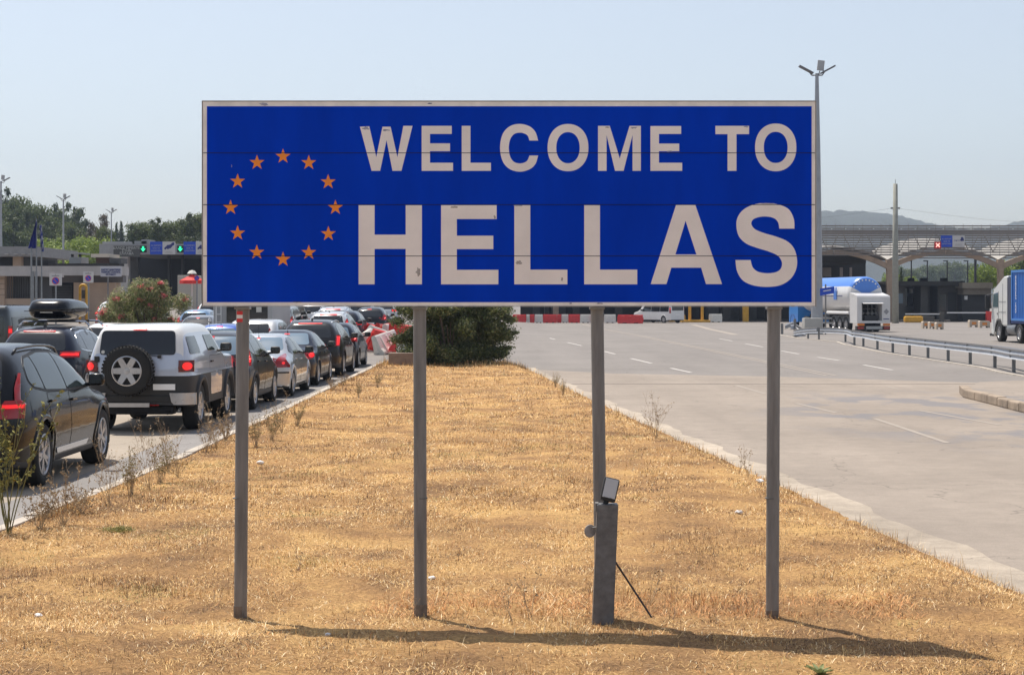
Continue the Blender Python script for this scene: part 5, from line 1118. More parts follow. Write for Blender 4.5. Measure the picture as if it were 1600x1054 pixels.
# yellow posts and islands at the canopy
yl = empty('yellow_island', (cx_(1080), YC - 4, 0), 0, 'yellow painted kerb island with two yellow posts seen below the sign', 'traffic island')
b = MB(); b.bbox(cx_(1058) - cx_(1080), cx_(1102) - cx_(1080), -.6, .6, 0, .22, .05); b.build('base', M_yellow, yl)
for px in (1071.5, 1090.5): b = MB(); b.tube([(cx_(px) - cx_(1080), 0, .2), (cx_(px) - cx_(1080), 0, 2.6)], .15, 10); b.build('post', M_yellow, yl)
b = MB(); b.bbox(cx_(1044), cx_(1069), YC - 1.5, YC - .9, 0, .72, .1); tag(b.build('yellow_barrier', M_yellow), 'long yellow kerb barrier left of the two yellow posts', 'barrier')
b = MB(); b.bbox(cx_(1159), cx_(1168), YC - 1, YC - .3, 0, 4.5, .05); tag(b.build('yellow_column', M_yellow), 'yellow square column near the rightmost sign post', 'column')
b = MB(); b.bbox(cx_(1393), cx_(1421), YC - 6, YC - 5.2, 0, .62, .18); tag(b.build('yellow_barrier', M_yellow), 'low yellow barrier at the foot of the concrete pole', 'barrier')
b = MB(); b.bbox(cx_(1423), cx_(1440), YC - 5.5, YC - 5, 0, .6, .05); tag(b.build('grey_barrier', M_shade2), 'low dark grey barrier right of the low yellow one', 'barrier')
# road name sign
rs_ = empty('road_sign', (XZ(1290, 0, 112)[0], 112, 0), 0, 'small blue direction sign on a thin post in front of the tanker', 'road sign')
b = MB(); b.tube([(0, 0, 0), (0, 0, 3.25)], .05, 6); b.build('post', M_post, rs_)
b = MB(); s_ = 112 / F; b.prism([(-9 * s_, CH + 6 * s_), (13 * s_, CH + 10 * s_), (13 * s_, CH + 23 * s_ - .1), (-9 * s_, CH + 20 * s_ - .1)], -.08, -.05, 'y'); b.build('panel', M_bluesign, rs_)
b = MB(); b.prism([(-4 * s_, CH + 12.6 * s_), (8 * s_, CH + 14.6 * s_), (8 * s_, CH + 16 * s_), (-4 * s_, CH + 14 * s_)], -.09, -.081, 'y'); b.build('arrow', M_white, rs_)
# ================================================================ TANKER
tk = empty('tanker_lorry', ((1361 - CX) * 120.5 / F, 120.5, 0), R(9.2), 'white tanker lorry with blue top band and open rear cabinet', 'lorry')
M_tw = mat('tanker white', (.66, .65, .64), .35, coat=.3, var=.04); M_tb = mat('tanker blue', (.06, .20, .62), .35, coat=.3, var=.04)
def tankpiece(a0, a1, m, nm, rad=1.30, zc=2.58):
    b = MB(); n = 20; ys_ = [(1.0, .0), (1.0, rad * .9), (1.12, rad * .97), (1.3, rad), (11.5, rad), (11.8, rad * .8), (11.85, 0)]; v = []
    for y, r_ in ys_:
        for j in range(n + 1):
            t = a0 + (a1 - a0) * j / n; v.append((r_ * math.cos(t), y, zc + r_ * math.sin(t)))
    f = [(i * (n + 1) + j, i * (n + 1) + j + 1, (i + 1) * (n + 1) + j + 1, (i + 1) * (n + 1) + j) for i in range(len(ys_) - 1) for j in range(n)]
    b.add(v, f); o = b.build(nm, m, tk); autosmooth(o, 30); return o
tankpiece(R(-204), R(24), M_tw, 'tank') if False else None
tankpiece(R(152), R(388), M_tw, 'tank'); tb = tankpiece(R(28), R(152), M_tb, 'blue_band')
b = MB()
for k in range(9):
    t = R(34 + 14 * k); Mx = Matrix.Translation((1.06 * math.cos(t), .985, 2.58 + 1.06 * math.sin(t))) @ Matrix.Rotation(-t, 4, 'Y'); b.box(-.05, .05, -.012, .004, -.05, .05, Mx)
b.build('dots', M_white, tb)
b = MB(); b.box(-1.315, -1.300, 2.2, 9.0, 2.50, 2.55); b.build('stripe', M_ink, tk)
to_curve_mesh('emblem', [[(-.3, .9), (-.12, .9), (0, .3), (.12, .9), (.32, .9), (.32, 0), (-.3, 0)]], .02, M_tb, tk).matrix_basis = Matrix.Translation((-1.33, 3.6, 2.25)) @ Matrix.Rotation(R(-90), 4, 'Z')
cabn = MB(); 
for x0, x1, z0_, z1_ in ((-1.2, -.86, .62, 2.42), (.62, 1.2, .62, 2.42), (-.86, .62, 2.05, 2.42), (-.86, .62, .62, .78)): cabn.box(x0, x1, -.5, .98, z0_, z1_)
cb = cabn.build('rear_cabinet', M_tw, tk)
b = MB(); b.prism([(-.5, 2.42), (.98, 2.42), (.98, 2.75), (-.45, 2.52)], -1.2, 1.2, 'x'); b.build('cabinet_roof', M_tw, cb)
b = MB(); b.box(-.86, .62, .5, .6, .78, 2.05); b.build('cabinet_inside', M_dark, cb)
b = MB()
for z in (1.0, 1.3, 1.62): b.tube([(-.8, .2, z), (.55, .2, z)], .04, 6)
for x in (-.6, -.2, .1, .4): b.tube([(x, .1, .8), (x, .1, 1.9)], .035, 6); b.lathe([(0, -.02), (.11, -.02), (.11, .02), (0, .02)], 12, 'y', Matrix.Translation((x, .08, 1.3)))
b.build('pipework', mat('pipe grey', (.12, .12, .12), .4, .6), cb)
b = MB(); Mx = Matrix.Translation((-.12, -.5, 2.06)) @ Matrix.Rotation(R(-75), 4, 'X'); b.box(-.74, .74, -.02, .02, -.34, 0, Mx); b.build('flap', M_tw, cb)
b = MB(); b.prism([(.92, 1.22), (1.12, 1.42), (.92, 1.62), (.72, 1.42)], -.52, -.505, 'y'); b.build('hazard_diamond', mat('grey label', (.28, .28, .29), .5), cb)
b = MB(); b.box(.70, 1.12, -.52, -.505, .88, .94); b.build('label_bar', M_ink, cb)
b = MB(); b.box(-1.2, 1.2, -.5, -.1, .12, .42); b.build('bumper', M_clad, tk)
b = MB(); b.box(-.55, .62, -.54, -.51, .2, .40); b.build('number_plate', mat('pale plate', (.45, .45, .43), .5), tk)
for sx in (-1, 1):
    b = MB(); b.box(sx * .93 - .25, sx * .93 + .25, -.54, -.48, .44, .60); b.build('marker_board', mat('amber board', (.75, .22, .03), .5), tk)
    b = MB(); b.box(sx * .95 - .22, sx * .95 + .22, -.53, -.5, .2, .38); b.build('tail_light', M_lens, tk)
b = MB(); b.box(-.5, .5, .0, 11.5, .75, 1.15); b.box(-1.15, 1.15, 5.2, 5.35, .6, 1.3); b.build('chassis', M_clad, tk)
b = MB(); b.tube([(-1.2, 1.0, 1.32), (-1.2, 5.5, 1.32)], .12, 10); b.build('side_pipe', M_tw, tk)
b = MB(); b.box(-1.2, -1.1, 4.6, 8.5, .5, .62); b.box(-1.2, -1.1, 4.6, 8.5, .85, .97); b.build('side_guard', M_galv, tk)
tm, rm = wheel_mesh(.50, .34, 8, False, .29)
def put_wheel(par, x, y, sx, R_=.5):
    t = bpy.data.objects.new('wheel', tm); COL.objects.link(t); t.parent = par; t.location = (x, y, R_); t.rotation_euler = (0, 0, 0 if sx > 0 else math.pi)
    r_ = bpy.data.objects.new('rim', rm); COL.objects.link(r_); r_.parent = t
for y in (1.75, 3.0, 4.25):
    for sx in (1, -1):
        put_wheel(tk, sx * 1.03, y, sx)
        b = MB(); n = 10; v = []
        for i in range(n + 1):
            t = math.pi * (.1 + .8 * i / n); v += [(sx * 1.2, y + .6 * math.cos(t), .5 + .6 * math.sin(t)), (sx * .85, y + .6 * math.cos(t), .5 + .6 * math.sin(t)), (sx * .85, y + .57 * math.cos(t), .5 + .57 * math.sin(t)), (sx * 1.2, y + .57 * math.cos(t), .5 + .57 * math.sin(t))]
        b.add(v, [(4 * i + j, 4 * i + (j + 1) % 4, 4 * i + 4 + (j + 1) % 4, 4 * i + 4 + j) for i in range(n) for j in range(4)]); b.build('mudguard', M_galv, tk)
M_cb = mat('cab blue', (.02, .22, .62), .35, coat=.5)
b = MB(); b.prism([(12.1, .55), (14.2, .5), (14.25, 1.3), (14.0, 2.4), (13.6, 3.1), (12.1, 3.2)], -1.24, 1.24, 'x'); cbb = b.build('cab', M_cb, tk)
b = MB(); b.prism([(12.9, 1.75), (13.8, 1.75), (13.6, 2.5), (12.9, 2.5)], -1.255, -1.242, 'x'); b.build('side_window', M_glass, cbb)
b = MB(); b.lathe([(.62, -1.26), (.62, -1.0), (0, -1.0)], 20, 'x', Matrix.Translation((0, 13.3, .5))); b.build('wheel_arch', M_dark, cbb)
for sx in (1, -1): put_wheel(tk, sx * 1.04, 13.3, sx)
for y in (10.6,):
    for sx in (1, -1): put_wheel(tk, sx * 1.04, y, sx)
# ================================================================ CONTAINER LORRY
cl = empty('container_lorry', (27.3, 92.5, 0), 0, 'white lorry cab pulling a blue shipping container at the right edge', 'lorry')
prof = [(-1.55, .85), (-1.55, 3.50), (-1.40, 3.52), (-.8, 3.48), (.2, 3.12), (1.0, 2.86), (1.38, 2.05), (1.50, 1.15), (1.52, .55), (1.35, .30), (1.05, .30), (.75, .55), (.62, .92), (.35, 1.16), (-.35, 1.16), (-.62, .85)]
b = MB(); b.prism([(-p[0] * -1, p[1]) for p in prof], -1.24, 1.24, 'x'); cbb = b.build('cab', mat('lorry white', (.68, .68, .65), .35, coat=.4, var=.04), cl)
bm = bmesh.new(); bm.from_mesh(cbb.data); bmesh.ops.bevel(bm, geom=[e for e in bm.edges if abs(e.calc_face_angle(0)) > 1.3 and e.calc_length() < 2.2], offset=.07, segments=3, affect='EDGES'); bm.to_mesh(cbb.data); bm.free(); autosmooth(cbb, 50)
b = MB(); b.prism([(.12, 1.85), (1.12, 1.85), (.98, 2.55), (.30, 2.62), (.12, 2.62)], -1.258, -1.242, 'x'); b.build('side_window', M_glassL, cbb)
b = MB()
for pts in ([(.06, .95), (.06, 2.7)], [(1.22, 1.2), (1.30, 1.9), (1.12, 2.6)], [(-.75, .95), (-.75, 3.1)], [(-1.3, 1.6), (.0, 1.6)], [(-1.3, 2.15), (.0, 2.15)]):
    b.tube([(-1.245, p[0], p[1]) for p in pts], .014, 4)
b.build('door_seam', mat('seam grey', (.2, .2, .2), .6), cbb)
b = MB(); b.bbox(-1.262, -1.245, .16, .34, 1.48, 1.54, .006); b.build('handle', M_black, cbb)
b = MB(); b.bbox(-1.62, -1.36, 1.20, 1.38, 1.75, 2.50, .05); b.tube([(-1.2, 1.15, 2.55), (-1.5, 1.3, 2.5)], .025, 5); b.build('mirror', M_black, cbb)
b = MB(); b.box(-1.05, 1.05, -1.62, -1.56, .9, 3.40); b.box(-1.22, -1.20, -2.2, -1.56, .95, 3.42); b.build('side_deflector', mat('deflector dark blue', (.03, .035, .07), .5), cl)
b = MB(); b.box(-.9, .9, -.4, .5, 3.2, 3.34); b.build('roof_hatch', M_black, cbb)
b = MB()
v = []; n = 18
for i in range(n + 1):
    t = math.pi * i / n
    for rr, xx in ((.57, -1.22), (.57, -1.27), (.66, -1.27), (.66, -1.22)): v.append((xx, rr * math.cos(t), .52 + rr * math.sin(t)))
b.add(v, [(4 * i + j, 4 * i + (j + 1) % 4, 4 * i + 4 + (j + 1) % 4, 4 * i + 4 + j) for i in range(n) for j in range(4)]); b.box(-1.25, 1.2, 1.2, 1.72, .28, .42); b.build('wheel_arch', M_black, cl)
for y in (0, -3.7):
    for sx in (1, -1): put_wheel(cl, sx * 1.07, y, sx)
b = MB(); b.box(-.45, .45, -9, -.6, .72, 1.0); b.build('chassis', M_dark, cl)
b = MB(); b.lathe([(0, -2.9), (.30, -2.9), (.33, -2.85), (.33, -1.55), (.30, -1.5), (0, -1.5)], 20, 'y', Matrix.Translation((-.95, 0, .72))); o = b.build('fuel_tank', M_galv, cl); autosmooth(o, 40)
b = MB(); b.box(-1.15, -.6, -1.45, -.9, .35, .85); b.build('battery_box', M_black, cl)
b = MB(); b.box(-1.22, 1.22, -16, -2.0, 1.02, 1.18); b.build('trailer_bed', mat('trailer blue', (.02, .04, .16), .6), cl)
M_cont = mat('container blue', (.015, .13, .46), .45, var=.08, vscale=1.5)
b = MB(); v = []; y = -2.45; k = 0; pr = []
while y > -14.5:
    for dx, dy in ((0, .07), (.036, .07), (.036, .07), (0, .07)):
        pr.append((-1.22 + (.036 if k % 4 in (1, 2) else 0), y)); y -= .07; k += 1
n = len(pr); v = [(x, y_, 1.25) for x, y_ in pr] + [(x, y_, 3.66) for x, y_ in pr]; b.add(v, [(i, i + 1, n + i + 1, n + i) for i in range(n - 1)]); ct = b.build('container_side', M_cont, cl)
b = MB(); b.box(-1.15, 1.22, -14.4, -2.5, 1.19, 3.70); b.build('container', M_cont, cl)
M_cf = mat('container frame', (.05, .20, .52), .5)
b = MB(); b.box(-1.26, -1.19, -14.5, -2.36, 3.66, 3.78); b.box(-1.26, -1.19, -14.5, -2.36, 1.16, 1.27); b.box(-1.262, -1.16, -2.46, -2.34, 1.17, 3.77); b.build('container_frame', M_cf, cl)
for i, ch in enumerate('HAMBURG SUD'):
    if ch == ' ': continue
    t = text_mesh('lettering', ch, .26, M_white, cl, (-1.262, -3.18, 3.40 - i * .175), rz=R(-90), thick=.004, bold=.004)
tag(tk.children[0], None)
# ================================================================ LEFT BUILDINGS
M_fas = mat('weathered fascia', (.44, .41, .39), .85, var=.14, vscale=1.2, stretch=(1, 1, .3)); M_beige = mat('beige wall paint', (.44, .32, .235), .85, var=.08, vscale=1.5)
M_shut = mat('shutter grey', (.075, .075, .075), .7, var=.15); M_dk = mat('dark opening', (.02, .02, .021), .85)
def LX(px, Y): return (px - CX) * Y / F
def LZ(py, Y): return CH - (py - HY) * Y / F
def lbox(e, name, m, Y, x0, x1, y0, y1, da, db, base=None):
    """box seen between photo columns x0..x1 and rows y0..y1 at distance Y+da, db deep"""
    d = Y + da; b = MB(); ex, ey, ez = e.location; zlo = LZ(y1, d) if base is None else base
    b.box(LX(x0, d) - ex, LX(x1, d) - ex, d - ey, d + db - ey, zlo - ez, LZ(y0, d) - ez); return b.build(name, m, e)
Y1 = 112.0; g1 = float(gz(-30, Y1))
bl = empty('office_building', (LX(90, Y1), Y1, g1 - .3), 0, 'long low flat-roofed building with a pale concrete fascia on the left', 'building')
lbox(bl, 'roof', M_fas, Y1, -60, 186, 415.5, 430, 0, 2.9)
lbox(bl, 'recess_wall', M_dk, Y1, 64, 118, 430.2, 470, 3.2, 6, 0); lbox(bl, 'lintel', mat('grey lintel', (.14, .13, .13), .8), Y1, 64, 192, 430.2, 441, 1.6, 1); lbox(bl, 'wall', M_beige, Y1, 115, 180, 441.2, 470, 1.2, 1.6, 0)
for k in range(9): lbox(bl, 'shutter_slat', M_shut, Y1, 68, 112, 445 + k * 2.6, 447 + k * 2.6, 3.0 - .02 * k, .06)
lbox(bl, 'roof_deck', M_dk, Y1, 75, 186, 411.5, 415.3, 3, 1.5)
lbox(bl, 'vent_block', mat('roof block', (.36, .36, .36), .8), Y1, 108, 127, 401.5, 411.3, 5, 2); lbox(bl, 'vent_cap', mat('roof block', (.36, .36, .36), .8), Y1, 109, 126, 394.5, 396.5, 4.6, 2.6)
for px in (112, 124): lbox(bl, 'vent_leg', M_dk, Y1, px - 1, px + 1, 396.6, 401.4, 5.5, .4)
lbox(bl, 'roof_unit', M_dk, Y1, 50, 74, 406, 415.3, 4, 2); lbox(bl, 'skylight', mat('skylight cream', (.6, .52, .42), .7), Y1, 142, 171, 396.5, 402, 4, 3)
lbox(bl, 'skylight_frame', mat('brick brown', (.16, .09, .07), .8), Y1, 150, 170, 402.2, 411.3, 4.4, 2); lbox(bl, 'roof_shed', M_shut, Y1, 171, 189, 403, 411.3, 3.5, 2)
up = empty('upper_building', (LX(20, 124), 124, g1), 0, 'upper storey with grey parapet above the low building at the left edge', 'building')
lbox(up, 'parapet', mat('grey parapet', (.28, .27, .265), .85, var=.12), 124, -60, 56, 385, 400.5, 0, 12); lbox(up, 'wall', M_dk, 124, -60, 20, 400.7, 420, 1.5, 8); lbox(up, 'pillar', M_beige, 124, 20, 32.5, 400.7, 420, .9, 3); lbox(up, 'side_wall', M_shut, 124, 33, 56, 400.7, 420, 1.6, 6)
for px in (10, 24, 36, 47): lbox(up, 'roof_light', M_fas, 124, px - 3, px + 3, 396, 397.6, -.25, .24)
fr = empty('guard_house', (LX(25, 100), 100, float(gz(-28, 100))), 0, 'small guard house with barred opening and cream corner stones at the left edge', 'building')
lbox(fr, 'roof', M_fas, 100, -40, 58, 423, 431, 0, 6); lbox(fr, 'corner_wall', M_beige, 100, -40, 7, 431.2, 470, .5, 5, 0)
for y in (435, 443, 451, 460): lbox(fr, 'stone_joint', mat('joint brown', (.18, .13, .10), .9), 100, -40, 7.1, y, y + .7, .47, .028)
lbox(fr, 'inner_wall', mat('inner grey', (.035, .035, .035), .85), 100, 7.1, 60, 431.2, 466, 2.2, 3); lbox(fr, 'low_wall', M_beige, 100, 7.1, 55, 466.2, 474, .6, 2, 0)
for k in range(15): lbox(fr, 'bar', M_shut, 100, 9 + k * 2.8, 10 + k * 2.8, 431.2, 467, .9, .05)
for px in (50, 55): lbox(fr, 'column', M_galv, 100, px, px + 2.5, 424, 470, -.3, .15, 0)
# entry canopy
Y2 = 150.0; g2_ = float(gz(-30, Y2)); ec = empty('entry_canopy', (LX(240, Y2), Y2, g2_), 0, 'flat grey entry canopy carrying lane signs over the passenger lanes', 'canopy')
lbox(ec, 'fascia', mat('canopy fascia', (.33, .325, .32), .8, var=.1), Y2, 155, 560, 381, 397.5, 0, 1); lbox(ec, 'end_return', mat('canopy edge', (.44, .43, .42), .8), Y2, 160, 203, 377.5, 380.8, 3, 1)
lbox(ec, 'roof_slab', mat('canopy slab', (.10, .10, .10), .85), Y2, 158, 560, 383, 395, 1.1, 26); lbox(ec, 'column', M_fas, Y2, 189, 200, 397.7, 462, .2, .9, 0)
lbox(ec, 'shade_backing', M_dk, Y2, 200, 560, 399, 470, 24, 1, 0); lbox(ec, 'side_wall', M_shut, Y2, 199.9, 216, 399, 440, 6, .5, 0)  # dark backing added so the open canopy interior reads as shade
for px in (262, 283, 345, 420): lbox(ec, 'inner_column', M_shut, Y2, px, px + 3, 398, 470, 8, .5, 0)
for x0, x1, y0, y1 in ((210, 229, 376.5, 380.8), (221, 232, 374, 380.8)): lbox(ec, 'roof_box', mat('roof block', (.36, .36, .36), .8), Y2, x0, x1, y0, y1, 5, 3)
wb = empty('welcome_board', (LX(198, 148.7), 148.7, LZ(401, 148.7)), 0, 'dark grey board with three lines of Greek lettering on the entry canopy', 'sign')
b = MB(); b.box(LX(177.5, 148.7) - wb.location.x, LX(219, 148.7) - wb.location.x, -.05, .05, 0, 17 * 148.7 / F); b.build('panel', mat('board grey', (.085, .085, .08), .7), wb)
for i, s in enumerate(['ΚΑΛΩΣ ΗΡΘΑΤΕ', 'ΣΤΗΝ', 'ΕΛΛΑΔΑ']):
    text_mesh('lettering', s, .30, mat('grey lettering', (.42, .42, .40), .6), wb, (0, -.06, .74 - .235 * i), bold=.004)
bn = empty('banner', (LX(173.5, 109), 109, LZ(432, 109)), 0, 'white banner with blue lettering on the end of the long low building', 'banner')
b = MB(); b.box(-LX(800 + 16.5, 109), LX(816.5, 109), -.02, .02, 0, 16 * 109 / F); b.build('panel', mat('banner white', (.52, .51, .55), .6), bn)
b = MB(); b.tube([(-.2, .04, -2.4), (-.2, .04, .1)], .05, 6); b.build('post', M_post, bn)
for i, s in enumerate(['ΕΛΕΓΧΟΣ ΔΙΑΒΑΤΗΡΙΩΝ', 'PASSPORT CONTROL', 'ΕΙΣΟΔΟΣ']):
    t = text_mesh('lettering', s, .15, M_ink, bn, (0, -.03, .42 - .145 * i), bold=.006); 
    if t.dimensions.x > 1.2: t.scale = (1.2 / t.dimensions.x, 1, 1)
def nopark(px, py, hw, hh, Y, label, sgn=True):
    X, Z = XZ(px, py, Y); s = Y / F; e = empty('parking_sign', (X, Y, float(gz(X, Y))), 0, label, 'road sign', 'no parking signs'); z = Z - e.location.z
    b = MB(); b.tube([(0, .05, 0), (0, .05, z + hh * s)], .04, 8); b.build('post', M_galv, e)
    if sgn: b = MB(); b.bbox(-hw * s, hw * s, -.02, .02, z - hh * s, z + hh * s, .008); b.build('panel', mat('sign white', (.55, .53, .52), .5), e)
    r_ = hw * .60 * s if sgn else hw * s; zc = z - hh * s * .18
    for k, (rr, mm, yy, nm) in enumerate(((r_, M_red, -.030, 'red_ring'), (r_ * .82, M_bluesign, -.036, 'blue_disc'))):
        b = MB(); b.lathe([(0, yy), (rr, yy), (rr, yy + .008)], 24, 'y', Matrix.Translation((0, 0, zc))); b.build(nm, mm, e)
    b = MB(); Mx = Matrix.Translation((0, 0, zc)) @ Matrix.Rotation(R(45), 4, 'Y'); b.box(-r_ * .85, r_ * .85, -.044, -.038, -r_ * .10, r_ * .10, Mx); b.build('slash', M_red, e)
    if sgn:
        b = MB(); b.box(-hw * s * .6, hw * s * .6, -.03, -.022, z + hh * s * .62, z + hh * s * .74); b.box(-hw * s * .08, hw * s * .08, -.031, -.022, z + hh * s * .8, z + hh * s * .92); b.build('small_print', mat('grey ink', (.2, .2, .2), .6), e)
nopark(87, 437, 9.6, 9, 92, 'no parking sign on a white panel nearest the flagpoles'); nopark(138, 433, 8, 8.5, 97, 'no parking sign on a white panel above the yellow arch'); nopark(307.5, 433.5, 4.2, 4, 105, 'round no stopping sign in front of the red parasol', False)
ya = empty('yellow_arch', (LX(130, 106), 106, float(gz(-27, 106))), 0, 'yellow arched hoop around a dark box against the beige wall', 'hoop')
b = MB(); s = 106 / F; b.tube([(-5 * s, 0, 0)] + [(5.0 * s * -math.cos(t), 0, LZ(450, 106) - ya.location.z + 5 * s * math.sin(t)) for t in np.linspace(0, math.pi, 10)] + [(5 * s, 0, 0)], .085, 8); b.build('hoop', M_yellow, ya, smooth=True)
b = MB(); b.box(-3 * s, 3.2 * s, .1, .3, LZ(466, 106) - ya.location.z, LZ(453, 106) - ya.location.z); b.build('box', M_shut, ya)
pa = empty('red_parasol', (LX(300, 122), 122, float(gz(-22, 122))), 0, 'red parasol with white trim beside the no stopping sign', 'parasol'); s = 122 / F; zz0 = LZ(443, 122) - pa.location.z
b = MB(); n = 8; rr = 19 * s; v = [(0, 0, zz0 + 15 * s)]
for k in range(n): t = 2 * math.pi * k / n + .2; v += [(rr * math.cos(t), rr * math.sin(t), zz0 + 5 * s), (rr * 1.02 * math.cos(t), rr * 1.02 * math.sin(t), zz0)]
b.add(v, [(0, 1 + 2 * k, 1 + 2 * ((k + 1) % n)) for k in range(n)] + [(1 + 2 * k, 2 + 2 * k, 2 + 2 * ((k + 1) % n), 1 + 2 * ((k + 1) % n)) for k in range(n)]); b.build('canopy', mat('red canvas', (.72, .06, .05), .7, transl=.3), pa)
b = MB(); b.tube([(0, 0, 0), (0, 0, zz0 + 16 * s)], .04, 6); b.build('pole', M_white, pa)
b = MB(); b.lathe([(0, 0), (.35, .0), (.2, .2), (0, .25)], 10, 'z', Matrix.Translation((0, 0, zz0 + 15.5 * s))); b.build('cap', M_wplas, pa)
b = MB(); Xk = LX(288, 126); b.bbox(Xk - .5, Xk + .9, 126, 128, float(gz(Xk, 126)), LZ(430, 126), .05); tag(b.build('kiosk', mat('kiosk cream', (.45, .42, .36), .7)), 'small pale kiosk behind the left side of the red parasol', 'kiosk')
# flags
def flag(px, ytop, ybot, Y, label, m, pole_px, x0, x1, f0, f1, stripes=None):
    X = LX(pole_px, Y); g = float(gz(X, Y)); e = empty('flagpole', (X, Y, g), 0, label, 'flagpole', 'flagpoles')
    b = MB(); b.tube([(0, 0, 0), (0, 0, LZ(ytop, Y) - g)], [.05, .03], 8); b.build('pole', M_galv, e)
    b = MB(); v = []; n, m2 = 16, 12; s = Y / F; col = []
    for i in range(n + 1):
        t = i / n; z = LZ(f0 + (f1 - f0) * t, Y) - g
        lx = (x0(t) - pole_px) * s; rx = (x1(t) - pole_px) * s
        for j in range(m2 + 1):
            u = j / m2; v.append((lx + (rx - lx) * u, -.06 + .10 * math.sin(u * 14 + t * 3), z)); col.append(stripes(t, u) if stripes else (.012, .02, .16))
    f = [(i * (m2 + 1) + j, i * (m2 + 1) + j + 1, (i + 1) * (m2 + 1) + j + 1, (i + 1) * (m2 + 1) + j) for i in range(n) for j in range(m2)]
    np_mesh('flag_cloth', v, f, mat('flag cloth', (1, 1, 1), .8, attr=True, transl=.25), e, col=np.array(col), smooth=True); return e
flag(0, 342, 0, 94, 'flagpole with a furled dark blue flag', None, 57, lambda t: 57 - 4 * math.sin(t * 1.5) - 9 * t, lambda t: 57.5 + .6 * math.sin(t * 9) - .5 * t, 346, 388)
flag(0, 350, 0, 94, 'flagpole with a hanging blue and white striped flag', None, 65, lambda t: 61.5 + 3.0 * t, lambda t: 65 + 4.5 * t, 352, 393, lambda t, u: (.45, .46, .55) if (math.sin(t * 21 + u * 5) > .1) else (.02, .04, .25))
b = MB(); X = LX(49, 94); b.tube([(X, 94, float(gz(X, 94))), (X, 94, LZ(386, 94))], .05, 8); tag(b.build('flagpole', M_galv), 'bare grey pole left of the furled dark blue flag', 'flagpole', 'flagpoles')
# ================================================================ HILLS AND HAZE
def ridge(name, Y, pts, m, z0=-1.0, depth=300, seed=1):
    f = pchip([((p[0] - CX) * Y / F, CH - (p[1] - HY) * Y / F) for p in pts]); xs_ = np.linspace((pts[0][0] - CX) * Y / F, (pts[-1][0] - CX) * Y / F, 160); ks = np.linspace(-1, 1, 13)
    r = np.random.RandomState(seed); V_ = []
    ph = r.uniform(0, 6, 6); top = f(xs_) + sum(np.sin(xs_ * .02 * (k + 1.7) * 900 / Y + ph[k]) * (.9 / (k + 1)) * Y / 900 for k in range(6))
    for k in ks:
        hk = np.cos(k * math.pi / 2) ** 1.1; V_.append(np.stack([xs_, np.full_like(xs_, Y) + k * depth, z0 + (top - z0) * hk + r.normal(0, Y / 1500, len(xs_)) * hk * .6], -1))
    V_ = np.concatenate(V_); n = len(xs_); F_ = [(i * n + j, i * n + j + 1, (i + 1) * n + j + 1, (i + 1) * n + j) for i in range(len(ks) - 1) for j in range(n - 1)]
    return tag(np_mesh(name, V_, F_, m, smooth=True), kind='structure')
M_hill = mat('scrubby hillside', (.055, .065, .055), .95, var=.3, vscale=.02, bump=2, bscale=.03, coords='Object')
ridge('far_hill', 1750, [(900, 455), (1050, 390), (1180, 345), (1260, 334), (1330, 332.5), (1390, 336), (1440, 345), (1480, 351), (1520, 356), (1560, 353), (1585, 347), (1620, 341), (1700, 335), (1800, 345)], M_hill, seed=3)
ridge('wooded_hill', 330, [(-160, 330), (-40, 322), (0, 330), (60, 345), (110, 356), (160, 372), (200, 388), (260, 400), (330, 410), (420, 430)], mat('wood floor', (.06, .075, .03), .95, var=.3, vscale=.1), depth=90, seed=5)
hz = MB(); hz.box(-2350, 2350, -160, 2080, -3, 165); hzo = hz.build('haze', None); tag(hzo, kind='stuff')
hm = bpy.data.materials.new('haze'); hm.use_nodes = True; hn = hm.node_tree.nodes; hn.clear(); ho = hn.new('ShaderNodeOutputMaterial'); hv = hn.new('ShaderNodeVolumePrincipled')
hv.inputs['Color'].default_value = (.62, .75, 1, 1); hv.inputs['Density'].default_value = .00020; hv.inputs['Anisotropy'].default_value = .2
hm.node_tree.links.new(hv.outputs[0], ho.inputs['Volume']); hzo.data.materials.append(hm)
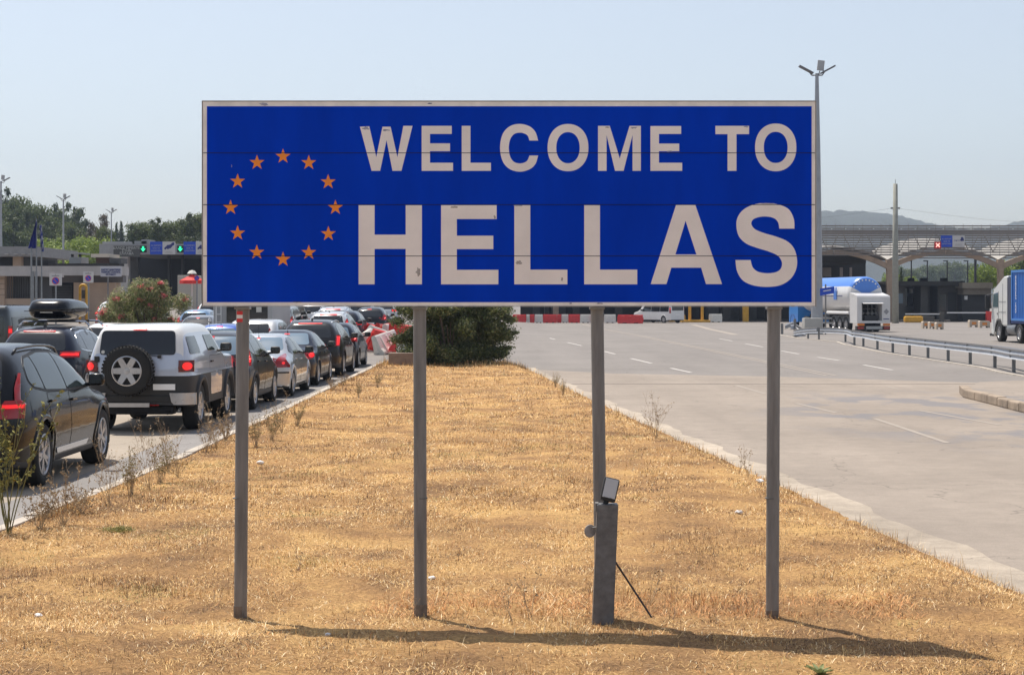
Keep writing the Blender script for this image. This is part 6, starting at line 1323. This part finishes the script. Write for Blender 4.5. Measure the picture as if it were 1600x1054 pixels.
# ================================================================ TREES
def leaf_cloud(name, lobes, N, size, cols, seed, m, parent=None, asp=.5, shell=.35, flat=.0, noise=.25, loc=None, core=True):
    r = np.random.RandomState(seed); lobes = np.array(lobes, float); vol = np.prod(lobes[:, 3:6], 1) ** .67; li = r.choice(len(lobes), N, p=vol / vol.sum()); lb = lobes[li]
    d = r.normal(size=(N, 3)); d /= np.linalg.norm(d, axis=1)[:, None]
    # clumps: snap directions towards random sprig centres
    nc = 26; ci = r.normal(size=(len(lobes), nc, 3)); ci /= np.linalg.norm(ci, axis=2)[..., None]; cid = r.randint(0, nc, N); sp = ci[li, cid]
    kk = r.uniform(.45, .95, N)[:, None]; d = d * (1 - kk * .62) + sp * kk * .62; d /= np.linalg.norm(d, axis=1)[:, None]
    crad = r.uniform(1 - noise, 1 + noise * .6, (len(lobes), nc)); rad = (shell + (1 - shell) * r.rand(N) ** .6) * crad[li, cid]
    P_ = lb[:, :3] + d * lb[:, 3:6] * rad[:, None]
    nrm = d * .7 + r.normal(size=(N, 3)) * .6; nrm /= np.linalg.norm(nrm, axis=1)[:, None]; a = np.cross(nrm, r.normal(size=(N, 3))); a /= np.linalg.norm(a, axis=1)[:, None]; b_ = np.cross(nrm, a)
    s = size * r.uniform(.6, 1.35, N)[:, None]; a *= s * .5; b_ *= s * .5 * asp
    V_ = np.stack([P_ - a, P_ + b_, P_ + a, P_ - b_], 1).reshape(-1, 3); Fc = np.arange(4 * N).reshape(N, 4)
    cols = np.array(cols); ctint = r.uniform(.75, 1.25, (len(lobes), nc)); C = cols[r.randint(0, len(cols), N)] * ctint[li, cid][:, None] * r.uniform(.8, 1.2, (N, 1))
    return np_mesh(name, V_, Fc, m, parent, col=np.repeat(C, 4, 0), loc=loc)
M_leaf = mat('leaves', (.06, .08, .03), .55, attr=True, transl=.3, spec=.35); M_bark = mat('bark', (.10, .075, .055), .9, var=.25, vscale=8, bump=.01, bscale=20)
def limbs(b, H, r0, seed, spread=.35, n=7, lean=0):
    r = random.Random(seed); b.tube([(0, 0, -.3), (lean * .3, .02 * H, H * .35), (lean * .7, 0, H * .7), (lean, 0, H * .93)], [r0, r0 * .75, r0 * .45, r0 * .12], 8)
    for i in range(n):
        z = H * r.uniform(.25, .75); t = r.uniform(0, 6.28); l = H * spread * r.uniform(.6, 1.1); x = lean * z / H
        b.tube([(x, 0, z), (x + math.cos(t) * l * .5, math.sin(t) * l * .5, z + l * .25), (x + math.cos(t) * l, math.sin(t) * l, z + l * .55)], [r0 * .3, r0 * .2, r0 * .06], 5)
G_DARK = [(.075, .100, .036), (.10, .125, .045), (.052, .075, .03)]; G_MID = [(.10, .135, .038), (.135, .165, .05), (.08, .105, .036)]; G_LITE = [(.20, .27, .04), (.26, .32, .05), (.14, .20, .035)]; G_BROWN = [(.12, .085, .06), (.10, .08, .05), (.08, .08, .04)]
protos = {}
def tree_proto(kind):
    r = random.Random(hash(kind[0]) % 1000 if False else {'pine': 1, 'pine2': 2, 'round': 3, 'round2': 4, 'shrub': 5, 'shrub2': 6, 'bare': 7, 'cypress': 8, 'poplar': 9}[kind])
    if kind.startswith('pine'):
        lob = [(r.uniform(-.20, .20), r.uniform(-.20, .20), .20 + .72 * i / 9, .30 * (1.12 - i / 9 * .92) + .04, .30 * (1.12 - i / 9 * .92) + .04, .105) for i in range(10)]; cols, sh, cl_ = G_DARK, .3, 3600
    elif kind.startswith('round'):
        lob = [(r.uniform(-.25, .25), r.uniform(-.25, .25), r.uniform(.32, .80), r.uniform(.16, .27), r.uniform(.16, .27), r.uniform(.14, .22)) for i in range(15)]; cols, sh, cl_ = G_MID, .35, 4200
    elif kind.startswith('shrub'):
        lob = [(r.uniform(-.42, .42), r.uniform(-.3, .3), r.uniform(.25, .62), r.uniform(.2, .32), r.uniform(.2, .3), r.uniform(.2, .32)) for i in range(9)]; cols, sh, cl_ = G_LITE, .4, 2200
    elif kind == 'bare':
        lob = [(r.uniform(-.28, .28), r.uniform(-.28, .28), r.uniform(.35, .85), r.uniform(.12, .2), r.uniform(.12, .2), r.uniform(.10, .16)) for i in range(11)]; cols, sh, cl_ = G_BROWN, .2, 1500
    else:
        lob = [(0, 0, .12 + .8 * i / 7, .12 * (1.1 - abs(i - 2.5) / 6), .12 * (1.1 - abs(i - 2.5) / 6), .1) for i in range(8)]; cols, sh, cl_ = G_DARK, .3, 1300
    c = leaf_cloud('crown', lob, cl_, .052 if not kind.startswith('shrub') else .06, cols, 31 + len(protos), M_leaf, asp=.6, shell=sh, noise=.4); b = MB(); limbs(b, .95 if kind != 'shrub' else .5, .028, 3 + len(protos), n=6); t = b.build('trunk', M_bark)
    protos[kind] = (c.data, t.data); bpy.data.objects.remove(c); bpy.data.objects.remove(t)
for k in ('pine', 'pine2', 'round', 'round2', 'shrub', 'shrub2', 'bare', 'cypress', 'poplar'): tree_proto(k)
def put_tree(kind, px, ytop, ybase, Y, label, wk=1.0, name='tree', rot=None, cat='tree', group='trees beyond the border post'):
    X = LX(px, Y); z0 = LZ(ybase, Y); H = (ybase - ytop) * Y / F
    e = empty(name, (X, Y, z0), rot if rot is not None else px * .37, label, cat, group); e.scale = (H * wk, H * wk, H / .97)
    for nm, me_ in zip(('crown', 'trunk'), protos[kind]): o = bpy.data.objects.new(nm, me_); COL.objects.link(o); o.parent = e
    return e
rt = random.Random(8)
skyline = [(-30, 296), (-8, 300), (8, 303), (24, 310), (42, 322), (58, 324), (72, 328), (86, 330), (104, 334), (116, 328), (128, 346)]
tl_words = ['at the far left edge', 'above the upper storey', 'above the guard house', 'behind the leftmost mast', 'just left of the furled flag', 'behind the furled flag', 'behind the striped flag', 'right of the striped flag', 'left of the second mast', 'right of the second mast', 'last one on the slope down to the right']
for (px, yt), w_ in zip(skyline, tl_words): put_tree(rt.choice(['pine', 'pine2', 'pine', 'round']), px, yt - 8, yt + 76, 300 + rt.uniform(-14, 14), 'dark conifer on the skyline ' + w_, rt.uniform(.62, .8), 'pine_tree')
fill = random.Random(77)
for i in range(26):
    px = -30 + i * 7.2; yt = 318 + max(0, px) * .26 + fill.uniform(-4, 12) + (i % 2) * 14
    put_tree(fill.choice(['round', 'round2', 'pine', 'pine2']), px, yt, yt + 70, 288 - (i % 3) * 5, 'tree of the dense wood covering the slope at the left, between skyline and shrubs', .95)
for i, (px, yt, k, wk) in enumerate([(0, 345, 'round', .95), (22, 350, 'pine', .9), (44, 356, 'round2', .95), (66, 352, 'pine2', .9), (88, 362, 'round', .9), (110, 352, 'pine', .8), (122, 360, 'pine2', .7), (-25, 340, 'round2', 1)]):
    put_tree(k, px, yt, yt + 62, 272 + i, 'dark green tree on the wooded slope, ' + ['above the parapet', 'over the guard house', 'behind the bare pole', 'behind the striped flag', 'behind the light green shrubs', 'beside the second mast', 'above the green shrubs right of the mast', 'at the very left edge'][i], wk)
for i, (px, yt, wk) in enumerate([(68, 386, 1.5), (84, 372, 1.3), (98, 388, 1.5), (112, 384, 1.4), (126, 374, 1.2), (140, 372, 1.3), (150, 384, 1.3), (74, 398, 1.7), (92, 400, 1.6), (130, 392, 1.4), (158, 374, 1.2), (108, 402, 1.5)]):
    put_tree('shrub' if i % 2 else 'shrub2', px, yt - 9, yt + 34, 225 - i * 2, f'bright green shrub, {ords[i] if i < 11 else "twelfth"} of those behind the long low building', wk, 'shrub', cat='shrub')
put_tree('bare', 157, 333, 392, 260, 'reddish half-bare tree left of the small distant mast', .75); put_tree('bare', 143, 346, 396, 275, 'small pinkish tree behind the reddish half-bare tree', .7); put_tree('round', 166, 352, 400, 250, 'green tree under the reddish half-bare tree', .8)
put_tree('cypress', 182, 349, 390, 340, 'slim grey-green cypress right of the small distant mast', 1.0, 'cypress'); put_tree('cypress', 189.5, 347, 390, 345, 'taller slim cypress, second right of the small distant mast', 1.1, 'cypress')
for i, (px, yt) in enumerate([(205, 352), (219, 345), (233, 346), (247, 341), (262, 343), (277, 342), (292, 334), (306, 333), (322, 330), (338, 332)]):
    put_tree('round' if i % 3 else 'pine2', px, yt, yt + 58, 225 + (i % 3) * 5, f'dense round tree above the entry canopy, {ords[i]} from its left end', .95)
# trees seen through the arch on the right
for i, (px, yt) in enumerate([(1404, 412), (1425, 418), (1447, 410), (1468, 413), (1490, 405), (1512, 410), (1528, 412)]):
    put_tree('round' if i % 2 else 'round2', px, yt, 452, 620 + i * 9, f'far hazy blue-green tree seen through the arch, {ords[i]} from the concrete pole', 1.1)
for i, (px, yt, k) in enumerate([(1408, 418, 'poplar'), (1423, 424, 'shrub'), (1395, 420, 'shrub2'), (1532, 410, 'shrub2'), (1548, 398, 'shrub'), (1562, 402, 'shrub2'), (1580, 394, 'shrub'), (1597, 398, 'round')]):
    put_tree(k, px, yt, 462, 215 + i, 'sunlit green tree behind the dark booth, ' + ['just right of the concrete pole', 'second from the concrete pole', 'left of the concrete pole', 'left of the right-hand arch column', 'tallest beside the right-hand arch column', 'behind the right-hand arch column', 'right of the right-hand arch column', 'at the right edge above the container'][i], .8)
for i, px in enumerate((1424, 1449, 1480, 1512)):
    Y = 215; X = LX(px, Y); zt_ = LZ(408, Y); e = empty('street_lamp', (X, Y, 0), 0, f'thin dark street lamp seen under the arch, {ords[i]} from the concrete pole', 'street lamp', 'street lamps beyond the booths')
    b = MB(); b.tube([(0, 0, 0), (0, 0, zt_)], .08, 6); b.build('pole', M_black, e); b = MB(); b.box(-.5, .08, -.1, .1, zt_ - .02, zt_ + .10); b.build('lamp_head', M_black, e)
X = LX(1524, 215); b = MB(); b.tube([(X, 215, 0), (X, 215, LZ(400, 215))], .16, 6); tag(b.build('utility_pole', M_black), 'thick dark utility pole right of the last street lamp', 'pole')
# ================================================================ BUSHES
bs = empty('dark_bush', G(703, 570, .1) + (.05,), 0, 'dense dark green bush at the tip of the median behind the sign posts', 'bush'); s = 58 / F
r = random.Random(5); lob = []
for i in range(46):
    t = r.uniform(0, 6.28); rr = r.uniform(0, 1) ** .5; z = r.uniform(.35, 2.9); k = (1.0 if z < 1.9 else 1 - (z - 1.9) / 2.4); lob.append((rr * math.cos(t) * 1.75 * k, rr * math.sin(t) * 1.3 * k, z, r.uniform(.32, .62), r.uniform(.32, .6), r.uniform(.25, .48)))
lob += [(-1.3 + .32 * q, -.5 + .2 * (q % 3), .42, .5, .45, .36) for q in range(9)] + [(-1.2 + .4 * q, .2, .95, .6, .5, .5) for q in range(7)] + [(-1.0 + .5 * q, .1, 1.9, .6, .5, .5) for q in range(5)] + [(1.75, -.3, 1.0, .35, .3, .16), (1.95, -.2, 1.55, .32, .3, .14), (1.6, -.3, .45, .45, .3, .16), (-1.7, -.2, 1.5, .35, .3, .18), (-1.65, -.1, .9, .4, .3, .2), (1.9, 0, .62, .25, .2, .08), (2.1, -.2, 1.12, .22, .2, .07), (-1.55, 0, 1.9, .35, .3, .2), (1.3, 0, 2.0, .5, .4, .2), (1.75, 0, 1.95, .3, .3, .12)]
leaf_cloud('foliage', lob, 110000, .085, [(.115, .150, .048), (.16, .19, .065), (.075, .10, .036), (.22, .22, .10)], 3, M_leaf, bs, asp=.5, shell=.25, noise=.5)
b = MB()
for i in range(14): t = r.uniform(0, 6.28); l = r.uniform(.6, 1.7); b.tube([(0, 0, -.05), (math.cos(t) * l * .4, math.sin(t) * l * .4, r.uniform(.5, 1.0)), (math.cos(t) * l, math.sin(t) * l, r.uniform(1.0, 2.4))], [.05, .03, .01], 5)
b.build('stems', M_bark, bs)
Yo = 60.5; Xo = LX(229, Yo); ol = empty('oleander', (Xo, Yo, 0), 0, 'rounded oleander bush with pink flowers standing among the queuing cars', 'bush'); lob = []
for i in range(42):
    t = r.uniform(0, 6.28); rr = r.uniform(0, 1) ** .5; z = r.uniform(.4, 2.85); k = math.sqrt(max(.05, 1 - ((z - 1.2) / 2.1) ** 2)); lob.append((rr * math.cos(t) * 1.38 * k, rr * math.sin(t) * 1.15 * k, z, r.uniform(.32, .5), r.uniform(.3, .5), r.uniform(.3, .45)))
leaf_cloud('foliage', lob, 70000, .12, [(.22, .25, .09), (.30, .31, .14), (.15, .18, .07), (.36, .29, .17)], 9, M_leaf, ol, asp=.22, shell=.3, noise=.65)
fl = [(l_[0] * 1.12, l_[1] * 1.12 - .1, l_[2] + .12, .15, .15, .10) for l_ in lob] 
leaf_cloud('flowers', fl, 3200, .085, [(.75, .20, .20), (.80, .36, .32), (.62, .12, .14)], 12, mat('petals', (.6, .2, .2), .6, attr=True, transl=.3), ol, asp=.9, shell=.1)
b = MB()
for i in range(12): t = r.uniform(0, 6.28); l = r.uniform(.3, 1.0); b.tube([(0, 0, 0), (math.cos(t) * l * .5, math.sin(t) * l * .5, 1.1), (math.cos(t) * l, math.sin(t) * l, 2.3)], [.035, .025, .01], 5)
b.build('stems', M_bark, ol)
# ================================================================ WEEDS
M_dry = mat('dry stem', (.40, .30, .19), .8, var=.2, vscale=30); M_bud = mat('seed heads', (.30, .22, .13), .9, attr=True); M_gst = mat('green stem', (.16, .15, .05), .7, attr=False, var=.3, vscale=15)
def weed_parts(seed, n, h, spread, buds, budcol, bsize=.014, stem=.0028, twig=4):
    r = random.Random(seed); b = MB(); tips = []
    for i in range(n):
        t = r.uniform(0, 6.28); l = h * r.uniform(.55, 1); q = spread * r.uniform(.2, 1); p = Vector((r.uniform(-.03, .03), r.uniform(-.03, .03), 0)); pts = [p.copy()]; d = Vector((math.cos(t) * q, math.sin(t) * q, 1)).normalized()
        for k in range(5):
            d = (d + Vector((r.uniform(-.2, .2), r.uniform(-.2, .2), r.uniform(-.1, .12)))).normalized(); p = p + d * l / 5; pts.append(p.copy())
            if k > 0:
                for _ in range(r.randint(1, twig)):
                    e = (d + Vector((r.uniform(-1, 1), r.uniform(-1, 1), r.uniform(-.1, .6)))).normalized() * l * r.uniform(.10, .24); m_ = p + e * .5 + Vector((0, 0, .01)); b.tube([p, m_, p + e], [stem * .6, stem * .5, stem * .3], 3, False); tips += [p + e, m_, p + e * .8]
        b.tube(pts, [stem, stem, stem * .9, stem * .8, stem * .6, stem * .4], 4, False); tips.append(p)
    P_ = np.array([tuple(t_) for t_ in tips]); rs_ = np.random.RandomState(seed); P_ = P_[rs_.randint(0, len(P_), buds)] + rs_.normal(0, .008, (buds, 3))
    a = rs_.normal(size=(buds, 3)); a /= np.linalg.norm(a, axis=1)[:, None]; c = np.cross(a, rs_.normal(size=(buds, 3))); c /= np.linalg.norm(c, axis=1)[:, None]; s_ = bsize * rs_.uniform(.5, 1.3, (buds, 1))
    V_ = np.stack([P_ - a * s_, P_ + c * s_ * .5, P_ + a * s_, P_ - c * s_ * .5], 1).reshape(-1, 3); C = np.array(budcol)[rs_.randint(0, len(budcol), buds)] * rs_.uniform(.7, 1.2, (buds, 1))
    return b, V_, np.arange(4 * buds).reshape(buds, 4), np.repeat(C, 4, 0)
DRYC = [(.38, .28, .17), (.24, .17, .10), (.46, .36, .24)]; GRC = [(.22, .20, .05), (.28, .25, .06), (.14, .15, .05)]
WP = {}
def weed_proto(key, seed, n, h, spread, buds, col, m, **k):
    b, V_, F_, C = weed_parts(seed, n, h, spread, buds, col, **k); so_ = b.build('stem', m, fix=False); bo_ = np_mesh('seed_heads', V_, F_, M_bud, col=C); WP[key] = (so_.data, bo_.data); bpy.data.objects.remove(so_); bpy.data.objects.remove(bo_)
weed_proto('a', 1, 16, .62, .65, 500, DRYC, M_dry); weed_proto('b', 2, 12, .85, .40, 380, DRYC, M_dry, twig=3); weed_proto('c', 3, 22, .48, .9, 600, DRYC, M_dry); weed_proto('g', 4, 9, 1.25, .42, 700, GRC, M_gst, bsize=.02, stem=.005); weed_proto('s', 5, 3, .42, .3, 30, DRYC, M_dry, twig=2); weed_proto('h', 6, 20, .55, .5, 500, [(.26, .23, .10), (.34, .27, .14)], M_dry)
def weed(key, px, py, label, sc=1.0, name='dry_weed', group='dry weeds along the kerbs', z=.1, cat='weed'):
    X, Y = G(px, py, z); e = empty(name, (X, Y, float(med_z(X, Y)) if XL(Y) < X < XR(Y) else .01), px * .61, label, cat, group); e.scale = (sc, sc, sc)
    for nm, me_ in zip(('stem', 'seed_heads'), WP[key]):
        o = bpy.data.objects.new(nm, me_); COL.objects.link(o); o.parent = e
        if nm == 'seed_heads': o['kind'] = 'stuff'
    return e
weed('g', 12, 835, 'tall green-yellow weed at the far left edge in front of the black SUV', 1.05, 'green_weed')
for i, (k, px, py, sc, lb) in enumerate([('c', 62, 828, 1.25, 'brittle brown weed right of the tall green-yellow one'), ('a', 98, 826, 1.3, 'tangled dry weed below the rear wheel of the black SUV'), ('c', 128, 805, 1.0, 'low grey weed below the front wheel of the black SUV'), ('b', 170, 795, 1.05, 'thin tall dry weed between the black SUV and the off-roader'),
    ('h', 205, 780, 1.2, 'greenish dry clump standing on the kerb edge'), ('b', 232, 772, 1.15, 'tallest straw-coloured weed on the kerb edge'), ('h', 250, 760, 1.2, 'dense straw weed right of the greenish clump'), ('a', 278, 748, .8, 'small dry weed at the broken kerb'), ('b', 262, 740, 1.0, 'wiry weed rising before the off-roader shadow'),
    ('a', 338, 700, 1.25, 'bushy dry weed against the leftmost post, below the off-roader'), ('c', 352, 690, 1.2, 'second bushy dry weed touching the leftmost post'), ('a', 322, 706, .9, 'short dry weed left of the bushy ones by the post'), ('h', 400, 700, 1.0, 'dry tuft right of the leftmost post'), ('h', 425, 692, 1.1, 'taller dry tuft, second right of the leftmost post'), ('b', 440, 680, .9, 'thin weed, third right of the leftmost post'),
    ('h', 465, 668, .9, 'faint weed on the kerb below the silver saloon'), ('c', 520, 610, .9, 'twiggy weed below the tall black SUV bumper'), ('c', 535, 603, .9, 'twiggy weed right under the tall black SUV'), ('h', 590, 606, .9, 'weed left of the second post near the concrete block'), ('h', 560, 622, .8, 'small weed on the kerb before the dark hatchback'),
    ('b', 1025, 690, .95, 'lone wiry weed at the right edge of the median'), ('s', 1155, 735, 1.1, 'small wiry weed left of the rightmost post'), ('s', 1170, 745, 1.0, 'tiny weed touching the rightmost post on the road edge'), ('h', 880, 618, .8, 'pale weed left of the third post near the road edge'), ('h', 868, 604, .8, 'pale weed at the road edge right of the dark bush'),
    ('s', 830, 975, 1.0, 'thin bent twig in the grass between second and third posts'), ('s', 800, 980, .8, 'short twig lying left of the thin bent one'), ('s', 640, 975, .55, 'tiny dark sprig at the foot of the second post'), ('s', 1012, 952, .95, 'dry sprig at the end of the stay rod'), ('s', 470, 895, .7, 'small sprig in the grass right of the leftmost post')]):
    weed(k, px, py, lb, sc * (.70 if px < 330 else .78))
# green rosette
X, Y = G(1280, 1046, .16); gp_ = MB(); r = random.Random(3)
for i in range(15):
    t = 6.28 * i / 15 + r.uniform(-.2, .2); l = r.uniform(.06, .11); e = r.uniform(.3, 1.1); wv = .014; c, s_ = math.cos(t), math.sin(t); pr = []
    for q in range(6):
        u = q / 5; rr = l * u * math.cos(e * (1 - .35 * u)); z = l * u * math.sin(e * (1 - .4 * u)) ; ww = wv * math.sin(math.pi * (.12 + .86 * u)) ; pr += [(c * rr - s_ * ww, s_ * rr + c * ww, z + .004), (c * rr, s_ * rr, z - .002), (c * rr + s_ * ww, s_ * rr - c * ww, z + .004)]
    gp_.add(pr, [(3 * q + j, 3 * q + j + 1, 3 * q + 4 + j, 3 * q + 3 + j) for q in range(5) for j in range(2)])
tag(gp_.build('leafy_weed', mat('dusty green leaf', (.22, .25, .10), .7, var=.15, vscale=30, transl=.2), loc=(X, Y, float(med_z(X, Y))), fix=False), 'dusty green leafy rosette on the near edge of the sign shadow', 'weed')
X, Y = G(185, 832, .12); leaf_cloud('green_tuft', [(0, 0, .03, .20, .12, .03)], 420, .04, [(.22, .24, .07), (.30, .27, .10)], 8, M_leaf, asp=.15, shell=.1, loc=(X, Y, float(med_z(X, Y)))); tag(bpy.data.objects['green_tuft'], 'small patch of living green grass near the left kerb', 'grass tuft')
# litter
M_lit_ = mat('litter paper', (.72, .70, .68), .7)
for px, py, sz, lb in ((407, 723, .05, 'crumpled white litter beside the dry tufts at the left kerb'), (675, 906, .028, 'white scrap of paper right of the second post'), (1155, 804, .04, 'pale crumpled wrapper left of the rightmost post'), (1187, 748, .05, 'white stone on the road edge left of the rightmost post'), (60, 962, .03, 'small white scrap in the grass at the lower left'), (512, 1016, .02, 'tiny pale scrap in front of the shadow left end')):
    X, Y = G(px, py, .12); rr = random.Random(px); bm = bmesh.new(); bmesh.ops.create_icosphere(bm, subdivisions=2, radius=1)
    for v in bm.verts: v.co = Vector((v.co.x * sz * rr.uniform(.6, 1.2), v.co.y * sz * .8 * rr.uniform(.6, 1.2), v.co.z * sz * .5 * rr.uniform(.6, 1.3)))
    me_ = bpy.data.meshes.new('litter'); bm.to_mesh(me_); bm.free(); tag(link_mesh('litter', me_, M_lit_, loc=(X, Y, float(med_z(X, Y)) + sz * .4)), lb, 'litter', 'litter in the grass')
